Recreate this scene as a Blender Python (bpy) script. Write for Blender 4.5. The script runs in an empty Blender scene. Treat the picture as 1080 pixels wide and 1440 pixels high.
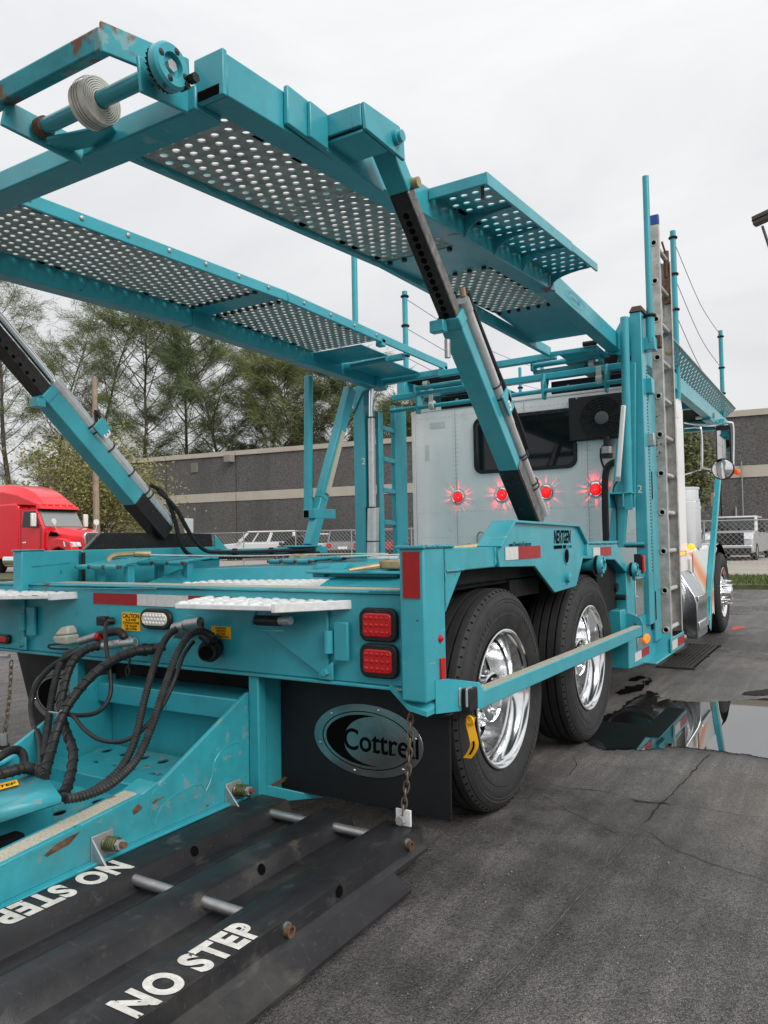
import bpy, bmesh, math, random
from mathutils import Vector as V, Matrix
random.seed(7)
SC = bpy.context.scene
COL = SC.collection

# ------------------------------------------------------------------ camera
# right-hand kerb side of the parking lot, behind and beside the truck
CAM_AXES = Matrix(((0.8523, 0.0346, 0.5219), (0.5228, -0.0217, -0.8522), (-0.0182, 0.9992, -0.0366)))
CAM_POS = V((2.63, 0.0, 1.23))
FOC = 1075.0
cam = bpy.data.cameras.new('camera')
cam_o = bpy.data.objects.new('camera', cam)
COL.objects.link(cam_o)
cam.sensor_fit = 'VERTICAL'
cam.sensor_height = 36.0
cam.lens = 36.0 * FOC / 1440.0
cam.clip_start = 0.05
cam.clip_end = 2000.0
cam_o.matrix_world = Matrix.Translation(CAM_POS) @ CAM_AXES.to_4x4()
SC.camera = cam_o

# ------------------------------------------------------------------ world, sun, exposure (overcast)
SUN_EL, SUN_AZ = math.radians(38), math.radians(-18)   # azimuth measured from +X towards +Y of the lot
w = bpy.data.worlds.new('World'); SC.world = w; w.use_nodes = True
nt = w.node_tree; nt.nodes.clear()
def N(t, **k):
    n = nt.nodes.new(t)
    for a, b in k.items(): setattr(n, a, b)
    return n
sky = N('ShaderNodeTexSky', sky_type='NISHITA', sun_disc=False)
sky.sun_elevation = SUN_EL; sky.sun_rotation = math.radians(90) - SUN_AZ
tc = N('ShaderNodeTexCoord')
mp = N('ShaderNodeMapping'); mp.inputs['Scale'].default_value = (1.0, 1.0, 2.6)
n1 = N('ShaderNodeTexNoise'); n1.inputs['Scale'].default_value = 2.0; n1.inputs['Detail'].default_value = 7; n1.inputs['Roughness'].default_value = .55; n1.inputs['Distortion'].default_value = .6
cr = N('ShaderNodeValToRGB')
cr.color_ramp.elements[0].position = .30; cr.color_ramp.elements[0].color = (4.35, 4.4, 4.52, 1)
cr.color_ramp.elements[1].position = .62; cr.color_ramp.elements[1].color = (5.3, 5.3, 5.35, 1)
mx = N('ShaderNodeMix', data_type='RGBA'); mx.inputs[0].default_value = .97
bg = N('ShaderNodeBackground'); bg.inputs['Strength'].default_value = .1
out = N('ShaderNodeOutputWorld')
L = nt.links.new
L(tc.outputs['Generated'], mp.inputs['Vector']); L(mp.outputs[0], n1.inputs['Vector']); L(n1.outputs['Fac'], cr.inputs[0])
# overcast dome: brighter towards the zenith, as a cloud deck is
sx = N('ShaderNodeSeparateXYZ'); L(tc.outputs['Generated'], sx.inputs[0])
gz = N('ShaderNodeMapRange'); gz.inputs['From Min'].default_value = 0; gz.inputs['From Max'].default_value = 1; gz.inputs['To Min'].default_value = .93; gz.inputs['To Max'].default_value = 1.48; L(sx.outputs[2], gz.inputs[0])
vm = N('ShaderNodeVectorMath', operation='SCALE'); L(cr.outputs[0], vm.inputs[0]); L(gz.outputs[0], vm.inputs['Scale'])
L(sky.outputs[0], mx.inputs['A']); L(vm.outputs[0], mx.inputs['B']); L(mx.outputs['Result'], bg.inputs['Color']); L(bg.outputs[0], out.inputs[0])
sun = bpy.data.lights.new('sun', 'SUN'); sun.energy = 1.5; sun.angle = math.radians(35); sun.color = (1, .97, .92)
sun_o = bpy.data.objects.new('sun', sun); COL.objects.link(sun_o)
sd = V((math.cos(SUN_EL)*math.cos(SUN_AZ), math.cos(SUN_EL)*math.sin(SUN_AZ), math.sin(SUN_EL)))
sun_o.rotation_euler = sd.to_track_quat('Z', 'Y').to_euler()
SC.view_settings.view_transform = 'Standard'; SC.view_settings.look = 'None'
SC.view_settings.gamma = 1; SC.view_settings.exposure = 0.62; SC.view_settings.use_curve_mapping = False
SC.cycles.max_bounces = 6; SC.cycles.diffuse_bounces = 3; SC.cycles.glossy_bounces = 4; SC.cycles.transmission_bounces = 4
SC.cycles.transparent_max_bounces = 8
SC.cycles.caustics_reflective = False; SC.cycles.caustics_refractive = False
SC.cycles.use_denoising = True

# ------------------------------------------------------------------ helpers
def P(x, y, X=None, Y=None, Z=None):
    """survey point: sight line through the 1080x1440 survey picture met with a real plane of the lot"""
    d = CAM_AXES @ V((x-540, 720-y, -FOC))
    if X is not None: t = (X-CAM_POS.x)/d.x
    elif Y is not None: t = (Y-CAM_POS.y)/d.y
    else: t = (Z-CAM_POS.z)/d.z
    return CAM_POS + d*t
ORG = {}
class MB:
    def __init__(s): s.v = []; s.f = []
    def add(s, vs, fs):
        o = len(s.v); s.v += [V(p) for p in vs]; s.f += [tuple(i+o for i in f) for f in fs]; return s
    def box(s, lo, hi):
        x0, y0, z0 = lo; x1, y1, z1 = hi
        return s.add([(x0,y0,z0),(x1,y0,z0),(x1,y1,z0),(x0,y1,z0),(x0,y0,z1),(x1,y0,z1),(x1,y1,z1),(x0,y1,z1)],
                     [(0,3,2,1),(4,5,6,7),(0,1,5,4),(1,2,6,5),(2,3,7,6),(3,0,4,7)])
    def beam(s, a, b, wd, h, up=(0,0,1), w2=None, h2=None):
        a = V(a); b = V(b); d = (b-a).normalized(); up = V(up)
        r = d.cross(up)
        if r.length < 1e-5: r = d.cross(V((1,0,0)))
        r.normalize(); u = r.cross(d)
        w2 = wd if w2 is None else w2; h2 = h if h2 is None else h2
        vs = []
        for p, ww, hh in ((a, wd, h), (b, w2, h2)):
            for sx, sz in ((-1,-1),(1,-1),(1,1),(-1,1)): vs.append(p + r*sx*ww/2 + u*sz*hh/2)
        return s.add(vs, [(0,1,2,3),(7,6,5,4),(0,4,5,1),(1,5,6,2),(2,6,7,3),(3,7,4,0)])
    def prism(s, poly, vec):
        n = len(poly); vec = V(vec); a = [V(p) for p in poly]
        return s.add(a + [p+vec for p in a], [tuple(range(n-1,-1,-1)), tuple(range(n, 2*n))] + [(i, (i+1)%n, n+(i+1)%n, n+i) for i in range(n)])
    def frustum(s, bot, top):
        n = len(bot)
        return s.add(list(bot)+list(top), [tuple(range(n-1,-1,-1)), tuple(range(n, 2*n))] + [(i, (i+1)%n, n+(i+1)%n, n+i) for i in range(n)])
    def tube(s, pts, r, n=8, cap=True):
        pts = [V(p) for p in pts]; m = len(pts)
        rs = r if isinstance(r, (list, tuple)) else [r]*m
        t = [(pts[min(i+1,m-1)]-pts[max(i-1,0)]).normalized() for i in range(m)]
        u = t[0].orthogonal().normalized(); vs = []
        for i in range(m):
            u = (u - t[i]*u.dot(t[i])); u.normalize(); w_ = t[i].cross(u)
            for k in range(n):
                an = 2*math.pi*k/n; vs.append(pts[i] + (u*math.cos(an)+w_*math.sin(an))*rs[i])
        fs = [(i*n+k, i*n+(k+1)%n, (i+1)*n+(k+1)%n, (i+1)*n+k) for i in range(m-1) for k in range(n)]
        if cap: fs += [tuple(range(n-1,-1,-1)), tuple(range((m-1)*n, m*n))]
        return s.add(vs, fs)
    def cyl(s, a, b, r, n=16, r2=None): return s.tube([a, b], [r, r if r2 is None else r2], n)
    def lathe(s, prof, org, axis, n=32, closed=False):
        """prof = [(along axis, radius)]"""
        org = V(org); ax = V(axis).normalized(); u = ax.orthogonal().normalized(); w_ = ax.cross(u); m = len(prof); vs = []
        for h, r in prof:
            for k in range(n):
                an = 2*math.pi*k/n; vs.append(org + ax*h + (u*math.cos(an)+w_*math.sin(an))*max(r, 1e-4))
        rng = range(m if closed else m-1)
        return s.add(vs, [(i*n+k, i*n+(k+1)%n, ((i+1)%m)*n+(k+1)%n, ((i+1)%m)*n+k) for i in rng for k in range(n)])
    def torus(s, c, axis, R, r, n=20, m=8):
        return s.lathe([(r*math.sin(2*math.pi*i/m), R + r*math.cos(2*math.pi*i/m)) for i in range(m)], c, axis, n, True)
    def link(s, c, d, nrm, l=.03, wd=.018, r=.0035):
        """one oval chain link centred on c, long along d, flat across nrm"""
        c = V(c); d = V(d).normalized(); q = V(nrm).cross(d).normalized(); pts = []
        for k in range(11):
            an = 2*math.pi*k/10; pts.append(c + d*math.cos(an)*l*.5*1.15 + q*math.sin(an)*wd*.5)
        return s.tube(pts, r, 6, False)
    def perf(s, p00, p10, p01, p11, nu, nv, rad, th=.004, k=10):
        """staggered perforated sheet over a quad: u along p00-p10, v along p00-p01"""
        p00, p10, p01, p11 = map(V, (p00, p10, p01, p11))
        nrm = (p10-p00).cross(p01-p00).normalized()*th
        def q(u, v): return p00.lerp(p10, u).lerp(p01.lerp(p11, u), v)
        lu = ((p10-p00).length+(p11-p01).length)/2; lv = ((p01-p00).length+(p11-p10).length)/2
        du, dv = 1/nu, 1/nv
        for j in range(nv):
            off = .5 if j % 2 else 0
            cells = [(i+off)*du for i in range(nu if not off else nu-1)]
            if off:
                for u0, u1 in ((0, du/2), (1-du/2, 1)):
                    b = [q(u0, j*dv), q(u1, j*dv), q(u1, (j+1)*dv), q(u0, (j+1)*dv)]
                    s.add(b, [(0,1,2,3)]); s.add([p-nrm for p in b], [(3,2,1,0)])
            for u0 in cells:
                cu, cv = u0+du/2, (j+.5)*dv
                per = []
                for m_ in range(k):
                    an = 2*math.pi*(m_+.5)/k; c_, s_ = math.cos(an), math.sin(an)
                    per.append((c_, s_))
                hole = [q(cu + rad*c_/lu, cv + rad*s_/lv) for c_, s_ in per]
                outer = []
                for c_, s_ in per:
                    f = 1/max(abs(c_), abs(s_)); outer.append(q(cu + c_*f*du/2, cv + s_*f*dv/2))
                cor = [q(cu+a*du/2, cv+b*dv/2) for a, b in ((1,1),(-1,1),(-1,-1),(1,-1))]
                vs = hole + outer + cor
                vs2 = vs + [p-nrm for p in vs]; n_ = len(vs); fs = []
                for m_ in range(k):
                    m2 = (m_+1) % k
                    a0, a1 = per[m_], per[m2]
                    side = lambda a: 0 if abs(a[0]) >= abs(a[1]) and a[0] > 0 else 2 if abs(a[0]) >= abs(a[1]) else 1 if a[1] > 0 else 3
                    s0, s1 = side(a0), side(a1)
                    ring = [m_, k+m_] + ([2*k + s0] if s0 != s1 else []) + [k+m2, m2]
                    fs.append(tuple(ring)); fs.append(tuple(n_+i for i in reversed(ring)))
                    fs.append((m2, m_, n_+m_, n_+m2)) if False else fs.append((m_, m2, n_+m2, n_+m_))
                s.add(vs2, fs)
        return s
    def text(s, txt, org, xdir, ydir, size, th=.0015, bold=0.0, align='LEFT', sx=1.0, spacing=1.0, fn=None):
        cu = bpy.data.curves.new('lettering', 'FONT'); cu.body = txt; cu.size = 1; cu.offset = bold; cu.align_x = align; cu.align_y = 'BOTTOM_BASELINE'
        cu.space_character = spacing; cu.resolution_u = 6; cu.space_line = 1.0
        ob = bpy.data.objects.new('lettering_tmp', cu); COL.objects.link(ob)
        dg = bpy.context.evaluated_depsgraph_get(); me = bpy.data.meshes.new_from_object(ob.evaluated_get(dg))
        xd = V(xdir).normalized(); yd = V(ydir).normalized(); nr = xd.cross(yd)*th
        org = V(org)
        f_ = fn or (lambda x, y: (x, y))
        vs = []
        for v in me.vertices:
            x, y = f_(v.co.x, v.co.y); vs.append(org + xd*x*size*sx + yd*y*size + nr)
        s.add(vs, [tuple(p.vertices) for p in me.polygons])
        bpy.data.objects.remove(ob); bpy.data.curves.remove(cu); bpy.data.meshes.remove(me)
        return s
    def mesh(s, name, org=(0,0,0), smooth=True, ang=35, recalc=True):
        org = V(org); me = bpy.data.meshes.new(name)
        me.from_pydata([tuple(p-org) for p in s.v], [], s.f); me.update()
        if recalc:
            bm = bmesh.new(); bm.from_mesh(me); bmesh.ops.remove_doubles(bm, verts=bm.verts, dist=1e-5); bmesh.ops.recalc_face_normals(bm, faces=bm.faces); bm.to_mesh(me); bm.free()
        if smooth and len(me.polygons):
            me.polygons.foreach_set('use_smooth', [True]*len(me.polygons)); me.set_sharp_from_angle(angle=math.radians(ang))
        return me
    def build(s, name, mat, parent=None, label=None, bevel=0, smooth=True, ang=35, kind=None, loc=None, recalc=True):
        org = V(loc) if loc is not None else (ORG.get(parent.name, V()) if parent else V())
        me = s.mesh(name, org, smooth, ang, recalc); me.materials.append(mat)
        o = bpy.data.objects.new(name, me); COL.objects.link(o)
        if parent: o.parent = parent
        if loc is not None and parent is None: o.location = org
        if loc is not None and parent is not None: o.location = org - ORG.get(parent.name, V())
        ORG[o.name] = org
        if label: o['label'] = label
        if kind: o['kind'] = kind
        if bevel:
            b = o.modifiers.new('bevel', 'BEVEL'); b.width = bevel; b.segments = 2; b.limit_method = 'ANGLE'; b.angle_limit = math.radians(40)
        return o
def thing(name, loc, label, cat, group=None, rz=0):
    o = bpy.data.objects.new(name, None); COL.objects.link(o); o.location = loc; o.rotation_euler = (0,0,rz); o.empty_display_size = .2
    o['label'] = label; o['category'] = cat
    if group: o['group'] = group
    ORG[o.name] = V(loc); return o
def local_thing(name, label, cat, group=None):
    """a thing whose parts are built in its own coordinates; set its location afterwards"""
    o = thing(name, (0,0,0), label, cat, group); return o
def tag(o, label, cat, group=None):
    o['label'] = label; o['category'] = cat
    if group: o['group'] = group
    return o
def copy_part(o, parent, d=(0,0,0)):
    c = o.copy(); COL.objects.link(c); c.parent = parent; c.location = o.location + V(d); ORG[c.name] = ORG.get(parent.name, V())
    for ch in o.children:
        g = ch.copy(); COL.objects.link(g); g.parent = c
    return c
def copy_thing(o, loc, rz, label, group=None):
    c = o.copy(); COL.objects.link(c); c.location = loc; c.rotation_euler = (0,0,rz); c['label'] = label
    if group: c['group'] = group
    for ch in o.children: copy_part(ch, c)
    return c
def spline(pts, n=8):
    pts = [V(p) for p in pts]; out_ = []
    for i in range(len(pts)-1):
        a = pts[max(i-1,0)]; b = pts[i]; c = pts[i+1]; d = pts[min(i+2, len(pts)-1)]
        for k in range(n):
            t = k/n; out_.append(.5*((2*b)+(c-a)*t+(2*a-5*b+4*c-d)*t*t+(3*b-a-3*c+d)*t**3))
    out_.append(pts[-1]); return out_

# ------------------------------------------------------------------ materials
def lin(c): return tuple(((x/255)/12.92 if x/255 <= .04045 else ((x/255+.055)/1.055)**2.4) for x in c) + (1,)
def mat(name, col, rough=.5, metal=0, spec=.5, noise=None, bump=None, coat=0, emit=None, alpha=1, trans=0, ior=1.45, rust=None, scratch=None, grime=None):
    """noise=(scale, dark factor, light factor[, detail]); bump=(scale, strength, distance); rust=(scale, threshold, colour)"""
    m = bpy.data.materials.new(name); m.use_nodes = True; t = m.node_tree; b = t.nodes['Principled BSDF']; l = t.links.new
    b.inputs['Base Color'].default_value = tuple(col[:3])+(1,); b.inputs['Roughness'].default_value = rough; b.inputs['Metallic'].default_value = metal
    b.inputs['Specular IOR Level'].default_value = spec; b.inputs['Coat Weight'].default_value = coat; b.inputs['Coat Roughness'].default_value = .12
    b.inputs['IOR'].default_value = ior; b.inputs['Transmission Weight'].default_value = trans
    if emit: b.inputs['Emission Color'].default_value = tuple(emit[0][:3])+(1,); b.inputs['Emission Strength'].default_value = emit[1]
    n = t.nodes.new
    tcn = n('ShaderNodeTexCoord'); co = tcn.outputs['Object']; cur = None
    if noise:
        ns = n('ShaderNodeTexNoise'); ns.inputs['Scale'].default_value = noise[0]; ns.inputs['Detail'].default_value = noise[3] if len(noise) > 3 else 6; ns.inputs['Roughness'].default_value = .65; l(co, ns.inputs['Vector'])
        rp = n('ShaderNodeValToRGB'); rp.color_ramp.elements[0].position = .3; rp.color_ramp.elements[1].position = .72
        rp.color_ramp.elements[0].color = tuple(c*noise[1] for c in col[:3])+(1,); rp.color_ramp.elements[1].color = tuple(min(1, c*noise[2]) for c in col[:3])+(1,)
        l(ns.outputs['Fac'], rp.inputs[0]); cur = rp.outputs[0]
        mr = n('ShaderNodeMapRange'); mr.inputs['To Min'].default_value = min(1, rough*1.25); mr.inputs['To Max'].default_value = rough*.8
        l(ns.outputs['Fac'], mr.inputs[0]); l(mr.outputs[0], b.inputs['Roughness'])
    def over(mask, colr, amt=1):
        nonlocal cur
        mi = n('ShaderNodeMix'); mi.data_type = 'RGBA'
        if cur is not None: l(cur, mi.inputs['A'])
        else: mi.inputs['A'].default_value = tuple(col[:3])+(1,)
        mi.inputs['B'].default_value = tuple(colr[:3])+(1,)
        if amt != 1:
            mm = n('ShaderNodeMath'); mm.operation = 'MULTIPLY'; mm.inputs[1].default_value = amt; l(mask, mm.inputs[0]); mask = mm.outputs[0]
        l(mask, mi.inputs['Factor']); cur = mi.outputs['Result']
    def mask(scale, th, wid=.03, detail=8, stretch=None):
        ns = n('ShaderNodeTexNoise'); ns.inputs['Scale'].default_value = scale; ns.inputs['Detail'].default_value = detail; ns.inputs['Roughness'].default_value = .6
        if stretch:
            mp_ = n('ShaderNodeMapping'); mp_.inputs['Scale'].default_value = stretch; mp_.inputs['Location'].default_value = (3.1, 1.7, .3); l(co, mp_.inputs[0]); l(mp_.outputs[0], ns.inputs['Vector'])
        else: l(co, ns.inputs['Vector'])
        mr = n('ShaderNodeMapRange'); mr.inputs['From Min'].default_value = th; mr.inputs['From Max'].default_value = th+wid; l(ns.outputs['Fac'], mr.inputs[0]); return mr.outputs[0]
    if scratch:
        for sc_, th, cl, st in scratch: over(mask(sc_, th, .02, 4, st), cl, .7)
    if grime:
        for sc_, th, wd_, cl, amt, st in grime: over(mask(sc_, th, wd_, 6, st), cl, amt)
    if rust: over(mask(rust[0], rust[1]), rust[2])
    if cur is not None: l(cur, b.inputs['Base Color'])
    if bump:
        ns = n('ShaderNodeTexNoise'); ns.inputs['Scale'].default_value = bump[0]; ns.inputs['Detail'].default_value = 4; l(co, ns.inputs['Vector'])
        bp = n('ShaderNodeBump'); bp.inputs['Strength'].default_value = bump[1]; bp.inputs['Distance'].default_value = bump[2]; l(ns.outputs['Fac'], bp.inputs['Height']); l(bp.outputs[0], b.inputs['Normal'])
    return m
RUST = (.12, .035, .012)
TEAL = mat('teal_paint', (.036, .345, .415), .30, 0, .5, noise=(5, .86, 1.1, 8), bump=(38, .07, .005), coat=.2, rust=(11, .71, RUST), scratch=[(3.2, .70, (.25,.42,.43), (1,1,14)), (18, .69, (.012,.09,.10), None), (26, .71, (.20,.33,.33), (1,.25,3))], grime=[(1.6, .45, .35, (.06,.17,.185), .24, None), (3.0, .52, .25, (.035,.12,.13), .24, (3,3,.35)), (7, .58, .18, (.15,.33,.35), .25, None)])
TEALR = mat('teal_paint_worn', (.036, .335, .40), .36, 0, .5, noise=(6, .75, 1.15, 8), bump=(40, .08, .004), rust=(6.5, .645, (.15,.06,.03)), scratch=[(20, .62, (.22,.29,.28), None)], grime=[(2.2, .45, .3, (.08,.15,.15), .5, None), (9, .56, .15, (.20,.24,.21), .4, None)])
GREYST = mat('galvanised_deck_steel', (.42, .40, .38), .6, 0, .4, noise=(22, .6, 1.35), bump=(120, .1, .002), rust=(14, .70, (.10,.05,.03)))
BLACKST = mat('black_painted_steel', (.012, .012, .013), .42, 0, .4, noise=(30, .6, 1.6), bump=(80, .08, .002), scratch=[(30, .66, (.12,.12,.12), (1,1,4))])
WORNST = mat('scraped_steel', (.20, .19, .18), .42, .6, .5, noise=(26, .45, 1.4), bump=(120, .08, .002))
RUBBER = mat('tyre_rubber', (.026, .0255, .026), .62, 0, .35, noise=(14, .8, 1.35), bump=(90, .08, .002))
HOSE = mat('hose_rubber', (.013, .013, .014), .5, 0, .4, noise=(25, .7, 1.7), bump=(60, .1, .002))
FLAP = mat('mud_flap_rubber', (.008, .009, .011), .55, 0, .4, noise=(9, .8, 1.4), bump=(60, .06, .002))
PAN = mat('black_moulded_plastic', (.014, .014, .016), .44, 0, .45, noise=(5, .65, 1.7, 9), bump=(260, .30, .003), scratch=[(46, .655, (.050,.048,.046), (.22,1.6,1)), (70, .67, (.055,.053,.05), (1.4,.18,1))], grime=[(3.1, .56, .12, (.060,.057,.050), .55, None), (11, .60, .1, (.10,.095,.082), .45, (1,.6,1)), (2.2, .55, .2, (.035,.034,.034), .6, (5,.5,1))])
CHROME = mat('polished_aluminium', (.86, .87, .88), .13, 1, .5)
DULLAL = mat('dull_aluminium', (.42, .42, .41), .42, .85, .5, noise=(18, .75, 1.15), bump=(140, .06, .001))
LADAL = mat('ladder_aluminium', (.52, .50, .47), .5, .15, .5, noise=(14, .6, 1.15), scratch=[(24, .68, (.05,.045,.04), (3,3,1))], bump=(100, .08, .002))
ZINC = mat('zinc_bracket', (.42, .43, .44), .5, .6, .5, noise=(22, .75, 1.2), rust=(16, .7, (.2,.09,.04)))
BRASSZ = mat('yellow_zinc', (.42, .33, .19), .5, .45, .5, noise=(25, .7, 1.2))
WHITEP = mat('white_truck_paint', (.83, .83, .815), .34, 0, .5, noise=(2.5, .95, 1.03), bump=(3, .03, .01), coat=.2, grime=[(2.0, .50, .3, (.60,.59,.56), .4, (2.2,2.2,.35)), (6, .60, .15, (.50,.49,.46), .35, None)])
WHITEM = mat('white_sheet_metal', (.70, .71, .70), .35, 0, .5, noise=(12, .9, 1.08))
WHITEAL = mat('white_tread_ramp', (.74, .75, .75), .4, .1, .5, noise=(30, .8, 1.1), bump=(60, .15, .003))
GLASS = mat('dark_glass', (.006, .007, .008), .04, 0, .6)
CARGLASS = mat('car_glass', (.02, .024, .026), .05, 0, .6)
REDL = mat('red_lens', (.40, .004, .006), .16, 0, .7, emit=((.8,.01,.01), .04), bump=(160, .3, .002))
REDLIT = mat('red_lamp_lit', (.6, .01, .01), .15, 0, .6, emit=((1,.012,.016), .38), bump=(220,.6,.004))
WHITEL = mat('clear_lens', (.62, .60, .50), .15, 0, .6)
AMBER = mat('amber_lens', (.75, .20, .01), .2, 0, .5, emit=((1,.25,.01), .35))
AMBERLIT = mat('amber_lamp_lit', (.9, .2, .01), .2, 0, .5, emit=((1,.22,.01), 2.0))
REFR = mat('red_reflective_tape', (.33, .006, .008), .35, 0, .5, noise=(60, .8, 1.1))
REFW = mat('white_reflective_tape', (.62, .62, .61), .35, 0, .5, noise=(60, .85, 1.1))
YEL = mat('yellow_label', (.92, .47, .012), .45)
YELTAG = mat('yellow_tag_plastic', (.80, .40, .01), .4)
INK = mat('black_ink', (.004, .004, .004), .9, 0, .05)
TUBE = mat('black_tube', (.030, .027, .025), .45, .2, .4, noise=(40, .6, 1.5), bump=(80, .06, .002))
TEALRUST = mat('rusted_teal_paint', (.028, .30, .36), .5, 0, .4, noise=(6,.7,1.25), rust=(4.4, .575, (.17,.075,.035)), scratch=[(9, .62, (.22,.33,.33), None)])
CYL = mat('cylinder_silver', (.60,.60,.60), .3, .55, .5, noise=(20,.85,1.1))
WHITEINK = mat('white_stencil_paint', (.72, .71, .66), .55, 0, .4, noise=(40, .72, 1.1), rust=(34, .63, (.08,.076,.072)), grime=[(9, .5, .2, (.40,.385,.34), .6, None)])
WHITEN = mat('white_vinyl', (.75, .76, .75), .45)
CREAM = mat('cream_anti_slip', (.50, .47, .38), .8, 0, .3, noise=(120, .65, 1.15), bump=(300, .3, .002), rust=(18, .66, (.22,.15,.08)))
STRAP = mat('white_webbing', (.74, .71, .64), .8, 0, .2, noise=(30, .75, 1.1), bump=(300, .3, .001))
STRAPD = mat('strap_edge', (.10, .095, .09), .8, 0, .2)
RUSTY = mat('rusty_steel', (.15, .085, .055), .75, .3, .3, noise=(40, .4, 1.6), bump=(120, .2, .002))
BROWNCAP = mat('brown_cap', (.07, .03, .022), .6, noise=(20, .7, 1.3))
SPRING = mat('green_zinc_spring', (.16, .17, .08), .4, .6, .5, noise=(30, .6, 1.3))
BLUE = mat('blue_plastic', (.02, .07, .30), .4)
REDP = mat('red_truck_paint', (.72, .010, .022), .22, 0, .5, coat=.5, noise=(1.2, .92, 1.04))
MUFFLER = mat('brushed_chrome', (.70, .70, .69), .16, 1, .5, noise=(6, .8, 1.05))
TANKM = mat('polished_tank', (.52, .54, .56), .17, 1, .5, noise=(3, .8, 1.1), bump=(5, .04, .01))
PEACH = mat('orange_stripe', (.85, .24, .09), .35, coat=.3)
MIRROR = mat('mirror_glass', (.75, .77, .78), .02, 1)
UNDER = mat('chassis_black', (.010, .010, .011), .7, 0, .3, noise=(8, .6, 1.5))
BLUEDOT = mat('blue_hub_cap', (.02, .05, .3), .4)

# ------------------------------------------------------------------ ground
def asphalt():
    m = bpy.data.materials.new('asphalt'); m.use_nodes = True; t = m.node_tree; b = t.nodes['Principled BSDF']; l = t.links.new; n = t.nodes.new
    co = n('ShaderNodeTexCoord').outputs['Object']
    def noise(sc, det=6, rg=.6):
        x = n('ShaderNodeTexNoise'); x.inputs['Scale'].default_value = sc; x.inputs['Detail'].default_value = det; x.inputs['Roughness'].default_value = rg; l(co, x.inputs['Vector']); return x.outputs['Fac']
    def mr(v, a, b_, c, d):
        x = n('ShaderNodeMapRange'); x.inputs['From Min'].default_value = a; x.inputs['From Max'].default_value = b_; x.inputs['To Min'].default_value = c; x.inputs['To Max'].default_value = d; l(v, x.inputs[0]); return x.outputs[0]
    def mixc(f, a, b_):
        x = n('ShaderNodeMix'); x.data_type = 'RGBA'
        (l(f, x.inputs['Factor']) if not isinstance(f, float) else setattr(x.inputs['Factor'], 'default_value', f))
        for s, v in (('A', a), ('B', b_)):
            if isinstance(v, tuple): x.inputs[s].default_value = v
            else: l(v, x.inputs[s])
        return x.outputs['Result']
    def math_(op, a, b_):
        x = n('ShaderNodeMath'); x.operation = op
        for i, v in enumerate((a, b_)):
            if isinstance(v, (int, float)): x.inputs[i].default_value = v
            else: l(v, x.inputs[i])
        return x.outputs[0]
    def band(p0, p1, wid, soft, wob=.25):
        """soft mask round the segment p0-p1 on the ground"""
        sep = n('ShaderNodeSeparateXYZ'); l(co, sep.inputs[0])
        d = V((p1[0]-p0[0], p1[1]-p0[1], 0)); L_ = d.length; d.normalize()
        px = math_('SUBTRACT', sep.outputs[0], p0[0]); py = math_('SUBTRACT', sep.outputs[1], p0[1])
        al = math_('ADD', math_('MULTIPLY', px, d.x), math_('MULTIPLY', py, d.y))
        cl = n('ShaderNodeClamp'); cl.inputs['Max'].default_value = L_; l(al, cl.inputs[0])
        ox = math_('SUBTRACT', px, math_('MULTIPLY', cl.outputs[0], d.x)); oy = math_('SUBTRACT', py, math_('MULTIPLY', cl.outputs[0], d.y))
        ds = math_('SQRT', math_('ADD', math_('MULTIPLY', ox, ox), math_('MULTIPLY', oy, oy)), 0)
        ds = math_('ADD', ds, math_('MULTIPLY', math_('SUBTRACT', noise(1.7, 5), .5), wob*4))
        return mr(ds, wid, wid+soft, 1, 0)
    vor = n('ShaderNodeTexVoronoi'); vor.inputs['Scale'].default_value = 190; l(co, vor.inputs['Vector'])
    vor2 = n('ShaderNodeTexVoronoi'); vor2.inputs['Scale'].default_value = 420; l(co, vor2.inputs['Vector'])
    stone = mr(vor.outputs['Color'], .25, .75, .60, 1.50); 
    fine = mr(noise(330, 2), .36, .64, .55, 1.55)
    big = mr(noise(.5, 5), .35, .68, 0, 1)
    base = mixc(big, (.122,.114,.110,1), (.180,.168,.160,1))
    mid = mr(noise(4.5, 6), .35, .7, .82, 1.15)
    k = math_('MULTIPLY', math_('MULTIPLY', stone, fine), mid)
    mpn = n('ShaderNodeMapping'); mpn.inputs['Scale'].default_value = (7, .55, 1); mpn.inputs['Rotation'].default_value = (0, 0, .5); l(co, mpn.inputs[0])
    stn = n('ShaderNodeTexNoise'); stn.inputs['Scale'].default_value = 1.6; stn.inputs['Detail'].default_value = 5; stn.inputs['Distortion'].default_value = .8; l(mpn.outputs[0], stn.inputs['Vector'])
    k = math_('MULTIPLY', k, mr(stn.outputs['Fac'], .42, .64, .90, 1.30))
    k = math_('MULTIPLY', k, mr(noise(1.3, 7), .56, .68, 1, .74))
    # silt: a paler brown skin of dried mud round the puddle, in the swale
    silt = math_('MULTIPLY', band((3.0, 3.9), (6.0, 3.4), .55, .9), mr(noise(2.2, 6), .25, .65, .25, 1))
    silt2 = math_('MULTIPLY', band((1.2, 7.2), (6.5, 7.6), .9, 1.2), mr(noise(2.2, 6), .25, .65, .3, 1))
    k = math_('ADD', math_('MULTIPLY', k, math_('SUBTRACT', 1, math_('MULTIPLY', silt, .6))), math_('MULTIPLY', silt, .6)); base = mixc(silt, base, (.190,.172,.152,1)); base = mixc(silt2, base, (.165,.155,.145,1))
    pale = math_('MULTIPLY', band((2.72, 2.95), (3.0, 3.0), .05, .16, .06), mr(noise(16, 5), .4, .7, 0, 1)); base = mixc(pale, base, (.30,.27,.21,1))
    kk = n('ShaderNodeCombineColor'); [l(k, kk.inputs[i]) for i in range(3)]
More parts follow.
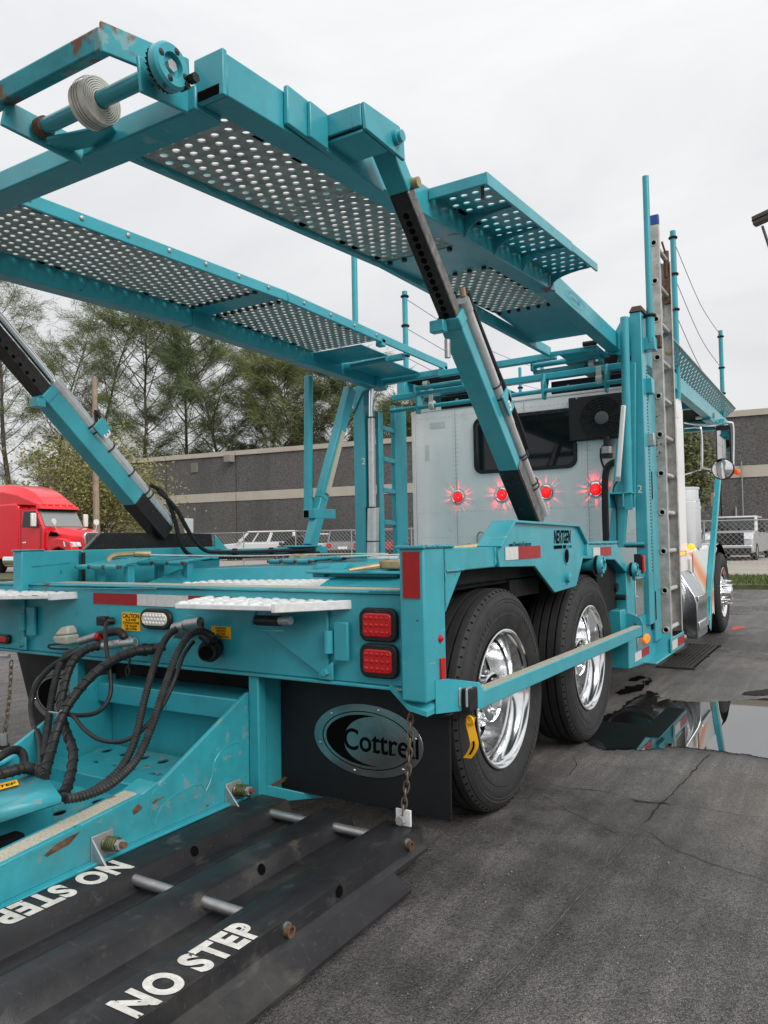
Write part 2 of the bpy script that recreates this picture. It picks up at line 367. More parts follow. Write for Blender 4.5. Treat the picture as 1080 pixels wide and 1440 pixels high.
    x = n('ShaderNodeMix'); x.data_type = 'RGBA'; x.blend_type = 'MULTIPLY'; x.inputs['Factor'].default_value = 1; l(base, x.inputs['A']); l(kk.outputs[0], x.inputs['B'])
    # chips of pale aggregate
    chip = mr(vor.outputs['Distance'], .0, .12, 1, 0); rare = mr(noise(75, 1), .62, .65, 0, 1)
    colr = mixc(math_('MULTIPLY', chip, rare), x.outputs['Result'], (.30,.29,.27,1))
    # damp: darkens and smooths
    damp = math_('MAXIMUM', math_('MULTIPLY', band((.5, 1.5), (1.25, 2.9), .75, .75), mr(noise(3, 6), .3, .6, .3, 1)), math_('MULTIPLY', band((1.2, 4.85), (2.6, 5.1), .30, .34, .14), .95))
    far = mr(noise(.6, 6), .40, .56, .25, 1)
    sep = n('ShaderNodeSeparateXYZ'); l(co, sep.inputs[0]); far = math_('MULTIPLY', far, mr(sep.outputs[1], 5.5, 8, 0, 1))
    dm = math_('MAXIMUM', damp, far)
    wet = n('ShaderNodeMix'); wet.data_type = 'RGBA'; wet.blend_type = 'MULTIPLY'; l(math_('MULTIPLY', dm, .85), wet.inputs['Factor']); l(colr, wet.inputs['A']); wet.inputs['B'].default_value = (.40,.40,.42,1)
    l(wet.outputs['Result'], b.inputs['Base Color'])
    l(mr(dm, 0, 1, .62, .22), b.inputs['Roughness']); b.inputs['Specular IOR Level'].default_value = .4
    h = math_('ADD', math_('MULTIPLY', vor.outputs['Distance'], -.5), math_('MULTIPLY', noise(260, 3), .8))
    h = math_('ADD', h, math_('MULTIPLY', vor2.outputs['Distance'], -.25))
    bp = n('ShaderNodeBump'); bp.inputs['Strength'].default_value = 1.0; bp.inputs['Distance'].default_value = .008; l(h, bp.inputs['Height']); l(bp.outputs[0], b.inputs['Normal'])
    return m
ASPH = asphalt()
g = MB(); g.add([(-500,-300,0),(500,-300,0),(500,700,0),(-500,700,0)], [(0,1,2,3)]); g.build('asphalt_ground', ASPH, kind='structure', smooth=False)
# tar-dark cracks and the sawn joint, thin sheets just above the asphalt
TAR = mat('crack_dark', (.014,.013,.013), .8, noise=(40,.6,1.6))
def crack(pts, wd, zz=.003, seed=1, name='crack', m_=None, jt=.35):
    rnd = random.Random(seed); q = [P(x, y, Z=zz) for x, y in pts]; dense = []
    for a, b_ in zip(q, q[1:]):
        k = max(2, int((b_-a).length/.05))
        for i in range(k): dense.append(a.lerp(b_, i/k))
    dense.append(q[-1]); vs = []; m = MB(); nn = len(dense)
    for i, p in enumerate(dense):
        d = (dense[min(i+1,nn-1)]-dense[max(i-1,0)]).normalized(); s_ = V((-d.y, d.x, 0)); ww = .62*wd*(.3+rnd.random()*.9)*(1 if 0 < i < nn-1 else .15)
        j = s_*rnd.gauss(0, wd*jt); vs += [p+j+s_*ww/2, p+j-s_*ww/2]
    m.add(vs, [(2*i, 2*i+1, 2*i+3, 2*i+2) for i in range(nn-1)])
    o = m.build(name, m_ or TAR, kind='structure', smooth=False); return o
JOINT = mat('joint_dirt', (.085,.08,.074), .9, noise=(30,.5,1.5))
crack([(1000,1058),(968,1092),(935,1125),(925,1135),(905,1158)], .012, seed=2, name='pavement_joint')
crack([(905,1158),(860,1210),(780,1300),(690,1395),(640,1450)], .010, seed=3, name='pavement_joint', m_=JOINT, jt=.12)
crack([(762,1100),(800,1108),(845,1112),(885,1122)], .010, seed=4)
crack([(885,1122),(912,1128),(935,1128),(952,1131)], .022, zz=.005, seed=5)
crack([(806,1062),(812,1075),(800,1090),(790,1094)], .008, seed=6)
crack([(952,1131),(1000,1138),(1050,1148),(1085,1150)], .007, seed=7)
crack([(760,1117),(800,1140),(850,1165),(868,1172)], .006, seed=8)
crack([(905,1165),(940,1190),(1000,1215),(1085,1240)], .007, seed=10)
crack([(960,918),(1010,920),(1060,925),(1110,927)], .02, seed=11)
crack([(985,865),(1040,864),(1130,866)], .03, seed=13)
# puddle: a sheet of still water in the swale
WATER = bpy.data.materials.new('water'); WATER.use_nodes = True
_b = WATER.node_tree.nodes['Principled BSDF']; _b.inputs['Base Color'].default_value = (.012,.012,.012,1); _b.inputs['Roughness'].default_value = .015; _b.inputs['IOR'].default_value = 3.1
def sheet(name, pts, mat_, zz, jit=.015, seed=3, sub=8):
    rnd = random.Random(seed); q = [P(x, y, Z=zz) for x, y in pts]; o = []
    nq = len(q)
    for i in range(nq):
        a, b_, c, d = q[i-1], q[i], q[(i+1)%nq], q[(i+2)%nq]
        for k in range(sub):
            t = k/sub; p = .5*((2*b_)+(c-a)*t+(2*a-5*b_+4*c-d)*t*t+(3*b_-a-3*c+d)*t**3)
            o.append(p + V((rnd.gauss(0,jit), rnd.gauss(0,jit), 0)))
    m = MB(); m.add(o, [tuple(range(len(o)))]); return m.build(name, mat_, kind='structure', smooth=False)
sheet('puddle', [(838,1050),(862,1054),(905,1053),(950,1050),(995,1054),(1045,1060),(1085,1067),(1170,1075),(1300,1060),(1300,990),(1180,985),(1085,982),(1040,984),(1000,987),(950,985),(915,978),(888,984),(866,1000),(838,1010),(800,1025)], WATER, .004, .011, 3, 13)
for i, pts in enumerate([[(868,972),(884,966),(900,962),(905,968),(888,974),(872,977)],[(884,955),(900,950),(906,953),(890,958)],[(905,957),(918,952),(914,960),(902,964)],[(1043,975),(1062,971),(1090,969),(1090,976),(1062,978)],[(892,981),(910,972),(925,975),(905,982)]]):
    sheet('wet_patch', pts, WATER, .004, .012, 20+i, 5)
ORPAINT = mat('orange_marking_paint', (.60,.10,.05), .8, noise=(30,.5,1.2))
sheet('orange_paint_mark', [(1030,882),(1046,880),(1044,883),(1032,886)], ORPAINT, .003, .01, 4, 4)
# loose grit on the asphalt
gv = MB(); rnd = random.Random(8); PEB = mat('grit', (.24,.22,.20), .9, noise=(90,.5,1.5))
for i in range(700):
    p = P(rnd.uniform(330, 1085), rnd.uniform(1080, 1438), Z=0)
    if p.x < 1.40 and p.y > 1.0: continue
    s_ = rnd.uniform(.0012,.0034)*(1.8 if rnd.random() < .04 else 1); c = p + V((0,0,s_*.5))
    gv.add([c+V((s_,0,0)),c+V((0,s_*rnd.uniform(.6,1.2),0)),c+V((-s_*rnd.uniform(.6,1.2),0,0)),c+V((0,-s_,0)),c+V((0,0,s_*.8)),c+V((0,0,-s_))], [(0,1,4),(1,2,4),(2,3,4),(3,0,4),(1,0,5),(2,1,5),(3,2,5),(0,3,5)])
gv.build('loose_grit', PEB, kind='stuff', smooth=False, recalc=False)
# storm drain grate: flat black sheet painting the dark of the pit, iron bars above
c00, c10, c01, c11 = (P(x, y, Z=.005) for x, y in ((926,938),(975,938),(972,907),(1002,907)))
IRON = mat('iron_grate', (.055,.052,.05), .6, .4, noise=(30,.6,1.4))
dr = thing('drain_grate', (c00+c11)/2, 'black iron storm drain grate set in the asphalt beside the truck', 'drain grate')
m = MB(); ax = V((min(c00.x,c01.x), c00.y, 0)); WX, LY = max(.3, c10.x-c00.x), c01.y-c00.y
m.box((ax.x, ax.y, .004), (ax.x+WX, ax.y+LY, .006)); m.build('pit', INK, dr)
for i in range(7):
    m = MB(); x = ax.x+.03+i*(WX-.06)/6; m.box((x-.012, ax.y, .006), (x+.012, ax.y+LY, .018)); m.build('bar', IRON, dr)
m = MB()
for y in (ax.y, ax.y+LY/2, ax.y+LY): m.box((ax.x-.02, y-.018, .006), (ax.x+WX+.02, y+.018, .0195))
m.build('frame', IRON, dr)

# ------------------------------------------------------------------ verge, fence, building
wd = P(-1757, 802, Z=-50) - CAM_POS; wd.z = 0; wd.normalize(); wd = -wd      # along the wall, towards +X
wn = V((-wd.y, wd.x, 0))                                                      # away from the camera
F0 = P(1060, 797, Z=0)
def along(px, off):
    """point of the line parallel to the wall, off metres behind the fence line, under survey column px"""
    d = CAM_AXES @ V((px-540, 720-770, -FOC)); d.z = 0
    o = F0 + wn*off - V((CAM_POS.x, CAM_POS.y, 0))
    t = o.dot(wn)/d.dot(wn); p = V((CAM_POS.x, CAM_POS.y, 0)) + d*t; p.z = 0; return p
CONC = mat('pale_concrete', (.36,.33,.29), .85, noise=(3,.8,1.12,9), bump=(60,.2,.005))
GRASSM = mat('grass', (.095,.125,.035), .8, noise=(1.5,.6,1.35,8))
SOIL = mat('verge_soil', (.085,.10,.04), .9, noise=(4,.6,1.3))
def strip(name, o0, o1, z0, z1, mt):
    a, b_ = F0 + wn*o0 - wd*120, F0 + wn*o0 + wd*60; m = MB(); v = wn*(o1-o0)
    m.prism([a+V((0,0,z0)), b_+V((0,0,z0)), b_+V((0,0,z1)), a+V((0,0,z1))], v); return m.build(name, mt, kind='structure', smooth=False)
gA = (P(1060, 829, Z=0)-F0).dot(wn); gB = (P(1060, 809, Z=.1)-F0).dot(wn)
strip('grass_verge_ground', gA, gB, -.02, .10, SOIL)
strip('concrete_apron', gB, 14, -.02, .09, CONC)
gr = MB(); rnd = random.Random(5)
for i in range(26000):
    s_ = rnd.uniform(-14, 10); o_ = rnd.uniform(gA+.05, gB-.05); p = P(1060, 820, Z=0); p = F0 + wd*s_ + wn*o_; p.z = .1
    an = rnd.uniform(0, 6.283); h = rnd.uniform(.03, .10); sd_ = V((math.cos(an), math.sin(an), 0)); ln = V((rnd.gauss(0,.03), rnd.gauss(0,.03), 0))
    gr.add([p-sd_*.012, p+sd_*.012, p+ln+V((0,0,h))], [(0,1,2)])
gr.build('grass', GRASSM, kind='stuff', smooth=False, recalc=False)

bo = 13.0                                                     # wall line behind the fence
BH = CAM_POS.z + (748-574)/FOC*(along(1045, bo)-CAM_POS).dot(CAM_AXES @ V((0,0,-1)))
BL, BR = along(64, bo), along(1210, bo)
WL = (BR-BL).length
bd = thing('warehouse', (BL+BR)/2 + wn*10, 'long dark grey exposed aggregate warehouse with a cream band and cream coping', 'building')
AGG = mat('exposed_aggregate', (.118,.114,.112), .95, 0, .2, noise=(11,.5,1.55,4), bump=(14,.5,.05), grime=[(.5,.48,.2,(.075,.073,.072),.5,(1.6,1.6,.10)), (.25,.5,.2,(.12,.115,.11),.5,None)])
BAND = mat('cream_band_paint', (.46,.42,.36), .85, noise=(.8,.88,1.05))
m = MB(); m.prism([BL+wn*.12, BR+wn*.12, BR+wn*.12+V((0,0,BH-.02)), BL+wn*.12+V((0,0,BH-.02))], wn*8); m.build('core_wall', mat('wall_core', (.06,.056,.053), .9), bd, smooth=False)
bz0 = CAM_POS.z + (750-671)/FOC*(along(1045, bo)-CAM_POS).dot(CAM_AXES @ V((0,0,-1))); bz1 = bz0 + .62
npan = max(4, round(WL/6.2)); pw = WL/npan
for i in range(npan):
    a = BL + wd*(i*pw+.03); b_ = BL + wd*((i+1)*pw-.03)
    for z0, z1, nm, mt, th in ((.09, bz0-.02, 'wall_panel', AGG, .12), (bz0, bz1, 'band', BAND, .16), (bz1+.02, BH-.34, 'wall_panel', AGG, .12), (BH-.32, BH, 'coping', BAND, .22)):
        m = MB(); m.prism([a+wn*(.12-th)+V((0,0,z0)), b_+wn*(.12-th)+V((0,0,z0)), b_+wn*(.12-th)+V((0,0,z1)), a+wn*(.12-th)+V((0,0,z1))], wn*th); m.build(nm, mt, bd, smooth=False)
# flood light and scupper on the wall
q = along(327, bo-.1); zz = CAM_POS.z + (763-645)/FOC*(q-CAM_POS).dot(CAM_AXES @ V((0,0,-1)))
m = MB(); m.box((q.x-.28, q.y-.5, zz-.2), (q.x+.28, q.y, zz+.25)); m.build('flood_light', mat('flood_housing', (.25,.23,.21), .6), bd)
q = along(274, bo-.04); zz -= .4
m = MB(); m.box((q.x-.3, q.y-.04, zz-.35), (q.x+.3, q.y+.1, zz+.35)); m.build('patch', mat('wall_patch', (.20,.18,.15), .9, noise=(4,.8,1.1)), bd)
q = along(1037, bo-.1); m = MB(); m.cyl((q.x, q.y, .1), (q.x, q.y, 2.6), .05, 8); m.build('conduit', DULLAL, bd)
q = along(1047, bo-.1); m = MB(); m.cyl((q.x, q.y, .1), (q.x, q.y, 5), .03, 8); m.build('conduit', DULLAL, bd)

FL, FR = along(150, 0), along(1150, 0); FLEN = (FR-FL).length; FH = 1.72
GALV = mat('galvanised_wire', (.36,.36,.36), .5, .6, .5)
fn_ = thing('chain_link_fence', (FL+FR)/2, 'galvanised chain link fence running along the verge in front of the warehouse', 'fence')
m = MB(); pitch = .19; k = int(FLEN/pitch)
for i in range(-10, k):
    for sg in (1, -1):
        s0 = i*pitch; s1 = s0 + FH-.14
        if sg < 0: s0, s1 = s1, s0
        a = FL + wd*s0 + V((0,0,.12)) + wn*(.004*sg); b_ = FL + wd*s1 + V((0,0,FH-.02)) + wn*(.004*sg)
        m.tube([a, b_], .0052, 3, False)
m.build('chain_link_mesh', GALV, fn_, kind='stuff', smooth=False, recalc=False)
m = MB(); m.cyl(FL+V((0,0,FH)), FR+V((0,0,FH)), .025, 8); m.build('top_rail', GALV, fn_)
for i in range(int(FLEN/3)+1):
    p = FL + wd*(i*3.0); m = MB(); m.cyl(p+V((0,0,.05)), p+V((0,0,FH+.04)), .03, 8); m.build('fence_post', GALV, fn_)

# ------------------------------------------------------------------ trees
BARK = mat('bark', (.085,.07,.058), .9, noise=(6,.6,1.4), bump=(20,.3,.02))
NEED = [mat('needles', c, .75, 0, .2, noise=(.35,.62,1.4)) for c in ((.145,.18,.075),(.175,.195,.085),(.13,.165,.075))]
LEAF = mat('shrub_leaves', (.23,.225,.085), .7, 0, .3, noise=(.6,.7,1.35)); LEAF2 = mat('young_tree_leaves', (.13,.145,.06), .7, 0, .3, noise=(.6,.7,1.3))
def pine(px, top, depth_off, label, seed, lean=.11, dens=1.0, wide=1.0):
    rnd = random.Random(seed); b0 = along(px, depth_off); dpt = (b0-CAM_POS).dot(CAM_AXES @ V((0,0,-1))); H_ = .90*(CAM_POS.z + (765-top)/FOC*dpt)
    t = thing('pine_tree', b0, label, 'tree', 'wispy pines behind the warehouse')
    tr = MB(); ln = V((rnd.gauss(0,lean), rnd.gauss(0,lean), 0)); trunkp = []
    for i in range(9):
        f = i/8; trunkp.append(b0 + V((0,0,H_*.97*f)) + ln*H_*f*f + V((rnd.gauss(0,.12), rnd.gauss(0,.12), 0)))
    tr.tube(trunkp, [max(.03, .22*(1-.93*i/8)*H_/20) for i in range(9)], 7)
    cr_ = MB(); nb = int(38*dens)
    for k in range(nb):
        f = .22 + .76*(k+rnd.random())/nb; base = trunkp[int(f*8)].lerp(trunkp[min(8,int(f*8)+1)], f*8-int(f*8))
        an = k*2.399 + rnd.gauss(0,.5); ln_ = wide*H_*(.06+.25*math.sin(math.pi*min(1,(1.02-f)*1.15+.05)))*rnd.uniform(.55,1.2)
        up = rnd.uniform(.5,1.35); dirv = V((math.cos(an), math.sin(an), up)).normalized()
        tip = base + dirv*ln_; mid = base.lerp(tip,.5) - V((0,0,.06*ln_)); br = spline([base, mid, tip], 3)
        tr.tube(br, [max(.012,.05*(1-i/len(br))+.012) for i in range(len(br))], 4, False)
        for s_ in range(rnd.randint(6,9)):
            g_ = rnd.uniform(.25,1.0); q_ = base.lerp(tip, g_); a2 = an + rnd.gauss(0,1.0); l2 = ln_*rnd.uniform(.25,.5)
            t2 = q_ + V((math.cos(a2), math.sin(a2), rnd.uniform(.1,.9))).normalized()*l2
            tr.tube([q_, t2], [.016,.008], 3, False)
            for b_ in range(int(rnd.randint(46,70)*dens)):
                c = q_.lerp(t2, rnd.random()**.7) + V((rnd.gauss(0,.22), rnd.gauss(0,.22), rnd.gauss(0,.22)))*(.6+.06*H_/3)
                L_ = rnd.uniform(.45,1.25); dd = ((t2-q_).normalized()*.8 + V((rnd.gauss(0,.38), rnd.gauss(0,.38), rnd.gauss(-.15,.42)))).normalized()
                s2 = dd.cross(V((rnd.gauss(0,1), rnd.gauss(0,1), rnd.gauss(0,1)))).normalized()*rnd.uniform(.010,.026)
                cr_.add([c-s2, c+s2, c+dd*L_+s2*.3, c+dd*L_-s2*.3], [(0,1,2,3)])
    tr.build('trunk', BARK, t); cr_.build('crown', NEED[seed % 3], t, smooth=False, recalc=False)
    return t
TREES = [(-60,350,16,'tall pine with a dark bare trunk furthest left behind the red semi truck'),(12,310,20,'tallest pine rising above the left ramp over the red semi truck'),(75,420,26,'pine with a thin crown between the red semi and the wooden pole'),
 (130,372,24,'pine standing right behind the wooden utility pole'),(205,360,22,'full crowned pine right of the wooden utility pole'),(262,395,26,'pine with a forked leaning trunk behind the middle of the ramp arm'),(318,425,22,'pine behind the left stretch of the warehouse coping'),
 (375,465,24,'mid height pine between the two thin teal poles'),(430,478,21,'rounded pine behind the thin vertical teal stake'),(472,492,24,'pine just left of the teal left mast'),(540,545,22,'short pine showing through the steps of the left mast'),(585,575,24,'lowest pine top at the left edge of the white sleeper')]
for i, (px, tp, of, lb) in enumerate(TREES): pine(px, tp, of+9, lb, 11+i, dens=1.15 if i in (4,6,7,8,9) else .95, wide=.98)
def shrub(name, px, top, off, wpx, label, seed, mt, nlf=5200, cat='shrub', base=0.0):
    rnd = random.Random(seed); b0 = along(px, off); dpt = (b0-CAM_POS).dot(CAM_AXES @ V((0,0,-1))); H_ = CAM_POS.z + (765-top)/FOC*dpt; R_ = wpx/FOC*dpt/2
    t = thing(name, b0, label, cat); st = MB(); lf = MB()
    for k in range(16):
        an = k*2.4; c = b0 + V((math.cos(an)*R_*rnd.uniform(.1,.8), math.sin(an)*R_*rnd.uniform(.1,.8), H_*rnd.uniform(max(.35,base),.95)))
        st.tube(spline([b0+V((rnd.gauss(0,.1),rnd.gauss(0,.1),.02)), b0.lerp(c,.5)+V((0,0,H_*.1)), c], 4), [.06-.004*i for i in range(9)], 5)
        for b_ in range(nlf//16):
            p = c + V((rnd.gauss(0,R_*.26), rnd.gauss(0,R_*.26), rnd.gauss(0,H_*.10)))
            if p.z < .15: continue
            d1 = V((rnd.gauss(0,1),rnd.gauss(0,1),rnd.gauss(-.3,.6))).normalized(); d2 = d1.cross(V((rnd.gauss(0,1),rnd.gauss(0,1),rnd.gauss(0,1)))).normalized()*.05; L_ = rnd.uniform(.12,.3)
            lf.add([p-d2*.2, p+d1*L_*.5+d2, p+d1*L_, p+d1*L_*.5-d2], [(0,1,2,3)])
    st.build('trunk', BARK, t); lf.build('crown', mt, t, smooth=False, recalc=False); return t
shrub('bush', 138, 622, 2, 215, 'large yellow green bush behind the red semi truck and the wooden pole', 3, LEAF, 17000, 'bush')
shrub('young_tree', 972, 604, 6, 66, 'small pale green tree in front of the warehouse beside the truck mirror', 9, LEAF2, 3600, 'tree', .5)
# wooden utility pole
pp = along(136, -3); WOOD = mat('weathered_pole', (.30,.235,.175), .85, noise=(3,.75,1.2), bump=(20,.3,.01))
dpt = (pp-CAM_POS).dot(CAM_AXES @ V((0,0,-1))); ph = CAM_POS.z + (765-526)/FOC*dpt
t = thing('utility_pole', pp, 'bare weathered wooden utility pole standing behind the red semi truck', 'utility pole')
m = MB(); m.tube([pp, pp+V((-.05,0,ph*.5)), pp+V((-.12,0,ph))], [.17,.145,.115], 12); m.build('pole', WOOD, t)
m = MB(); m.beam(pp+V((.17,-.02,.1)), pp+V((.02,-.02,ph*.72)), .035, .03); m.build('cable_guard', DULLAL, t)
m = MB(); m.cyl(pp+V((-.12,0,ph-.02)), pp+V((-.121,0,ph+.06)), .09, 10, .02); m.build('cap', WOOD, t)
# parking lot lamp, top right
lp = P(1092, 297, Y=26.0); LH = lp.z
LPOST = mat('lamp_bronze', (.085,.075,.07), .5, .3, noise=(5,.8,1.2))
t = thing('street_lamp', (lp.x, lp.y, 0), 'bronze box headed parking lot lamp on a thin pole against the sky', 'street lamp')
m = MB(); m.tube([(lp.x, lp.y, 0), (lp.x-.05, lp.y, LH-2.2)], [.10,.07], 10); m.build('pole', LPOST, t)
a = P(1090, 372, Y=26.0); b_ = P(1072, 318, Y=26.0)
m = MB(); m.tube([(lp.x-.05, lp.y, LH-2.2), a, b_], [.05,.045,.04], 8); m.build('arm', LPOST, t)
c = P(1074, 306, Y=26.0); m = MB(); m.beam(c+V((-.30,.1,-.04)), c+V((.50,-.1,.10)), .26, .30, (0.03,0,1)); m.build('lamp_head', LPOST, t, bevel=.03)
m = MB(); m.beam(c+V((-.305,.1,-.04)), c+V((.505,-.1,.10)), .31, .016, (0.03,0,1)); m.build('seam', INK, t)

# ------------------------------------------------------------------ the car hauler truck
T = thing('car_hauler_truck', (0, 6.0, 0), 'teal two deck car hauler truck with a white sleeper cab and empty perforated ramps', 'truck')
def part(m, name, mt, **k): return m.build(name, mt, T, **k)
def pbox(name, mt, lo, hi, parent=None, bevel=.006, **k):
    m = MB(); m.box(lo, hi); return m.build(name, mt, parent or T, bevel=bevel, **k)
def pbeam(name, mt, a, b, wd, h, parent=None, bevel=.006, up=(0,0,1), **k):
    m = MB(); m.beam(a, b, wd, h, up); return m.build(name, mt, parent or T, bevel=bevel, **k)
def pcyl(name, mt, a, b, r, parent=None, n=16, r2=None, **k):
    m = MB(); m.cyl(a, b, r, n, r2); return m.build(name, mt, parent or T, **k)
def pxpoly(name, mt, yz, x, th, parent=None, bevel=.005, **k):
    m = MB(); m.prism([(x, y, z) for y, z in yz], (-th, 0, 0)); return m.build(name, mt, parent or T, bevel=bevel, **k)
def tape(parent, org, xd, yd, lens, h, first='r', nm='reflective_tape'):
    """strip of alternating red and white tape; every block is a piece"""
    p = V(org); xd = V(xd).normalized(); yd = V(yd).normalized(); nr = xd.cross(yd)
    for i, l_ in enumerate(lens):
        red = (i % 2 == 0) == (first == 'r'); m = MB(); m.prism([p, p+xd*l_, p+xd*l_+yd*h, p+yd*h], nr*.0025)
        m.build(nm, REFR if red else REFW, parent, smooth=False); p = p + xd*(l_+.001)

# --- rear bumper
YB = 2.55
bump = pbox('rear_bumper', TEAL, (-1.62, YB, .665), (1.205, 2.60, 1.018), bevel=.004)
pbox('bottom_lip', TEALR, (-1.62, YB-.022, .652), (1.205, 2.75, .664), bump, .003)
pbox('top_edge', TEALR, (-1.62, YB-.012, 1.019), (1.16, 2.62, 1.030), bump, .004)
pbox('anti_slip_strip', CREAM, (-1.62, 2.625, 1.0), (1.15, 2.80, 1.027), bump, .002)
for z0, z1, a in ((.70,.80,0), (.86,.98,0)):
    m = MB(); 
    for k in range(3): m.cyl((1.2, YB-.002, z0+.02+k*.03), (1.206, YB-.002, z0+.03+k*.03), .006, 6)
    m.build('weld_bead', TEALR, bump)
pp0 = P(131,849.6,Y=YB-.004); lw = P(192.5,852,Y=YB-.004).x - pp0.x
tape(bump, (pp0.x, YB-.001, .934), (1,0,0), (0,0,1), [lw, .345, .30], .055)
# yellow caution labels
for (x0,y0,x1,y1), lines in (((171.5,861,197.5,888), ['CAUTION','BLUE WIRE','CONTINUOUS POWER','FOR TRAILER','ABS SYSTEM']), ((297,880,325,899), ['AUXILIARY','CIRCUITS','ON THIS','CONNECTION'])):
    a = P(x0,y0,Y=YB-.002); b_ = P(x1,y1,Y=YB-.002); m = MB(); m.box((a.x, YB-.003, b_.z), (b_.x, YB-.0005, a.z)); lab = m.build('caution_label', YEL, bump, smooth=False)
    m = MB(); hgt = a.z-b_.z; nl = len(lines)+(.9 if lines[0]=='CAUTION' else 0); zc = a.z; wdt = b_.x-a.x
    for i, tx in enumerate(lines):
        s_ = hgt/nl*(1.75 if tx == 'CAUTION' else .88); zc -= hgt/nl*(1.8 if tx == 'CAUTION' else .97)
        sx = min(1.0, wdt*.92/(s_*.62*len(tx))) if tx != 'CAUTION' else min(1, wdt*.9/(s_*.66*7))
        m1 = MB(); m1.text(tx, ((a.x+b_.x)/2, YB-.003, zc+hgt/nl*.10), (1,0,0), (0,0,1), s_*1.15, .0012, .02, 'CENTER', sx)
        xs = [v.x for v in m1.v]; cx_ = (min(xs)+max(xs))/2; kf = min(1.0, wdt*.90/(max(xs)-min(xs)))
        m1.v = [V(((a.x+b_.x)/2+(v.x-cx_)*kf, v.y, v.z)) for v in m1.v]; m.add(m1.v, m1.f)
    m.build('lettering', INK, bump, smooth=False)
# white reverse lamp (oval) with its black grommet
def pill(cx, cz, w_, h_, y, th, n=10):
    r = h_/2; pts = []
    for k in range(n+1): an = -math.pi/2+math.pi*k/n; pts.append((cx+w_/2-r+r*math.cos(an), y, cz+r*math.sin(an)))
    for k in range(n+1): an = math.pi/2+math.pi*k/n; pts.append((cx-w_/2+r+r*math.cos(an), y, cz+r*math.sin(an)))
    return pts, (0, -th, 0)
def rrect(cx, cz, w_, h_, r, y, n=5):
    pts = []
    for sx, sz, a0 in ((1,-1,-90),(1,1,0),(-1,1,90),(-1,-1,180)):
        for k in range(n+1): an = math.radians(a0+90*k/n); pts.append((cx+sx*(w_/2-r)+r*math.cos(an), y, cz+sz*(h_/2-r)+r*math.sin(an)))
    return pts
a = P(195,870,Y=YB); b_ = P(246,870,Y=YB); cz = P(221,870,Y=YB).z; cx = (a.x+b_.x)/2
cx += .012
rl = MB(); p_, v_ = pill(cx, cz, .212, .098, YB-.0005, .022); rl.prism(p_, v_); rl = rl.build('reverse_lamp', BLACKST, T, bevel=.008)
m = MB(); p_, v_ = pill(cx, cz, .170, .062, YB-.02, .010); m.prism(p_, v_); m.build('lens', WHITEL, rl, bevel=.004)
for i in range(7):
    for j in range(3):
        m = MB(); x = cx-.066+i*.0215+(.01 if j % 2 else 0); z = cz+(j-1)*.017; m.lathe([(0,.008),(.003,.006),(.004,.001)], (x, YB-.0302, z), (0,-1,0), 8); m.build('led', WHITEN, rl)
# red tail lamps
for z in (.9, .76):
    hz = MB(); hz.prism(rrect(1.043, z, .172, .132, .035, YB-.0005), (0,-.024,0)); hz = hz.build('tail_lamp', BLACKST, T, bevel=.007)
    m = MB(); m.prism(rrect(1.043, z, .130, .092, .018, YB-.02), (0,-.012,0)); m.build('lens', REDL, hz, bevel=.005)
    for i in range(5):
        for j in range(3):
            m = MB(); m.lathe([(0,.0085),(.003,.007),(.005,.001)], (1.043+(i-2)*.025, YB-.0322, z+(j-1)*.028), (0,-1,0), 8); m.build('led', REDL, hz)
a = P(17,899,Y=YB); hz = MB(); hz.prism(rrect(a.x-.075, a.z, .15, .05, .02, YB-.0005), (0,-.02,0)); hz = hz.build('tail_lamp', BLACKST, T, bevel=.005)
m = MB(); m.prism(rrect(a.x-.08, a.z, .12, .028, .01, YB-.018), (0,-.008,0)); m.build('lens', REDL, hz, bevel=.003)
# hinge brackets for the flip ramps, one to each side of the hoses
def hinge(dx, tri=True):
    hb = MB(); hb.prism([(.80+dx, YB-.018, .665), (.80+dx, YB-.018, .955), (.79+dx, YB-.018, .97), (.47+dx, YB-.018, .97), (.45+dx, YB-.018, .87), (.47+dx, YB-.018, .845)], (0,.017,0)) if tri else hb.box((.77+dx, YB-.018, .665), (.80+dx, YB, .97))
    hb = hb.build('hinge_plate', TEAL, T, bevel=.004)
    pcyl('hinge_barrel', TEAL, (.815+dx, YB-.035, .78), (.815+dx, YB-.035, .87), .02, hb)
    pbox('hinge_leaf', TEAL, (.838+dx, YB-.03, .75), (.905+dx, YB-.012, .905), hb, .004)
    m = MB(); m.prism([(.83+dx, YB-.03, .585+.085), (.83+dx, YB-.03, .745), (.76+dx, YB-.03, .70), (.76+dx, YB-.03, .67)], (0,.012,0)); m.build('hinge_gusset', TEAL, hb, bevel=.004)
    pcyl('bolt', TEALR, (.80+dx, YB-.05, .70), (.80+dx, YB-.03, .70), .014, hb, 6)
    pbox('ramp_support', TEAL, (.42+dx, YB-.11, .945), (.70+dx, YB-.02, .982), hb, .004)
    m = MB(); m.cyl((.50+dx, YB-.10, .905), (.64+dx, YB-.12, .91), .022, 12); m.build('spring_roller', BLACKST, hb)
    pcyl('pin', ZINC, (.63+dx, YB-.12, .91), (.70+dx, YB-.13, .915), .017, hb, 10)
    m = MB(); m.tube(spline([(.49+dx, YB-.09, .94), (.49+dx, YB-.12, .885), (.56+dx, YB-.13, .868), (.66+dx, YB-.13, .872)], 5), .006, 6); m.build('latch_rod', TEALR, hb)
hinge(0); hinge(-2.03, False)
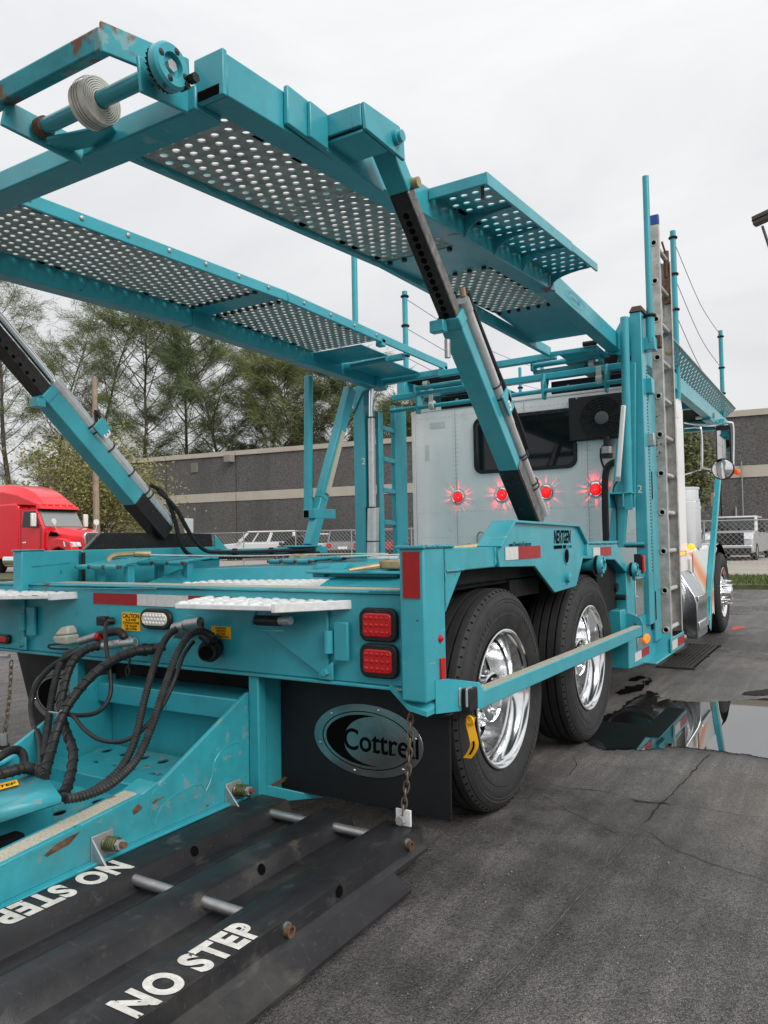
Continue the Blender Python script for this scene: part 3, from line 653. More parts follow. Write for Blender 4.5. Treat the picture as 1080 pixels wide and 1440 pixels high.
# white flip ramps lying out over the bumper
def flipramp(name, pts, capat, label):
    t = MB(); t.prism([(p.x, p.y, .962) for p in pts], (0,0,.022)); t = t.build(name, WHITEAL, None, loc=(pts[0].x, pts[0].y, .96), bevel=.004)
    tag(t, label, 'flip ramp', 'white flip ramps on the rear bumper')
    e0, e1, e2, e3 = pts    # near right, far right, far left, near left
    for j in range(5):
        for i in range(8):
            q = e3.lerp(e0, (i+.5+(.25 if j%2 else 0))/8.6).lerp(e2.lerp(e1, (i+.5)/8.6), .10+j*.2)
            m = MB(); m.lathe([(0,.026),(.006,.021),(.009,.010),(.0095,.001)], (q.x, q.y, .984), (0,0,1), 8); m.build('tread_button', WHITEAL, t)
    m = MB(); m.prism([(e0.x,e0.y,.955),(e1.x,e1.y,.955),(e1.x,e1.y,.992),(e0.x,e0.y,.992)], (.018,.004,0)); m.build('side_rail', WHITEAL, t, bevel=.003)
    m = MB(); m.cyl(V((capat.x-.02, capat.y+.05, .972)), V((capat.x+.02, capat.y-.04, .972)), .026, 14); m.build('hinge_tube', WHITEAL, t)
    m = MB(); m.cyl(V((capat.x+.02, capat.y-.04, .972)), V((capat.x+.028, capat.y-.058, .972)), .024, 14); m.build('rusty_end', RUSTY, t, label='rusty open end of the hinge tube')
    return t
flipramp('flip_ramp', [V((.70,2.30,0)), V((.93,2.60,0)), V((.08,2.57,0)), V((.24,2.24,0))], P(490,846,Z=.972), 'white buttoned flip ramp on the bumper between the yellow labels and the red tail lamps')
flipramp('flip_ramp', [V((-.86,2.42,0)), V((-.80,2.60,0)), V((-1.60,2.57,0)), V((-1.40,2.12,0))], P(82,833,Z=.972), 'white buttoned flip ramp on the bumper below the red semi truck')

# --- corner post, wheel arch, side rail
cp = pbox('corner_post', TEAL, (1.165, 2.492, .625), (1.272, 2.662, 1.2), bevel=.008)
m = MB(); m.prism([(1.09,2.53,.655),(1.19,2.5,.59),(1.268,2.5,.575),(1.268,2.66,.575),(1.268,2.66,.66),(1.268,2.49,.66)][0:4]+[(1.268,2.655,.66),(1.10,2.6,.66)], (0,0,.02)); m.build('foot_gusset', TEAL, cp, bevel=.004)
pbox('cap_plate', TEALR, (1.15, 2.482, 1.195), (1.278, 2.74, 1.206), cp, .003)
a = P(577,776,Y=2.489); b_ = P(599,842,Y=2.489)
m = MB(); m.box((1.183, 2.488, b_.z), (1.255, 2.4915, a.z)); m.build('reflective_tape', REFR, cp, smooth=False)
a = P(619,926,X=1.276); b_ = P(626,975,X=1.276); m = MB(); m.box((1.2725, a.y, b_.z), (1.282, b_.y, a.z)); m.build('side_reflector', REDL, cp, bevel=.002)
a = P(620,898,X=1.276); m = MB(); m.lathe([(0,.016),(.008,.013),(.012,.004)], (1.2725, a.y, a.z), (1,0,0), 14); m.build('side_marker', REDL, cp)
pxpoly('wheel_arch', TEAL, [(2.664,1.197),(2.664,.94),(2.82,1.10),(3.168,1.10),(3.168,1.19)], 1.270, .07)
fp = pxpoly('fender_plate', TEAL, [(3.153,1.19),(3.327,1.305),(4.297,1.291),(4.451,1.188),(4.415,1.11),(4.266,.949),(3.902,.938),(3.617,1.087),(3.172,1.10)], 1.285, .018, bevel=.003)
edge = [(3.153,1.19),(3.327,1.305),(4.297,1.291),(4.451,1.188),(4.43,1.12)]
for (y0,z0),(y1,z1) in zip(edge, edge[1:]): pbeam('edge_flange', TEAL, (1.245,y0,z0), (1.245,y1,z1), .12, .012, fp, .003)
a = P(797,782,X=1.287); m = MB(); m.lathe([(0,.038),(.003,.042),(.003,.047),(0,.047)], (1.2855, a.y, a.z), (1,0,0), 20); m.build('hole_rim', TEALR, fp)
m = MB(); m.lathe([(0,.001),(0,.0385)], (1.2865, a.y, a.z), (1,0,0), 20); m.build('hole', INK, fp)
a = P(797,812,X=1.287); m = MB(); m.lathe([(0,.03),(.02,.028),(.024,.01),(.024,.001)], (1.2855, a.y, a.z), (1,0,0), 14); m.build('pivot_pin', TEAL, fp)
tape(fp, (1.2865, P(710.5,788,X=1.287).y, P(710.5,788,X=1.287).z), (0,1,0), (0,0,1), [.155, .30], .06, 'w')
a = P(779,764,X=1.287); b_ = P(804,764,X=1.287)
m = MB(); m.text('NEXTGEN', (1.286, a.y, a.z), (0,1,.0), (0,0,1), .098, .0015, .025, 'LEFT', .62*(b_.y-a.y)/.30, 1.0, lambda x, y: (x+.25*y, y)); m.build('lettering', INK, fp, smooth=False)
m = MB(); m.box((1.286, a.y, a.z-.03), (1.2875, a.y+.13, a.z-.012)); m.box((1.286, a.y+.15, a.z-.03), (1.2875, a.y+.20, a.z-.012)); m.text('SYSTEM', (1.286, a.y+.22, a.z-.028), (0,1,0), (0,0,1), .02, .0015, .01, 'LEFT', 1.1); m.build('lettering', INK, fp, smooth=False)
a = P(716,770.5,X=1.287); m = MB(); m.text('www.ChicagoAutoTrucks.com', (1.286, a.y, a.z+.003), (0,1,0), (0,0,1), .034, .0015, .02, 'LEFT', .66); m.build('lettering', INK, fp, smooth=False)
sr = pxpoly('side_rail', TEAL, [(4.452,1.185),(5.237,1.177),(5.30,1.12),(5.524,.988),(5.46,.97),(5.17,1.069),(4.43,1.10)], 1.268, .07)
a = P(834,783,X=1.27); tape(sr, (1.2695, a.y, a.z), (0,1,0), (0,0,1), [.15,.26], .055, 'w')
pbox('rail_cap', TEALR, (1.15, 4.452, 1.186), (1.275, 5.24, 1.196), sr, .003)
# inner fender strut behind the wheels and the tool box ahead of them
pbeam('fender_strut', UNDER, (1.15,4.75,1.07), (1.15,5.42,.78), .10, .02); pbox('shade_block', UNDER, (.95,4.98,.72), (1.20,5.44,1.05)); pbox('shade_block', UNDER, (1.165,2.70,1.03), (1.19,5.2,1.175))  # strut blackened and dark blocks added as the shade behind the rail
m = MB(); m.tube(spline([(1.1,4.72,1.08),(1.1,5.05,.99),(1.1,5.3,.8),(1.1,5.4,.62)], 6), .02, 6); m.build('fender_edge', BLACKST, T)
tb = pxpoly('tool_box', TEAL, [(5.46,.30),(5.46,.97),(6.05,.97),(6.30,.97),(6.30,.285),(5.9,.27)], 1.268, .50, bevel=.006)
a = P(894,868,X=1.27); b_ = P(913,811,X=1.27)
m = MB(); m.box((1.2685, a.y, a.z), (1.276, b_.y+.12, b_.z+.01)); m.build('tool_box_door', CHROME, tb, bevel=.003)
for z in (.62, .78, .92): pcyl('bolt', ZINC, (1.276, a.y+.03, z), (1.284, a.y+.03, z), .010, tb, 8)
a = P(896,914,X=1.27); b_ = P(913,889,X=1.27); m = MB(); m.box((1.2685, a.y, a.z), (1.277, b_.y, b_.z)); m.build('lamp_plate', DULLAL, tb, bevel=.003)
c = P(907.5,898,X=1.28); m = MB(); m.prism([(1.277, c.y+.085*math.cos(k*math.pi/10), c.z+.035*math.sin(k*math.pi/10)) for k in range(20)], (.022,0,0)); m.build('amber_marker', AMBER, tb, bevel=.006)
a = P(893,933,X=1.27); tape(tb, (1.2690, a.y, a.z+.01), (0,1,0), (0,0,1), [.20,.25], .06, 'w')
# winches on the rail
def winch(y, z, r=.058):
    wn_ = MB(); wn_.cyl((1.18,y,z), (1.30,y,z), .036, 16); wn_ = wn_.build('winch_drum', TEAL, T)
    m = MB(); n_ = 22; prof = []
    for k in range(n_*2): an = math.pi*k/n_; rr = r*(1.0 if k % 2 else .88); prof.append((1.285, y+rr*math.cos(an), z+rr*math.sin(an)))
    m.prism(prof, (.018,0,0)); m.build('ratchet_gear', BLACKST, wn_)
    m = MB(); m.lathe([(0,.0),(0,r),(.02,r*.98),(.03,r*.86),(.03,.03),(.012,.028),(.012,.001)], (1.306,y,z), (1,0,0), 24); m.build('winch_head', TEAL, wn_)
    for k in range(4):
        an = k*math.pi/2+.4; m = MB(); m.lathe([(0,.010),(.003,.001)], (1.336, y+.043*math.cos(an), z+.043*math.sin(an)), (1,0,0), 10); m.build('bar_hole', INK, wn_)
    m = MB(); m.beam((1.30,y+.03,z-.07), (1.30,y+.07,z-.03), .02, .03); m.build('pawl', TEAL, wn_, bevel=.003)
winch(4.66, 1.055); winch(5.50, .99, .05)
m = MB(); m.cyl((1.10,5.40,.88), (1.22,5.40,.87), .03, 10); m.cyl((1.2,5.42,.80),(1.27,5.42,.80), .02, 8); m.build('ratchet_pawl', BLACKST, T)
# side guard bar
gb = pbeam('guard_bar', TEAL, (1.345,2.77,.598), (1.345,5.42,.574), .055, .066, bevel=.004)
m = MB(); m.beam((1.345,2.78,.6325), (1.345,5.41,.6085), .044, .003); m.build('anti_slip_strip', CREAM, gb)
m = MB(); m.prism([(1.274,2.56,.575),(1.274,2.56,.70),(1.30,2.60,.70),(1.36,2.755,.665),(1.372,2.765,.64),(1.372,2.765,.565)], (-.0,.012,0)); m.build('bracket', TEAL, gb)
m = MB(); m.prism([(1.26,5.43,.70),(1.36,5.43,.66),(1.375,5.43,.62),(1.375,5.43,.53),(1.26,5.43,.50)], (0,.015,0)); m.build('bracket', TEAL, gb)
pbox('mounting_plate', TEAL, (1.1, 5.30, .52), (1.262, 5.44, .72), gb)
ub = MB()
for dx in (0, .03): ub.tube(spline([(1.325+dx,2.70,.655),(1.325+dx,2.665,.658),(1.325+dx,2.66,.64),(1.325+dx,2.66,.59)], 4), .005, 6)
ub.build('u_bolt', ZINC, gb); pbox('socket', BLACKST, (1.30,2.67,.565), (1.362,2.755,.655), gb)
m = MB(); m.tube(spline([P(656,985,X=1.31), P(640,1000,X=1.30), P(625,1006,X=1.27), P(608,1008,X=1.2)], 5), .009, 8); m.build('latch_lever', BLACKST, gb)
# --- wheels
def wheel(y, x=1.265, outer=True, steer=False):
    wh = bpy.data.objects.new('wheel', None); COL.objects.link(wh); wh.parent = T; wh.location = V((x, y, .5)) - ORG[T.name]; ORG[wh.name] = V((x, y, .5))
    c = (x, y, .5); ax = (-1,0,0); m = MB()
    pr = [(.035,.295),(.022,.315),(.008,.345),(.002,.375),(.0005,.383),(.003,.386),(.001,.40),(.0,.42),(.004,.433),(.002,.437),(.006,.447),(.004,.452),(.010,.462),(.016,.473),(.020,.4745),(.024,.482),(.034,.4935),(.046,.497)]
    h = .046; n_g = 4; wdt = .285; step = (wdt-2*h)/(n_g+.0)
    for k in range(n_g):
        g0 = h + step*(k+.5)-.007; pr += [(g0,.4985),(g0+.002,.4845),(g0+.012,.4845),(g0+.014,.4985)]
    pr += [(wdt-.046,.497),(wdt-.03,.49),(wdt-.01,.46),(wdt,.42),(wdt-.005,.36),(wdt-.03,.30)]
    m.lathe(pr, c, ax, 72); m.build('tyre', RUBBER, wh, ang=25)
    m = MB()     # shoulder notches
    for k in range(72):
        an = 2*math.pi*k/72; cs, sn = math.cos(an), math.sin(an); a = V((x-.022, y+.4835*cs, .5+.4835*sn)); m.beam(a+V((.001,0,0)), a+V((-.010,.007*cs,.007*sn)), .005, .003, (0,cs,sn))
    m.build('tread_notches', INK, wh, kind='stuff', recalc=False)
    m = MB()     # raised sidewall blocks
    for k0 in (25, 115, 205, 295):
        for k in range(9):
            an = math.radians(k0+k*4.2); cs, sn = math.cos(an), math.sin(an); a = V((x+.0005, y+.408*cs, .5+.408*sn)); tn = V((0,-sn,cs))
            m.beam(a-tn*.008, a+tn*.007, .003, .020, (0,cs,sn))
    m.build('sidewall_lettering', mat('sidewall_grey', (.034,.034,.035), .55) if 'sidewall_grey' not in bpy.data.materials else bpy.data.materials['sidewall_grey'], wh, kind='stuff')
    if outer:
        if not steer:
            m = MB(); m.lathe([(.035,.285),(.018,.312),(.012,.312),(.010,.306),(.014,.298),(.05,.288),(.058,.280),(.10,.272),(.105,.258),(.165,.250),(.20,.236),(.205,.21),(.195,.16),(.195,.135)], c, ax, 64); m.build('rim', CHROME, wh)
            m = MB(); m.lathe([(.20,.17),(.19,.165),(.17,.118),(.10,.108),(.085,.112),(.075,.112),(.070,.104),(.070,.06),(.060,.055),(.060,.001)], c, ax, 40); m.build('hub', CHROME, wh)
            for k in range(8):
                an = k*math.pi/4; m = MB(); m.cyl((x-.062, y+.078*math.cos(an), .5+.078*math.sin(an)), (x-.070, y+.078*math.cos(an), .5+.078*math.sin(an)), .010, 6); m.build('axle_stud', CHROME, wh)
            m = MB(); m.lathe([(0,.02),(.006,.018),(.008,.001)], (x-.0595,y,.5), (1,0,0), 14); m.build('hub_cap', BLUEDOT, wh)
            nr, hx, hr = .148, .195, .206
        else:
            m = MB(); m.lathe([(.035,.285),(.018,.312),(.012,.312),(.010,.306),(.014,.298),(.06,.288),(.075,.270),(.06,.24),(.03,.20),(.02,.17),(.02,.12)], c, ax, 56); m.build('rim', CHROME, wh)
            m = MB(); m.lathe([(.02,.125),(.0,.115),(-.05,.105),(-.075,.09),(-.09,.05),(-.092,.001)], c, ax, 32); m.build('hub', CHROME, wh)
            nr, hx, hr = .145, .02, .215
        for k in range(10):
            an = k*math.pi/5; cy, cz = y+nr*math.cos(an), .5+nr*math.sin(an); m = MB(); m.tube([(x-hx,cy,cz),(x-hx+.02,cy,cz),(x-hx+.045,cy,cz),(x-hx+(.10 if steer else .06),cy,cz)], [.020,.018,.014,.004], 8); m.build('lug_nut', CHROME, wh)
            an += math.pi/10; cy, cz = y+hr*math.cos(an), .5+hr*math.sin(an); m = MB(); m.lathe([(0,.001),(0,.026),(.003,.029)], (x-hx-(.018 if steer else .0)+.008, cy, cz), (1,0,0), 14)
            m.build('hand_hole', INK, wh)
    return wh
WY1, WY2 = 3.28, 4.61
wheel(WY1); wheel(WY2); wheel(WY1, .90, False); wheel(WY2, .90, False); wheel(10.40, 1.24, True, True)
# weld beads along the joints
def weld(a, b_, par, r=.006, seed=1):
    a, b_ = V(a), V(b_); rnd = random.Random(seed); n = max(4, int((b_-a).length/.012)); pts = [a.lerp(b_, i/n)+V((rnd.gauss(0,.0008),rnd.gauss(0,.0008),rnd.gauss(0,.0008))) for i in range(n+1)]
    m = MB(); m.tube(pts, [r*(.75+.5*rnd.random()) for _ in pts], 6); m.build('weld_bead', TEALR, par)
weld((1.168,YB-.004,.70), (1.168,YB-.004,.80), bump, .005, 1); weld((1.168,YB-.004,.84), (1.168,YB-.004,.90), bump, .005, 2); weld((1.168,YB-.004,.93), (1.168,YB-.004,1.0), bump, .006, 3)
weld((1.274,2.665,1.105), (1.274,2.83,1.105), cp, .007, 4); weld((1.272,2.664,.95), (1.272,2.664,1.19), cp, .004, 5); weld((1.0,YB-.01,1.031), (1.16,YB-.012,1.031), bump, .006, 6)
weld((1.16,2.488,1.203), (1.27,2.488,1.203), cp, .006, 7); weld((1.276,2.50,1.203), (1.276,2.73,1.203), cp, .006, 8); weld((1.270,3.155,1.11), (1.272,3.155,1.19), fp, .008, 9)
weld((1.2865,3.16,1.19), (1.2865,3.33,1.304), fp, .006, 10); weld((1.2865,3.33,1.306), (1.2865,4.29,1.293), fp, .005, 11); weld((1.274,4.46,1.19), (1.274,5.2,1.182), sr, .005, 12)
weld((-1.2,YB-.012,1.0), (-.2,YB-.012,1.018), bump, .003, 13)
# --- under the deck: chassis, wells
ch = pbox('chassis', UNDER, (-.95, 2.78, .45), (.60, 9.5, .92))
pbox('wheel_well', UNDER, (.58, 2.78, .35), (.61, 5.44, 1.0), ch); pbox('wheel_well', UNDER, (.60, 2.68, 1.005), (1.16, 5.44, 1.025), ch)
pbox('axle', UNDER, (-.9, WY1-.06, .44), (.95, WY1+.06, .56), ch); pbox('axle', UNDER, (-.9, WY2-.06, .44), (.95, WY2+.06, .56), ch)
pbox('fender_brace', UNDER, (.7, 3.55, .93), (1.18, 3.95, 1.02), ch)
pbox('cross_member', UNDER, (-1.15, 5.5, .25), (.75, 5.7, .9), ch)
dk = pbox('lower_deck', TEAL, (-1.15, 2.805, .94), (.59, 6.7, .985)); m = MB(); m.prism([(.56,2.81,1.026),(.56,2.81,1.03),(.56,2.9,1.06),(.56,5.44,1.06),(.56,5.44,1.026)], (.605,0,0)); m.build('wheel_cover', TEAL, dk, bevel=.003); pbox('lower_deck', TEAL, (.59,5.45,.94), (1.14,6.7,.985), dk)

# --- mud flaps
def mudflap(x0, x1, z0, z1, yy, logo=True, skew=0):
    f = MB(); f.prism([(x0, yy, z1), (x1, yy, z1), (x1-.005, yy, z0), (x0+skew, yy, z0+.005)], (0,.012,0)); f = f.build('mud_flap', FLAP, T, bevel=.003)
    cx, cz, rx, rz = P(516,1041,Y=yy).x if x0 > 0 else (x0+x1)/2, P(516,1041,Y=yy).z, .270, .150; yf = yy-.0005
    if not logo: return f
    def ell(ax_, az_, oy, n=48, ox=0, oz=0): return [(cx+ox+ax_*math.cos(2*math.pi*k/n), yf-oy, cz+oz+az_*math.sin(2*math.pi*k/n)) for k in range(n)]
    m = MB(); m.prism(ell(rx, rz, .0), (0,-.004,0)); m.build('emblem_plate', bpy.data.materials['emblem_steel'], f, bevel=.0015)
    m = MB(); a = ell(rx*.835, rz*.80, .0045); b_ = ell(rx*.815, rz*.775, .0045); n = len(a); m.add(a+b_, [(i, (i+1)%n, n+(i+1)%n, n+i) for i in range(n)]); m.build('emblem_ring', INK, f, smooth=False)
    # crescent swoosh
    m = MB(); o_, i_ = [], []
    for k in range(25):
        an = math.radians(78 + 208*k/24); t_ = k/24; th = math.sin(math.pi*t_**.85)
        ex, ez = rx*.76*math.cos(an), rz*.70*math.sin(an); q = 1-.36*th
        o_.append((cx+ex, yf-.0046, cz+ez)); i_.append((cx+.02*th+ex*q, yf-.0046, cz+ez*(1-.28*th)))
    n = len(o_); m.add(o_+i_, [(i, i+1, n+i+1, n+i) for i in range(n-1)]); m.build('emblem_swoosh', INK, f, smooth=False)
    m = MB(); sz = .125; org = (cx-.118, yf-.0046, cz-.045); m.text('Cottrell', org, (1,0,0), (0,0,1), sz, .001, .012, 'LEFT', .92)
    # serifs
    for xs, zs, wd in ((.155,.0,.030),(.198,.0,.030),(.236,.0,.030),(.298,.0,.034),(.325,.0,.034)):
        m.box((org[0]+xs-.005, org[1]-.0015, org[2]), (org[0]+xs+wd-.008, org[1]-.0008, org[2]+.006))
    m.build('emblem_lettering', INK, f, smooth=False)
    for k in range(6):
        an = math.radians(15+60*k); m = MB(); m.lathe([(0,.007),(.003,.005),(.004,.001)], (cx+rx*.91*math.cos(an), yf-.004, cz+rz*.90*math.sin(an)), (0,-1,0), 8); m.build('rivet', CHROME, f)
    return f
mat('emblem_steel', (.36,.37,.37), .2, .9, .5, noise=(5,.6,1.2))
mudflap(.415, 1.262, .128, .65, 2.70)
mudflap(-1.66, -.80, .17, .63, 2.76, True, .19)

# --- stinger: side plates, floor, cross members, posts
st = bpy.data.objects.new('stinger_hitch', None); COL.objects.link(st); st.parent = T; st.location = V((-.13, 2.2, 0))-ORG[T.name]; ORG[st.name] = V((-.13, 2.2, 0))
prof = [(2.63,.575),(2.54,.575),(2.494,.552),(2.273,.438),(2.06,.330),(1.96,.300),(1.70,.272),(1.408,.243),(1.0,.20),(1.0,.09),(1.408,.135),(1.659,.144),(1.96,.148),(2.453,.150),(2.63,.150)]
for x0, sg in ((.36, 1), (-.60, -1)):
    m = MB(); m.prism([(x0, y, z) for y, z in prof], (-.02, 0, 0)); m.build('side_plate', TEALR if sg > 0 else TEAL, st, bevel=.003)
    up = [(2.04,.325),(1.96,.302),(1.70,.274),(1.408,.245),(1.0,.202)]
    for (y0,z0),(y1,z1) in zip(up, up[1:]): pbeam('top_flange', TEAL, (x0-.045*sg-.01, y0, z0), (x0-.045*sg-.01, y1, z1), .11, .014, st, .003)
    lo_ = [(1.0,.085),(1.408,.13),(1.66,.139),(1.96,.143),(2.5,.145)]
    for (y0,z0),(y1,z1) in zip(lo_, lo_[1:]): pbeam('bottom_flange', TEAL, (x0+.014*sg-.01, y0, z0), (x0+.014*sg-.01, y1, z1), .055, .012, st, .003)
m = MB()
cr_ = [(1.955,.309),(1.70,.2815),(1.408,.2525),(1.0,.2095)]
for (y0,z0),(y1,z1) in zip(cr_, cr_[1:]): m.beam((.305,y0,z0), (.305,y1,z1), .07, .003)
m.build('anti_slip_strip', CREAM, st)
# pressed reinforcing outline and scrapes on the outer plate
def onplate(pts, mt, nm, r=.0035):
    m = MB(); m.tube(spline([P(x, y, X=.3605) for x, y in pts], 5), r, 5); m.build(nm, mt, st)
onplate([(338,1043),(318,1050),(303,1068),(298,1092),(290,1112)], TEAL, 'weld_seam', .0022)
onplate([(287,1108),(282,1103),(268,1106),(240,1122),(225,1138),(217,1158),(213,1148),(213,1120),(219,1110)], TEAL, 'weld_seam', .0022)
for pts in ([(62,1203),(78,1188),(95,1178),(113,1169),(104,1180),(98,1187),(82,1196),(66,1205)], [(186,1140),(194,1130),(200,1135),(199,1139),(188,1146)], [(214,1129),(220,1123),(233,1120),(222,1126),(217,1131)]):
    m = MB(); m.add([P(x, y, X=.3612) for x, y in pts], [tuple(range(len(pts)))]); m.build('rust_scrape', RUSTY, st, smooth=False)
# perforated floor
m = MB(); m.perf((-.58,1.35,.085), (.33,1.35,.085), (-.58,2.57,.235), (.33,2.57,.235), 7, 9, .027, .006, 14); m.build('perforated_floor', TEALR, st)
pbox('ground_shade_sheet', UNDER, (-.58,1.3,.02), (.33,2.5,.03), st)  # dark sheet painting the shade on the ground below the floor
for y0, y1, z0, z1 in ((2.16,2.30,.17,.245),): pbox('cross_member', TEAL, (-.58,y0,z0), (.335,y1,z1), st)
pbox('front_wall', TEAL, (-.60,2.60,.15), (.355,2.62,.50), st); pbox('ledge', TEAL, (-.62,2.52,.50), (.355,2.75,.545), st); pbox('ledge_lip', TEAL, (-.62,2.515,.455), (.355,2.53,.548), st)
pbox('support_post', TEAL, (.362,2.545,.09), (.418,2.60,.650), st); pbox('support_post', TEAL, (-.86,2.545,.09), (-.80,2.60,.650), st)
m = MB(); m.prism([(.40,2.60,.09),(.40,2.60,.645),(.428,2.92,.645),(.428,2.92,.09)], (-.012,0,0)); m.prism([(.405,2.602,.09),(.41,2.602,.17),(.60,2.76,.10)], (0,.01,0)); m.build('post_web', TEAL, st, bevel=.003)
m = MB(); m.beam((.424,2.62,.16), (.434,2.85,.19), .012, .012); m.beam((.434,2.70,.172),(.434,2.83,.205),.02,.02); m.build('weld_scar', RUSTY, st)
# spring loaded brackets that carry the black skid platform
def springbracket(y, z):
    b = MB(); x = .3605
    b.prism([(x,y-.045,z-.055),(x,y+.045,z-.055),(x,y+.045,z+.05),(x,y-.045,z+.05)], (.008,0,0)); b.prism([(x,y-.045,z-.06),(x+.105,y-.045,z-.06),(x+.105,y+.045,z-.06),(x,y+.045,z-.06)], (0,0,.008))
    b.prism([(x,y-.045,z+.05),(x+.105,y-.045,z-.06),(x,y-.045,z-.06)], (0,.007,0)); b = b.build('spring_bracket', ZINC, st, bevel=.002)
    pts = []; c = V((x+.012,y+.012,z+.012)); d = V((.055,0,.006))
    for k in range(73): an = 2*math.pi*k/12; pts.append(c + d*(k/72)*1.1 + V((0, math.cos(an)*.021, math.sin(an)*.021)))
    m = MB(); m.tube(pts, .0045, 6); m.build('spring', SPRING, st)
    m = MB(); m.cyl(c, c+d*1.75, .011, 10); m.build('bolt', RUSTY, st); m = MB(); m.cyl(c+d*1.12, c+d*1.4, .019, 6); m.build('nut', ZINC, st)
for px, py in ((143,1193), (327,1117)):
    q = P(px, py, X=.362); springbracket(q.y, q.z+.004)

# ------------------------------------------------------------------ upper deck, right wheel track
def zr(y):  # bottom of the right rail along the truck
    ks = [(1.0,2.488),(1.62,2.523),(4.45,2.722),(4.75,2.728),(5.8,2.685),(6.2,2.668)]
    for (a, za), (b_, zb) in zip(ks, ks[1:]):
        if y <= b_: return za+(zb-za)*(y-a)/(b_-a)
    return ks[-1][1]
def rail(name, mt, x, wd, h, ys, zf, parent=None, dz=0, **k):
    o = None
    for y0, y1 in zip(ys, ys[1:]):
        m = MB(); a = V((x, y0, zf(y0)+h/2+dz)); b_ = V((x, y1, zf(y1)+h/2+dz)); m.beam(a, b_, wd, h); o = m.build(name, mt, parent or T, bevel=.005, **k)
    return o
RT = rail('deck_rail', TEAL, 1.08, .10, .127, (1.62, 4.46), zr)
rail('deck_rail', TEAL, 1.08, .10, .127, (4.465, 6.12), zr)
pbox('rail_end_plate', TEAL, (1.02, 1.600, zr(1.6)-.004), (1.135, 1.618, zr(1.6)+.132), RT, .003)
m = MB(); m.box((1.035, 1.599, zr(1.6)+.0), (1.12, 1.602, zr(1.6)+.03)); m.build('rail_opening', INK, RT)
s1 = P(537,366,X=.605).y; s2a = P(678,361,X=1.0).y; s2b = P(770,425,X=1.0).y
rail('track_edge', TEAL, .60, .035, .075, (1.62, s1), zr, dz=-.004); rail('track_edge', TEAL, .60, .035, .075, (s1+.005, 5.9), zr, dz=-.004)
tk = bpy.data.objects.new('right_track', None); tk.name = 'wheel_track'; COL.objects.link(tk); tk.parent = T; tk.location = V((.8, 3.5, 2.6))-ORG[T.name]; ORG[tk.name] = V((.8,3.5,2.6))
def perfdeck(x0, x1, y0, y1, zf, dz, nu, nv, rad, mt=GREYST, parent=None):
    m = MB(); m.perf((x0,y0,zf(y0)+dz), (x1,y0,zf(y0)+dz), (x0,y1,zf(y1)+dz), (x1,y1,zf(y1)+dz), nu, nv, rad, .006, 12); return m.build('perforated_plate', mt, parent or tk)
perfdeck(.62, 1.03, 1.72, s1-.02, zr, .02, 7, round((s1-1.74)/.0515), .0142)
perfdeck(.62, 1.03, s2a+.02, s2b, zr, .02, 7, round((s2b-s2a)/.0515), .0142)
def plate(name, mt, x0, x1, y0, y1, zf, dz, th=.008, parent=None):
    m = MB(); m.frustum([(x0,y0,zf(y0)+dz),(x1,y0,zf(y0)+dz),(x1,y1,zf(y1)+dz),(x0,y1,zf(y1)+dz)], [(x0,y0,zf(y0)+dz+th),(x1,y0,zf(y0)+dz+th),(x1,y1,zf(y1)+dz+th),(x0,y1,zf(y1)+dz+th)]); return m.build(name, mt, parent or tk, bevel=.002)
plate('splice_plate', TEAL, .62, 1.03, s1-.02, s2a+.02, zr, .006)
plate('front_plate', TEAL, .62, 1.03, s2b, 5.55, zr, .02); plate('front_plate', TEAL, .70, 1.03, 5.75, 6.1, zr, -.02)
pbox('plate_lip', TEAL, (.66,5.74,zr(5.75)-.05), (1.03,5.755,zr(5.75)-.012), tk); pcyl('lip_roller', BLACKST, (.93,5.72,zr(5.7)+.0), (1.03,5.72,zr(5.7)), .02, tk)
for y in (2.5, 3.3, s1, s2a, s2b+.03, 5.2): pbox('cross_bearer', TEAL, (.61, y-.02, zr(y)+.028), (1.03, y+.02, zr(y)+.075), tk, .003)
def bolts(x0, x1, y, zf, n, parent, dz=0, mt=BLACKST):
    for i in range(n):
        x = x0+(x1-x0)*i/(n-1); m = MB(); m.cyl((x,y,zf(y)+dz-.012), (x,y,zf(y)+dz+.006), .014, 6); m.build('bolt', mt, parent)
bolts(.66, 1.0, 1.70, zr, 5, tk, .008); bolts(.66, 1.0, s1-.01, zr, 5, tk, .004); bolts(.66, 1.0, s2a+.02, zr, 5, tk, .004); bolts(.66, 1.0, s2b+.015, zr, 6, tk, .008)
# oval emblem outlined on the rail
c = P(809,423,X=1.1315); m = MB(); e = [(c.y+.21*math.cos(2*math.pi*k/40), c.z+.040*math.sin(2*math.pi*k/40)) for k in range(40)]; e2 = [(c.y+.203*math.cos(2*math.pi*k/40), c.z+.035*math.sin(2*math.pi*k/40)) for k in range(40)]
m.add([(1.1315,y,z) for y,z in e]+[(1.1315,y,z) for y,z in e2], [(i,(i+1)%40,40+(i+1)%40,40+i) for i in range(40)])
m.text('Cottrell', (1.131, c.y-.15, c.z-.015), (0,1,0), (0,0,1), .055, .0008, .0, 'LEFT', 1.45); m.build('rail_emblem', TEALR, T, smooth=False)
# red stencil marks on the rail underside
for px, py, tx in ((628,315,'/'), (768,412,'RC')):
    q = P(px, py, Z=2.68); m = MB(); m.text(tx, (1.09, q.y, zr(q.y)-.001), (0,1,0), (1,0,0), .085, .0, .02); m.build('red_stencil', REFR, T, smooth=False)
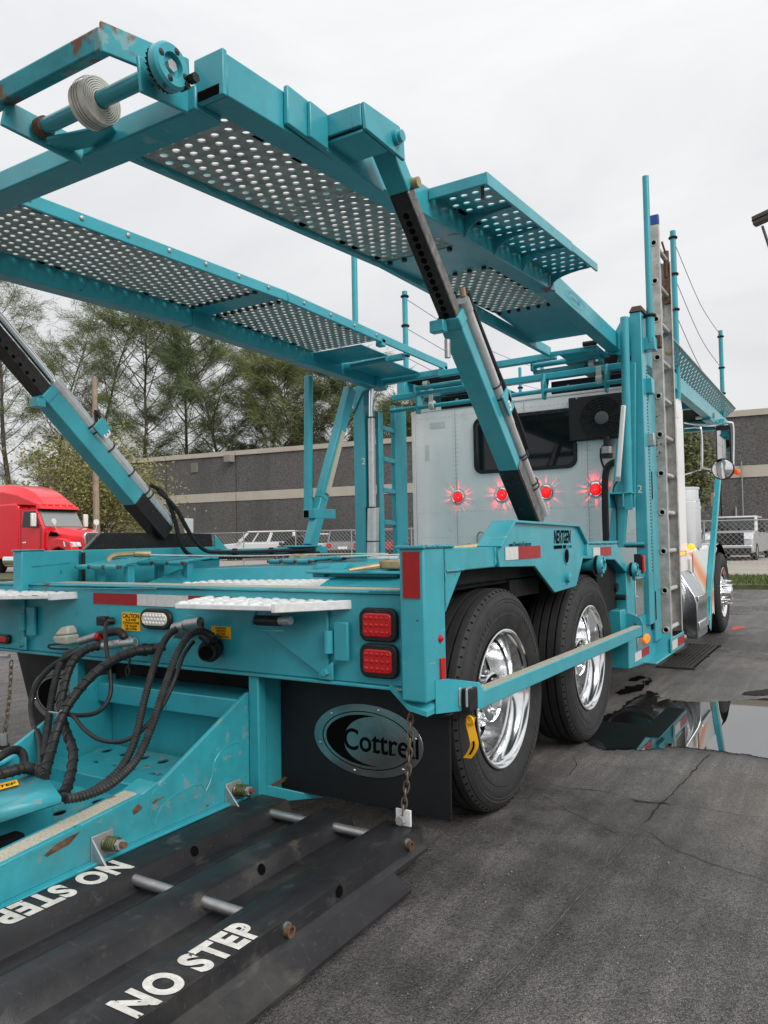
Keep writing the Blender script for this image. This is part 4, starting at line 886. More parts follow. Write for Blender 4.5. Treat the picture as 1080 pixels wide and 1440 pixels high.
# outrigger: perforated fold-out shelf with curved gussets
oa, ob_, oc, od = P(598,252,X=1.132), P(680,229,Z=2.80), P(851,384,Z=2.84), P(779,402,X=1.132)
z0 = zr(oa.y)+.11; z1 = zr(od.y)+.10; xo = min(1.56, max(1.40, (ob_.x+oc.x)/2)); y0, y1 = oa.y+.03, od.y-.02; ym = y0+(y1-y0)*.70
def osz(y): return z0+(z1-z0)*(y-y0)/(y1-y0)
m = MB(); m.perf((1.132,y0,z0),(xo,y0,z0),(1.132,y1,z1),(xo,y1,z1), 5, 19, .0160, .006, 12); shelf = m.build('outrigger_shelf', TEAL, T)
m = MB(); m.beam((1.132,y0,z0-.014),(xo,y0,z0-.014), .012, .05); m.build('shelf_end_lip', TEAL, shelf, bevel=.003)
m = MB(); m.beam((xo,y0-.005,z0-.016),(xo,ym,osz(ym)-.016), .012, .055); m.build('shelf_edge_lip', TEAL, shelf, bevel=.003)
m = MB(); m.beam((xo,ym+.006,osz(ym)-.016),(xo,y1,z1-.016), .012, .045); m.build('shelf_edge_lip', TEAL, shelf, bevel=.003)
for f in (.22,.44,.68,.97):
    y = y0+(y1-y0)*f; z = osz(y)-.008; zb = zr(y)+.0; pts = [(1.132,y,z),(1.132,y,zb)]
    for k in range(7): an = math.pi/2*k/6; pts.append((1.145+(xo-.03-1.145)*(1-math.cos(an)), y, zb+.02+(z-.012-zb-.02)*math.sin(an)))
    pts.append((xo-.03,y,z)); m = MB(); m.prism(pts, (0,.009,0)); m.build('gusset', TEAL, shelf, bevel=.002)
m = MB(); m.cyl((xo-.05,y0+.07,z0-.06),(xo-.05,y0+.07,z0+.02), .008, 8); m.build('pin', RUSTY, shelf)
# rear cross beam and the roller frame hanging off the back
yc = 1.60
pbeam('cross_beam', TEAL, (1.03,yc+.05,zr(yc)+.02), (-2.3,yc+.05,zr(yc)+.03), .11, .075)
fr = [P(151,56,Y=1.36), P(-30,152,Y=1.36)]
rf = MB(); rf.beam(fr[0], fr[1], .05, .058, (0,-.25,1)); rf = rf.build('roller_frame', TEALRUST, T, bevel=.006)
pbeam('frame_arm', TEALRUST, fr[0]+V((-.005,-.02,-.0)), V((1.00, yc, zr(yc)+.10)), .012, .085, rf, .004)
pbeam('frame_arm', TEAL, V((.99,1.42,zr(1.4)+.02)), V((.995, yc, zr(yc)+.03)), .012, .10, rf, .004)
la = P(4,158,Y=1.36); lb_ = P(62,186,Y=1.47)
pbeam('frame_arm', TEAL, la, V((lb_.x+.02, yc, lb_.z-.02)), .014, .085, rf, .004)
lc = P(150,206,Y=1.56)
pbeam('frame_arm', TEAL, V((lb_.x+.0, yc-.10, lb_.z-.03)), V((lc.x, yc, zr(yc)+.02)), .09, .012, rf, .004)
sa, sb = P(60,180,Y=1.46), P(232,97,Y=1.46)
pcyl('roller_shaft', TEAL, sa, sb, .024, rf); d_ = (sb-sa).normalized(); pcyl('shaft_boss', RUSTY, sa-d_*.01, sa+d_*.02, .032, rf)
m = MB(); n_ = 26; u_ = d_.orthogonal().normalized(); w_ = d_.cross(u_); m.prism([sb - d_*.012 + (u_*math.cos(math.pi*k/n_)+w_*math.sin(math.pi*k/n_))*(.062 if k % 2 else .054) for k in range(n_*2)], d_*.016); m.build('ratchet_gear', BLACKST, rf)
m = MB(); m.lathe([(.004,.01),(.004,.064),(.026,.063),(.034,.056),(.034,.034),(.018,.032),(.018,.001)], sb, d_, 28); m.build('ratchet_head', TEAL, rf)
for k in range(4): an = k*math.pi/2+.5; m = MB(); q = sb+d_*.0345+(u_*math.cos(an)+w_*math.sin(an))*.045; m.lathe([(0,.010),(.003,.001)], q, d_, 10); m.build('bar_hole', BLACKST, rf)
m = MB(); m.cyl(sb+d_*.018, sb+d_*.03, .017, 6); m.build('centre_bolt', ZINC, rf)
m = MB(); q = P(268,112,Y=1.52); m.cyl(q, q+V((.022,0,0)), .015, 6); m.cyl(q+V((-.03,-.01,-.02)), q+V((.0,-.01,-.02)), .011, 8); m.build('pawl_bolt', BLACKST, rf)
# strap roll on the shaft
sc_ = sa.lerp(sb, .455); sr_ = MB(); hw = .032; turns = 7; pts = []
for k in range(turns*24+1):
    an = 2*math.pi*k/24; r = .024+ .0062*k/24; pts.append((an, r))
vs = []; fs = []
for an, r in pts:
    e_ = (u_*math.cos(an)+w_*math.sin(an)); vs += [sc_+e_*r-d_*hw, sc_+e_*r+d_*hw, sc_+e_*(r+.0042)+d_*hw, sc_+e_*(r+.0042)-d_*hw]
for i in range(len(pts)-1):
    for k in range(4): fs.append((i*4+k, i*4+(k+1)%4, (i+1)*4+(k+1)%4, (i+1)*4+k))
sr_.add(vs, fs); so = sr_.build('strap_roll', STRAP, None, loc=sc_); tag(so, 'cream webbing strap rolled up on the shaft at the very top rear of the truck', 'strap', 'rolled webbing straps')
m = MB(); vs = []; fs = []
for i, (an, r) in enumerate(pts):
    e_ = (u_*math.cos(an)+w_*math.sin(an)); vs += [sc_+e_*(r+.0043)-d_*hw*.98, sc_+e_*(r+.0043)+d_*hw*.98]
m.add(vs, [(2*i,2*i+1,2*i+3,2*i+2) for i in range(len(pts)-1)])
for q in (.35, -.35, 0):
    m2 = MB(); ps = [sc_+(u_*math.cos(an)+w_*math.sin(an))*(pts[-1][1]+.0046)+d_*hw*q for an in [2*math.pi*k/36 for k in range(37)]]; m2.tube(ps, .0009, 4, False); m2.build('stitched_line', STRAPD, so)
# --- pivot block and telescoping arm, right side
YA0, ZA0, YA1, ZA1 = 2.38, 2.595, 3.72, 1.24
pa = P(512,142,X=1.31); pb_ = P(568,182,X=1.31); pc = P(570,226,X=1.31); pd = P(524,188,X=1.31)
m = MB(); pl = [(1.31,pa.y,pa.z),(1.31,pb_.y-.03,pb_.z-.002),(1.31,pb_.y,pb_.z-.03),(1.31,pc.y,pc.z),(1.31,pa.y+.01,pd.z)]
m.prism(pl, (-.014,0,0)); pv = m.build('pivot_block', TEAL, T, bevel=.003)
m = MB(); m.box((1.132, pa.y+.0, pd.z+.012), (1.295, pa.y+.012, pa.z)); m.box((1.132, pa.y+.012, pa.z-.014), (1.295, pb_.y-.04, pa.z-.002)); m.box((1.132, pa.y+.012, pd.z-.006), (1.295, pa.y+.17, pd.z+.006)); m.build('pivot_box', TEAL, pv, bevel=.003)
m = MB(); m.box((1.132, pa.y-.20, zr(pa.y)+.0), (1.150, pb_.y+.12, zr(pa.y)+.126)); m.box((1.15, pa.y-.10, zr(pa.y)-.004), (1.165, pa.y, zr(pa.y)+.118)); m.build('doubler_plate', TEAL, pv, bevel=.004)
c = P(556,194,X=1.31); m = MB(); m.lathe([(0,.026),(.014,.026),(.016,.02),(.030,.02),(.031,.001)], (1.3105,c.y,c.z), (1,0,0), 16); m.build('pivot_pin', TEAL, pv)
ad = V((0, YA1-YA0, ZA1-ZA0)).normalized(); an_ = V((0, -ad.z, ad.y))   # along the arm, and its upper normal
if an_.z < 0: an_ = -an_
# lower edge of the arm from the survey, X = 1.27
def armpt(t, lift=0, x=1.225): 
    a = V((x, 2.337, 2.609)); b_ = V((x, 3.715, 1.300)); return a.lerp(b_, t)+an_*lift
def armseg(name, mt, t0, t1, x0, x1, l0, l1, parent=None, bevel=.006):
    m = MB(); q = []
    for t in (t0, t1):
        for x, l_ in ((x0,l0),(x1,l0),(x1,l1),(x0,l1)): q.append(armpt(t, l_, x))
    m.frustum(q[:4], q[4:]); return m.build(name, mt, parent or T, bevel=bevel)
arm = armseg('support_arm', TEAL, .362, .90, 1.175, 1.272, 0, .066)
armseg('arm_top', TEAL, -.02, .07, 1.186, 1.272, .0, .066, arm)
m = MB(); a = P(588,262,X=1.285); m.cyl((1.268,a.y-.02,a.z+.005), (1.300,a.y-.02,a.z+.005), .020, 16); m.build('brass_pin', BRASSZ, arm)
armseg('inner_tube', WORNST, .07, .365, 1.191, 1.268, .002, .060, arm); armseg('inner_tube_face', TUBE, .07, .365, 1.190, 1.266, -.0015, .03, arm, .002)
for k in range(15):
    t = .115+k*.0165; q = armpt(t, -.003, 1.226); m = MB(); m.lathe([(0,.001),(0,.0125)], q, -an_, 12); m.build('adjustment_hole', INK, arm)
armseg('boot', BLACKST, .805, 1.02, 1.170, 1.2735, -.002, .070, arm); armseg('boot_side', WORNST, .80, 1.02, 1.274, 1.276, .012, .072, arm, .001)
armseg('collar', TEAL, .355, .385, 1.17, 1.276, -.006, .072, arm)
m = MB(); q = armpt(.372, -.02, 1.19); m.box((q.x-.035,q.y-.04,q.z-.02),(q.x+.03,q.y+.0,q.z+.03)); m.build('pin_latch', TEAL, arm, bevel=.004); m = MB(); q = P(629,478,Y=q.y-.01); m.cyl(q, q+V((0,0,-.075)), .013, 10); m.build('latch_pin', DULLAL, arm)
# hydraulic cylinder riding on the arm
hc = MB(); hc.cyl(armpt(.352,.105,1.262), armpt(.70,.105,1.262), .030, 20); hc = hc.build('hydraulic_cylinder', CYL, T)
pcyl('cylinder_barrel', CYL, armpt(.70,.105,1.262), armpt(1.02,.105,1.262), .027, hc)
pcyl('gland', ZINC, armpt(.345,.105,1.262), armpt(.375,.105,1.262), .034, hc); pcyl('fitting', BRASSZ, armpt(.345,.135,1.262), armpt(.328,.15,1.262), .014, hc, 8)
m = MB(); m.tube(spline([armpt(.36,.14,1.25), armpt(.35,.20,1.25), armpt(.40,.20,1.25), armpt(.52,.165,1.27), armpt(.6,.155,1.28), armpt(.72,.16,1.285), armpt(.8,.15,1.285)], 8), .013, 8); m.build('hydraulic_hose', HOSE, hc)
for t in (.58, .615, .80, .81, .90, .915): m = MB(); m.torus(armpt(t,.108,1.262), ad, .033, .004, 16, 6); m.build('hose_clip', HOSE, hc)
m = MB(); q0, q1 = armpt(.61,.09,1.285), armpt(.67,.09,1.285); m.frustum([armpt(.605,.07,1.29),armpt(.605,.15,1.29),armpt(.605,.15,1.30),armpt(.605,.07,1.30)], [armpt(.665,.07,1.29),armpt(.665,.15,1.29),armpt(.665,.15,1.30),armpt(.665,.07,1.30)]); m.box((1.225,armpt(.63,.14).y-.02,armpt(.63,.14).z-.03),(1.30,armpt(.63,.14).y+.02,armpt(.63,.14).z+.03)); m.build('number_plate', TEAL, hc, bevel=.003)
m = MB(); m.text('3', armpt(.655,.085,1.3005), (0,.74,.67), (0,-.67,.74), .07, .001, .02); m.build('lettering', WHITEN, hc, smooth=False)

# --- left wheel track
def zl(y): return 2.742 + (y-2.1)*.032 if y < 3.6 else 2.79-(y-3.6)*.016
YE = 6.1
lt = bpy.data.objects.new('wheel_track', None); COL.objects.link(lt); lt.parent = T; lt.location = V((-.75,3.5,2.7))-ORG[T.name]; ORG[lt.name] = V((-.75,3.5,2.7))
LB = rail('deck_rail', TEAL, -1.10, .11, .125, (1.2, 3.62), lambda y: zl(y)-.115)
rail('deck_rail', TEAL, -1.10, .11, .125, (3.625, 4.75, 6.1), lambda y: zl(y)-.12)
perfdeck(-1.045, -.43, 1.4, 3.60, zl, .0, 10, round(2.2/.0515), .0138, GREYST, lt)
perfdeck(-1.045, -.43, 3.78, 4.95, zl, .0, 10, round(1.17/.0515), .0138, GREYST, lt)
plate('splice_plate', TEAL, -1.045, -.43, 3.60, 3.78, zl, -.012, .008, lt); plate('front_plate', TEAL, -1.045, -.58, 4.95, 5.35, zl, -.02, .008, lt)
bolts(-1.0, -.47, 3.58, zl, 9, lt, -.012); bolts(-1.0, -.47, 3.81, zl, 9, lt, -.012)
fl_ = None
for y0, y1 in ((1.4,3.83),(3.84,6.1)):
    m = MB(); m.beam((-.42,y0,zl(y0)+.018), (-.42,y1,zl(y1)+.018), .02, .066); fl_ = m.build('track_edge', TEAL, lt, bevel=.005)
for y in [1.75, 2.02, 2.29, 2.56, 2.83, 3.10, 3.37, 3.64, 4.0, 4.3, 4.6, 4.9]:
    m = MB(); m.lathe([(0,.014),(.006,.012),(.010,.006),(.011,.001)], (-.4095, y, zl(y)+.02), (1,0,0), 8); m.build('bolt', ZINC, lt)
pbox('socket', TEAL, (-.47, 4.98, zl(5)-.04), (-.41, 5.04, zl(5)+.02), lt); pbox('socket', TEAL, (-.47, 6.04, zl(6)-.04), (-.41, 6.1, zl(6)+.02), lt)
plate('flap_plate', TEAL, -1.045, -.64, 5.42, 6.0, lambda y: zl(y)-.03, 0, .01, lt)
pbeam('flap_hinge', TEAL, (-1.05,5.40,zl(5.4)-.04), (-.46,5.40,zl(5.4)-.03), .05, .05, lt); pbeam('flap_hinge', TEAL, (-1.05,6.04,zl(6)-.05), (-.40,6.04,zl(6)-.04), .06, .06, lt)
for z in (0,): pcyl('flap_rod', TEALR, (-.95,5.36,zl(5.4)-.05), (-.6,5.36,zl(5.4)-.04), .018, lt)
# left arm and cylinder (inner face visible)
def larm(t, l_=0, x=-1.17):
    a = V((x, 2.356, 2.294)); b_ = V((x, 3.46, 1.28)); return a.lerp(b_, t)+V((0,.676,.737))*l_
def larmseg(name, mt, t0, t1, x0, x1, l0, l1, parent=None):
    m = MB(); q = []
    for t in (t0,t1):
        for x, l_ in ((x0,l0),(x1,l0),(x1,l1),(x0,l1)): q.append(larm(t,l_,x))
    m.frustum(q[:4], q[4:]); return m.build(name, mt, parent or T, bevel=.006)
la_ = larmseg('support_arm', TEAL, .235, .88, -1.28, -1.168, -.004, .098)
larmseg('inner_tube', TUBE, -.35, .24, -1.272, -1.175, .004, .088, la_)
larmseg('boot', BLACKST, .80, 1.02, -1.282, -1.165, -.006, .102, la_); larmseg('collar', TEAL, .225, .262, -1.285, -1.163, -.01, .104, la_)
for k in range(14):
    q = larm(-.3+k*.036, .022, -1.1745); m = MB(); m.lathe([(0,.001),(0,.011)], q, (1,0,0), 10); m.build('adjustment_hole', INK, la_)
m = MB(); q = larm(.25,-.03,-1.19); m.box((q.x-.04,q.y-.045,q.z-.02),(q.x+.03,q.y+.01,q.z+.03)); m.build('pin_latch', TEAL, la_, bevel=.004)
lcx = -1.19
lh = MB(); lh.cyl(larm(-.35,.125,lcx), larm(.28,.125,lcx), .022, 16); lh = lh.build('hydraulic_cylinder', CHROME, T)
pcyl('cylinder_barrel', CYL, larm(.24,.125,lcx), larm(1.0,.125,lcx), .037, lh, 20)
pcyl('gland', CYL, larm(.22,.125,lcx), larm(.265,.125,lcx), .043, lh, 20)
for t in (.44,.47,.565,.70,.81,.835): m = MB(); m.torus(larm(t,.125,lcx), (0,.737,-.676), .040, .005, 18, 6); m.build('hose_clip', HOSE, lh)
m = MB(); m.frustum([larm(.44,.10,-1.14),larm(.44,.19,-1.14),larm(.44,.19,-1.13),larm(.44,.10,-1.13)], [larm(.50,.10,-1.14),larm(.50,.19,-1.14),larm(.50,.19,-1.13),larm(.50,.10,-1.13)]); m.build('number_plate', TEAL, lh, bevel=.003)
m = MB(); m.text('3', larm(.49,.115,-1.1295), (0,.737,-.676), (0,.676,.737), .075, .001, .02); m.build('lettering', WHITEN, lh, smooth=False)
m = MB(); m.tube(spline([larm(.46,.17,-1.19), larm(.42,.22,-1.19), larm(.46,.2,-1.17)], 5), .010, 6); m.tube(spline([larm(.80,.17,-1.16), larm(.88,.20,-1.15), larm(.98,.14,-1.14), V((-1.13,3.60,1.20)), V((-1.13,3.75,1.13)), V((-1.13,4.0,1.13)), V((-1.13,5.1,1.135))], 8), .014, 6); m.tube(spline([larm(.84,.17,-1.14), larm(.95,.18,-1.12), V((-1.10,3.72,1.21)), V((-1.10,4.0,1.165)), V((-1.10,5.0,1.165))], 8), .014, 6); m.build('hydraulic_hose', HOSE, lh)

# --- left side rail, seen from inside
lr = pbox('side_rail', TEAL, (-1.28, 2.50, .95), (-1.20, 2.86, 1.205)); pbox('rail_cap', TEALR, (-1.285,2.49,1.2055), (-1.195,2.64,1.213), lr)
pbox('side_rail', TEAL, (-1.28, 2.88, .985), (-1.205, 4.02, 1.205)); pbox('side_rail', TEAL, (-1.28, 4.02, 1.13), (-1.15, 5.25, 1.185))
m = MB(); m.prism([(-1.215,2.905,1.206),(-1.215,3.02,1.305),(-1.215,3.95,1.298),(-1.215,3.965,1.206)], (-.02,0,0)); fpl = m.build('fender_plate', BLACKST, T, bevel=.004)
m = MB(); m.beam((-1.213,2.90,1.206), (-1.213,3.02,1.308), .02, .008); m.build('edge_highlight_strip', WORNST, fpl)  # pale strip standing in for the highlight on the bevelled edge
m = MB(); m.prism([(-1.2,3.97,1.186),(-1.2,3.97,1.29),(-1.2,4.08,1.20),(-1.2,4.10,1.186)], (-.015,0,0)); m.build('rail_gusset', TEAL, T, bevel=.003)
pcyl('rail_bumper', BLACKST, (-1.19,2.88,1.0), (-1.19,2.88,1.19), .012, lr, 8)
for y in (4.1,4.5,4.9): pbox('hose_clamp', BLACKST, (-1.15,y-.015,1.12), (-1.12,y+.015,1.19), lr)
m = MB(); a = P(277,751,X=-1.22); m.box((-1.225,3.70,1.30), (-1.215,3.78,1.40)); m.build('white_paddle', WHITEM, T, bevel=.004)
# scuff lines on rail
m = MB(); m.tube([(-1.199,2.56,1.12),(-1.199,2.80,1.135)], .004, 4); m.build('weld_seam', TEALR, lr)
# --- lower deck details: wheel well beam, toe racks, tread strip
m = MB(); m.frustum([(-1.02,3.15,.985),(-.05,3.68,.985),(-.05,6.3,.985),(-1.02,6.3,.985)], [(-.87,3.33,1.078),(-.05,3.72,1.083),(-.05,6.3,1.083),(-.87,6.3,1.078)]); wb = m.build('deck_beam', TEAL, T, bevel=.006)
pcyl('pipe_end', TEAL, (-.10,3.68,1.07), (.0,3.72,1.07), .028, wb)
m = MB(); m.frustum([(-.42,2.82,.985),(.36,2.95,.985),(.36,3.5,.985),(-.45,3.2,.985)], [(-.40,2.83,1.018),(.30,2.97,1.022),(.30,3.48,1.022),(-.42,3.18,1.018)]); ts = m.build('tread_strip', WHITEAL, T, bevel=.004)
for i in range(15):
    for j in range(3): m = MB(); m.lathe([(0,.024),(.006,.018),(.009,.001)], (-.37+i*.045+(.022 if j==1 else 0), 2.90+j*.09+i*.016, 1.021), (0,0,1), 8); m.build('tread_button', WHITEAL, ts)
m = MB(); m.frustum([(-.6,5.0,1.086),(.2,5.0,1.086),(.2,5.2,1.086),(-.6,5.2,1.086)], [(-.59,5.01,1.105),(.19,5.01,1.105),(.19,5.19,1.105),(-.59,5.19,1.105)]); m.build('tread_strip', WHITEAL, T, bevel=.003)
def toerack(x0, x1, y0, y1, z, tilt=0.0, tube=True):
    r_ = MB(); n = 5
    for i in range(n):
        x = x0+(x1-x0)*(i+.5)/n; r_.beam((x,y0,z), (x,y1,z+tilt), (x1-x0)/n*.48, .012)
    r_.beam((x0,y0,z-.002), (x1,y0,z-.002), .05, .014); r_.beam((x0,y1,z+tilt-.002), (x1,y1,z+tilt-.002), .05, .014); r_ = r_.build('toe_plate', TEAL, T, bevel=.003)
    if tube:
        for k in range(3):
            xa = x0+(x1-x0)*(k*.36); pcyl('hinge_tube', TEAL if k != 1 else TEALR, (xa,y0-.03,z-.01), (xa+(x1-x0)*.26,y0-.03,z-.01), .015, r_); 
        pcyl('hinge_rod', RUSTY, (x0-.02,y0-.03,z-.01), (x1+.02,y0-.03,z-.01), .009, r_)
toerack(-1.13,-.79,2.83,3.05,1.118,.03); toerack(-1.10,-.74,3.25,3.5,1.125,.015); toerack(-.62,-.30,3.9,4.2,1.112,.01); toerack(-.80,-.45,4.5,4.8,1.112,.0)
for x, y in ((-1.1,2.9),(-.85,2.9),(-1.05,3.3),(-.8,3.3)): pbox('rack_foot', TEAL, (x-.02,y,.985), (x+.02,y+.05,1.115), dk)
pl2 = MB()
pts = [(.44,2.86,1.080),(.92,2.86,1.080),(1.02,2.94,1.076),(1.02,3.95,1.115),(.45,3.95,1.118)]
pl2.prism(pts, (0,0,.012)); pl2 = pl2.build('toe_plate', TEAL, T, bevel=.004)
for i in range(4):
    for j in range(3):
        m = MB(); x = .53+i*.13; y = 2.98+j*.32; z = 1.092+(y-2.86)*.034; m.frustum([(x-.045,y,z),(x+.045,y,z),(x+.045,y+.16,z+.006),(x-.045,y+.16,z+.006)], [(x-.045,y+.04,z+.028),(x+.045,y+.04,z+.028),(x+.045,y+.16,z+.012),(x-.045,y+.16,z+.012)]); m.build('pressed_louvre', TEAL, pl2, bevel=.002)
pbox('toe_plate_support', TEAL, (.5,2.93,1.06), (.9,3.0,1.08), pl2); pbox('toe_plate_leg', TEAL, (.45,2.9,1.06), (.52,2.95,1.08), pl2)

# --- masts
rm = pbox('mast', TEAL, (1.215, 6.0, .55), (1.300, 6.16, 2.95)); pbox('mast', TEAL, (1.215, 6.20, .40), (1.296, 6.42, 2.50), rm); pbox('mast_slot', UNDER, (1.215,6.16,.5), (1.285,6.20,2.6), rm, 0)
for k in range(62):
    z = .95+k*.026; m = MB(); m.box((1.3002, 6.115, z), (1.3015, 6.135, z+.013)); 
    if k % 1 == 0: m.build('adjustment_hole', INK, rm, smooth=False)
for z in (1.62, .68): pbox('mast_slot', INK, (1.29,6.205,z-.11), (1.2975,6.235,z+.11), rm, 0)
m = MB(); m.frustum([(1.21,5.99,2.951),(1.31,5.99,2.951),(1.31,6.2,2.951),(1.21,6.2,2.951)], [(1.23,6.01,3.0),(1.30,6.01,3.0),(1.30,6.19,3.0),(1.23,6.19,3.0)]); m.build('mast_cap', BROWNCAP, rm, bevel=.004)
m = MB(); m.text('2', (1.232, 5.9985, 1.555), (1,0,0), (0,0,1), .085, .001, .0); m.build('lettering', WHITEN, rm, smooth=False)
m = MB(); m.prism([(1.08,6.10,2.60),(1.215,6.0,2.93),(1.215,6.0,2.62)], (0,.02,0)); m.prism([(1.0,6.02,2.67),(1.15,6.02,2.92),(1.215,6.02,2.92),(1.215,6.02,2.62)], (0,.02,0)); m.build('mast_gusset', TEAL, rm, bevel=.003)
stb = MB(); stb.cyl((1.185,5.92,1.55), (1.195,5.92,2.90), .032, 20); stb = stb.build('stake_tube', TEAL, T)
m = MB(); m.frustum([(1.02,5.93,1.14),(1.13,5.93,1.14),(1.13,6.0,1.14),(1.02,6.0,1.14)], [(1.10,5.93,1.95),(1.22,5.93,1.95),(1.22,6.0,1.95),(1.10,6.0,1.95)]); m.build('leaning_strut', TEAL, stb, bevel=.004)
m = MB(); m.frustum([(1.14,5.95,1.5),(1.225,5.95,1.5),(1.225,5.99,1.5),(1.14,5.99,1.5)], [(1.20,5.95,2.55),(1.26,5.95,2.55),(1.26,5.99,2.55),(1.20,5.99,2.55)]); m.build('leaning_strut', TEAL, stb, bevel=.004)
m = MB(); a = P(855,693,Y=5.82); b_ = P(884,713,Y=5.82); m.box((a.x,5.82,a.z-.012), (1.235,5.93,a.z)); m.box((a.x,5.82,b_.z), (a.x+.01,5.93,a.z)); m.box((a.x+.105,5.82,b_.z), (a.x+.117,5.93,a.z)); m.box((a.x+.117,5.84,b_.z-.02), (1.23,5.86,a.z-.012)); m.box((a.x,5.92,b_.z), (1.23,5.94,a.z)); m.build('stake_pocket', TEAL, stb, bevel=.003)
m = MB(); a = P(877,570,Y=5.86); b_ = P(869,672,Y=5.86); m.beam(a, b_, .035, .03, (0,-1,0)); lb = m.build('light_bar', WHITEM, T, bevel=.008); m = MB(); m.box((b_.x-.02,5.845,b_.z-.03),(b_.x+.02,5.875,b_.z+.01)); m.build('end_cap', DULLAL, lb, bevel=.003)
m = MB(); m.tube(spline([b_+V((0,0,-.02)), b_+V((-.04,0,-.10)), b_+V((-.03,.05,-.3)), b_+V((-.05,.05,-.9))], 6), .006, 6); m.build('cable', HOSE, lb)
pcyl('turnbuckle', TEALR, (1.13,5.96,1.165), (1.28,5.98,1.165), .014); pcyl('turnbuckle', RUSTY, (1.13,5.99,1.145), (1.28,6.0,1.145), .008)
a = P(897,795,Y=5.9); m = MB(); m.box((a.x-.03,5.9,.94), (a.x+.03,5.94,1.09)); ml = m.build('side_marker', BLACKST, T, bevel=.008); m = MB(); m.box((a.x+.031,5.895,.95), (a.x+.045,5.945,1.08)); m.build('lens', REDL, ml, bevel=.004)
# left mast with its chrome lift cylinder and steps
lm = pbox('mast', TEAL, (-1.30, 5.9, .95), (-1.18, 6.02, 2.66)); pbox('mast', TEAL, (-1.115, 5.99, .95), (-1.08, 6.07, 2.42), lm)
m = MB(); m.text('2', (-1.215, 5.8985, 1.93), (1,0,0), (0,0,1), .085, .001, .0); m.build('lettering', WHITEN, lm, smooth=False)
m = MB(); m.prism([(-1.30,5.88,2.40),(-1.16,5.88,2.70),(-1.02,5.88,2.72),(-1.02,5.88,2.64),(-1.18,5.88,2.60)], (0,.03,0)); m.build('mast_gusset', TEAL, lm, bevel=.004)
lc_ = MB(); lc_.cyl((-1.135,5.93,1.0), (-1.115,5.93,1.53), .056, 20); lc_ = lc_.build('lift_cylinder', CYL, T)
pcyl('cylinder_barrel', CYL, (-1.125,5.93,1.53), (-1.12,5.93,2.36), .034, lc_); pcyl('rod', CHROME, (-1.12,5.93,2.36), (-1.115,5.93,2.68), .026, lc_)
for z, r in ((1.53,.058),(1.22,.0575),(2.36,.038)): m = MB(); m.torus((-1.122 if z > 1.3 else -1.128,5.93,z), (0,0,1), r, .006, 20, 6); m.build('band', HOSE, lc_)
hl = pbox('step_post', TEAL, (-1.125, 6.28, .98), (-1.075, 6.50, 2.52), None)
for z in (2.283, 1.99, 1.70, 1.398): pbeam('step', TEAL, (-1.10,6.05,z), (-1.10,6.28,z-.012), .04, .045, hl)
ls = MB(); p_ = [(4.98,1.19),(5.14,1.576),(5.60,2.57)]
for (y0,z0),(y1,z1) in zip(p_, p_[1:]): ls.beam((-1.13,y0,z0), (-1.13,y1,z1), .075, .10, (0,-.9,.4))
ls = ls.build('brace', TEAL, T, bevel=.006)
m = MB(); m.beam((-1.085,5.17,1.62), (-1.085,5.42,2.17), .012, .05, (0,-.9,.4)); m.build('brace_strip', CREAM, ls)
pbox('brace_foot', TEAL, (-1.2,4.72,1.185), (-1.08,5.08,1.20), ls)
a = P(434,529,X=-1.18); b_ = P(434,716,X=-1.18)
lk = pbeam('stake_tube', TEAL, (-1.18,a.y,a.z), (-1.18,b_.y-.01,b_.z-.07), .055, .055); pbox('stake_pocket', TEAL, (-1.21,b_.y-.04,b_.z-.08), (-1.09,b_.y+.26,b_.z), lk)
m = MB(); m.box((-1.2,b_.y-.042,b_.z-.07),(-1.15,b_.y-.039,b_.z-.012)); m.build('pocket_mouth', INK, lk, smooth=False)
# cross bars between the masts and the winch shaft below them
pbeam('cross_beam', TEAL, (-1.10,6.30,2.59), (1.20,6.30,2.61), .07, .055); pbeam('cross_beam', TEAL, (-.42,5.95,2.675), (.64,5.95,2.69), .06, .055)
sh = pcyl('winch_shaft', TEAL, (-1.08,6.22,2.455), (1.15,6.22,2.475), .02)
for x in (-.80, -.05, .42, .95):
    m = MB(); m.prism([(x,6.20,2.40),(x,6.26,2.40),(x,6.34,2.56),(x,6.34,2.64),(x,6.26,2.64),(x,6.20,2.52)], (.02,0,0)); m.build('shaft_bracket', TEAL, sh, bevel=.003)
pbox('perforated_strip', BLACKST, (-.62,6.36,2.44), (-.10,6.375,2.56), sh); pbox('perforated_strip', BLACKST, (.45,6.36,2.46), (1.18,6.375,2.57), sh)
for x in [-.55+.1*k for k in range(5)]+[.5+.1*k for k in range(7)]: m = MB(); m.lathe([(0,.001),(0,.018)], (x,6.358,2.51), (0,-1,0), 10); m.build('slot', WHITEN if int(x*100)%3==0 else INK, sh)
for x0, x1, z in ((-.72,-.22,2.60),(.40,.98,2.655)):
    m = MB(); m.cyl((x0,6.05,z), (x1,6.05,z+.005), .022, 12); m.build('roller', TEAL, sh)
    m = MB(); m.beam((x0,6.08,z-.05), (x1,6.08,z-.045), .03, .03); m.build('roller_bar', TEAL, sh)
    pbox('roller_end', TEAL, (x1-.02,6.0,z-.05), (x1,6.12,z+.03), sh); pbox('roller_end', TEAL, (x0,6.0,z-.05), (x0+.02,6.12,z+.03), sh)
def hungroll(px, py, yy, label, r=.042):
    c = P(px, py, Y=yy); m = MB(); m.lathe([(-.022,.018),(-.022,r),(.022,r),(.022,.018)], c, (1,0,0), 20, True); o = m.build('strap_roll', STRAP, None, loc=c); tag(o, label, 'strap', 'rolled webbing straps'); return o, c
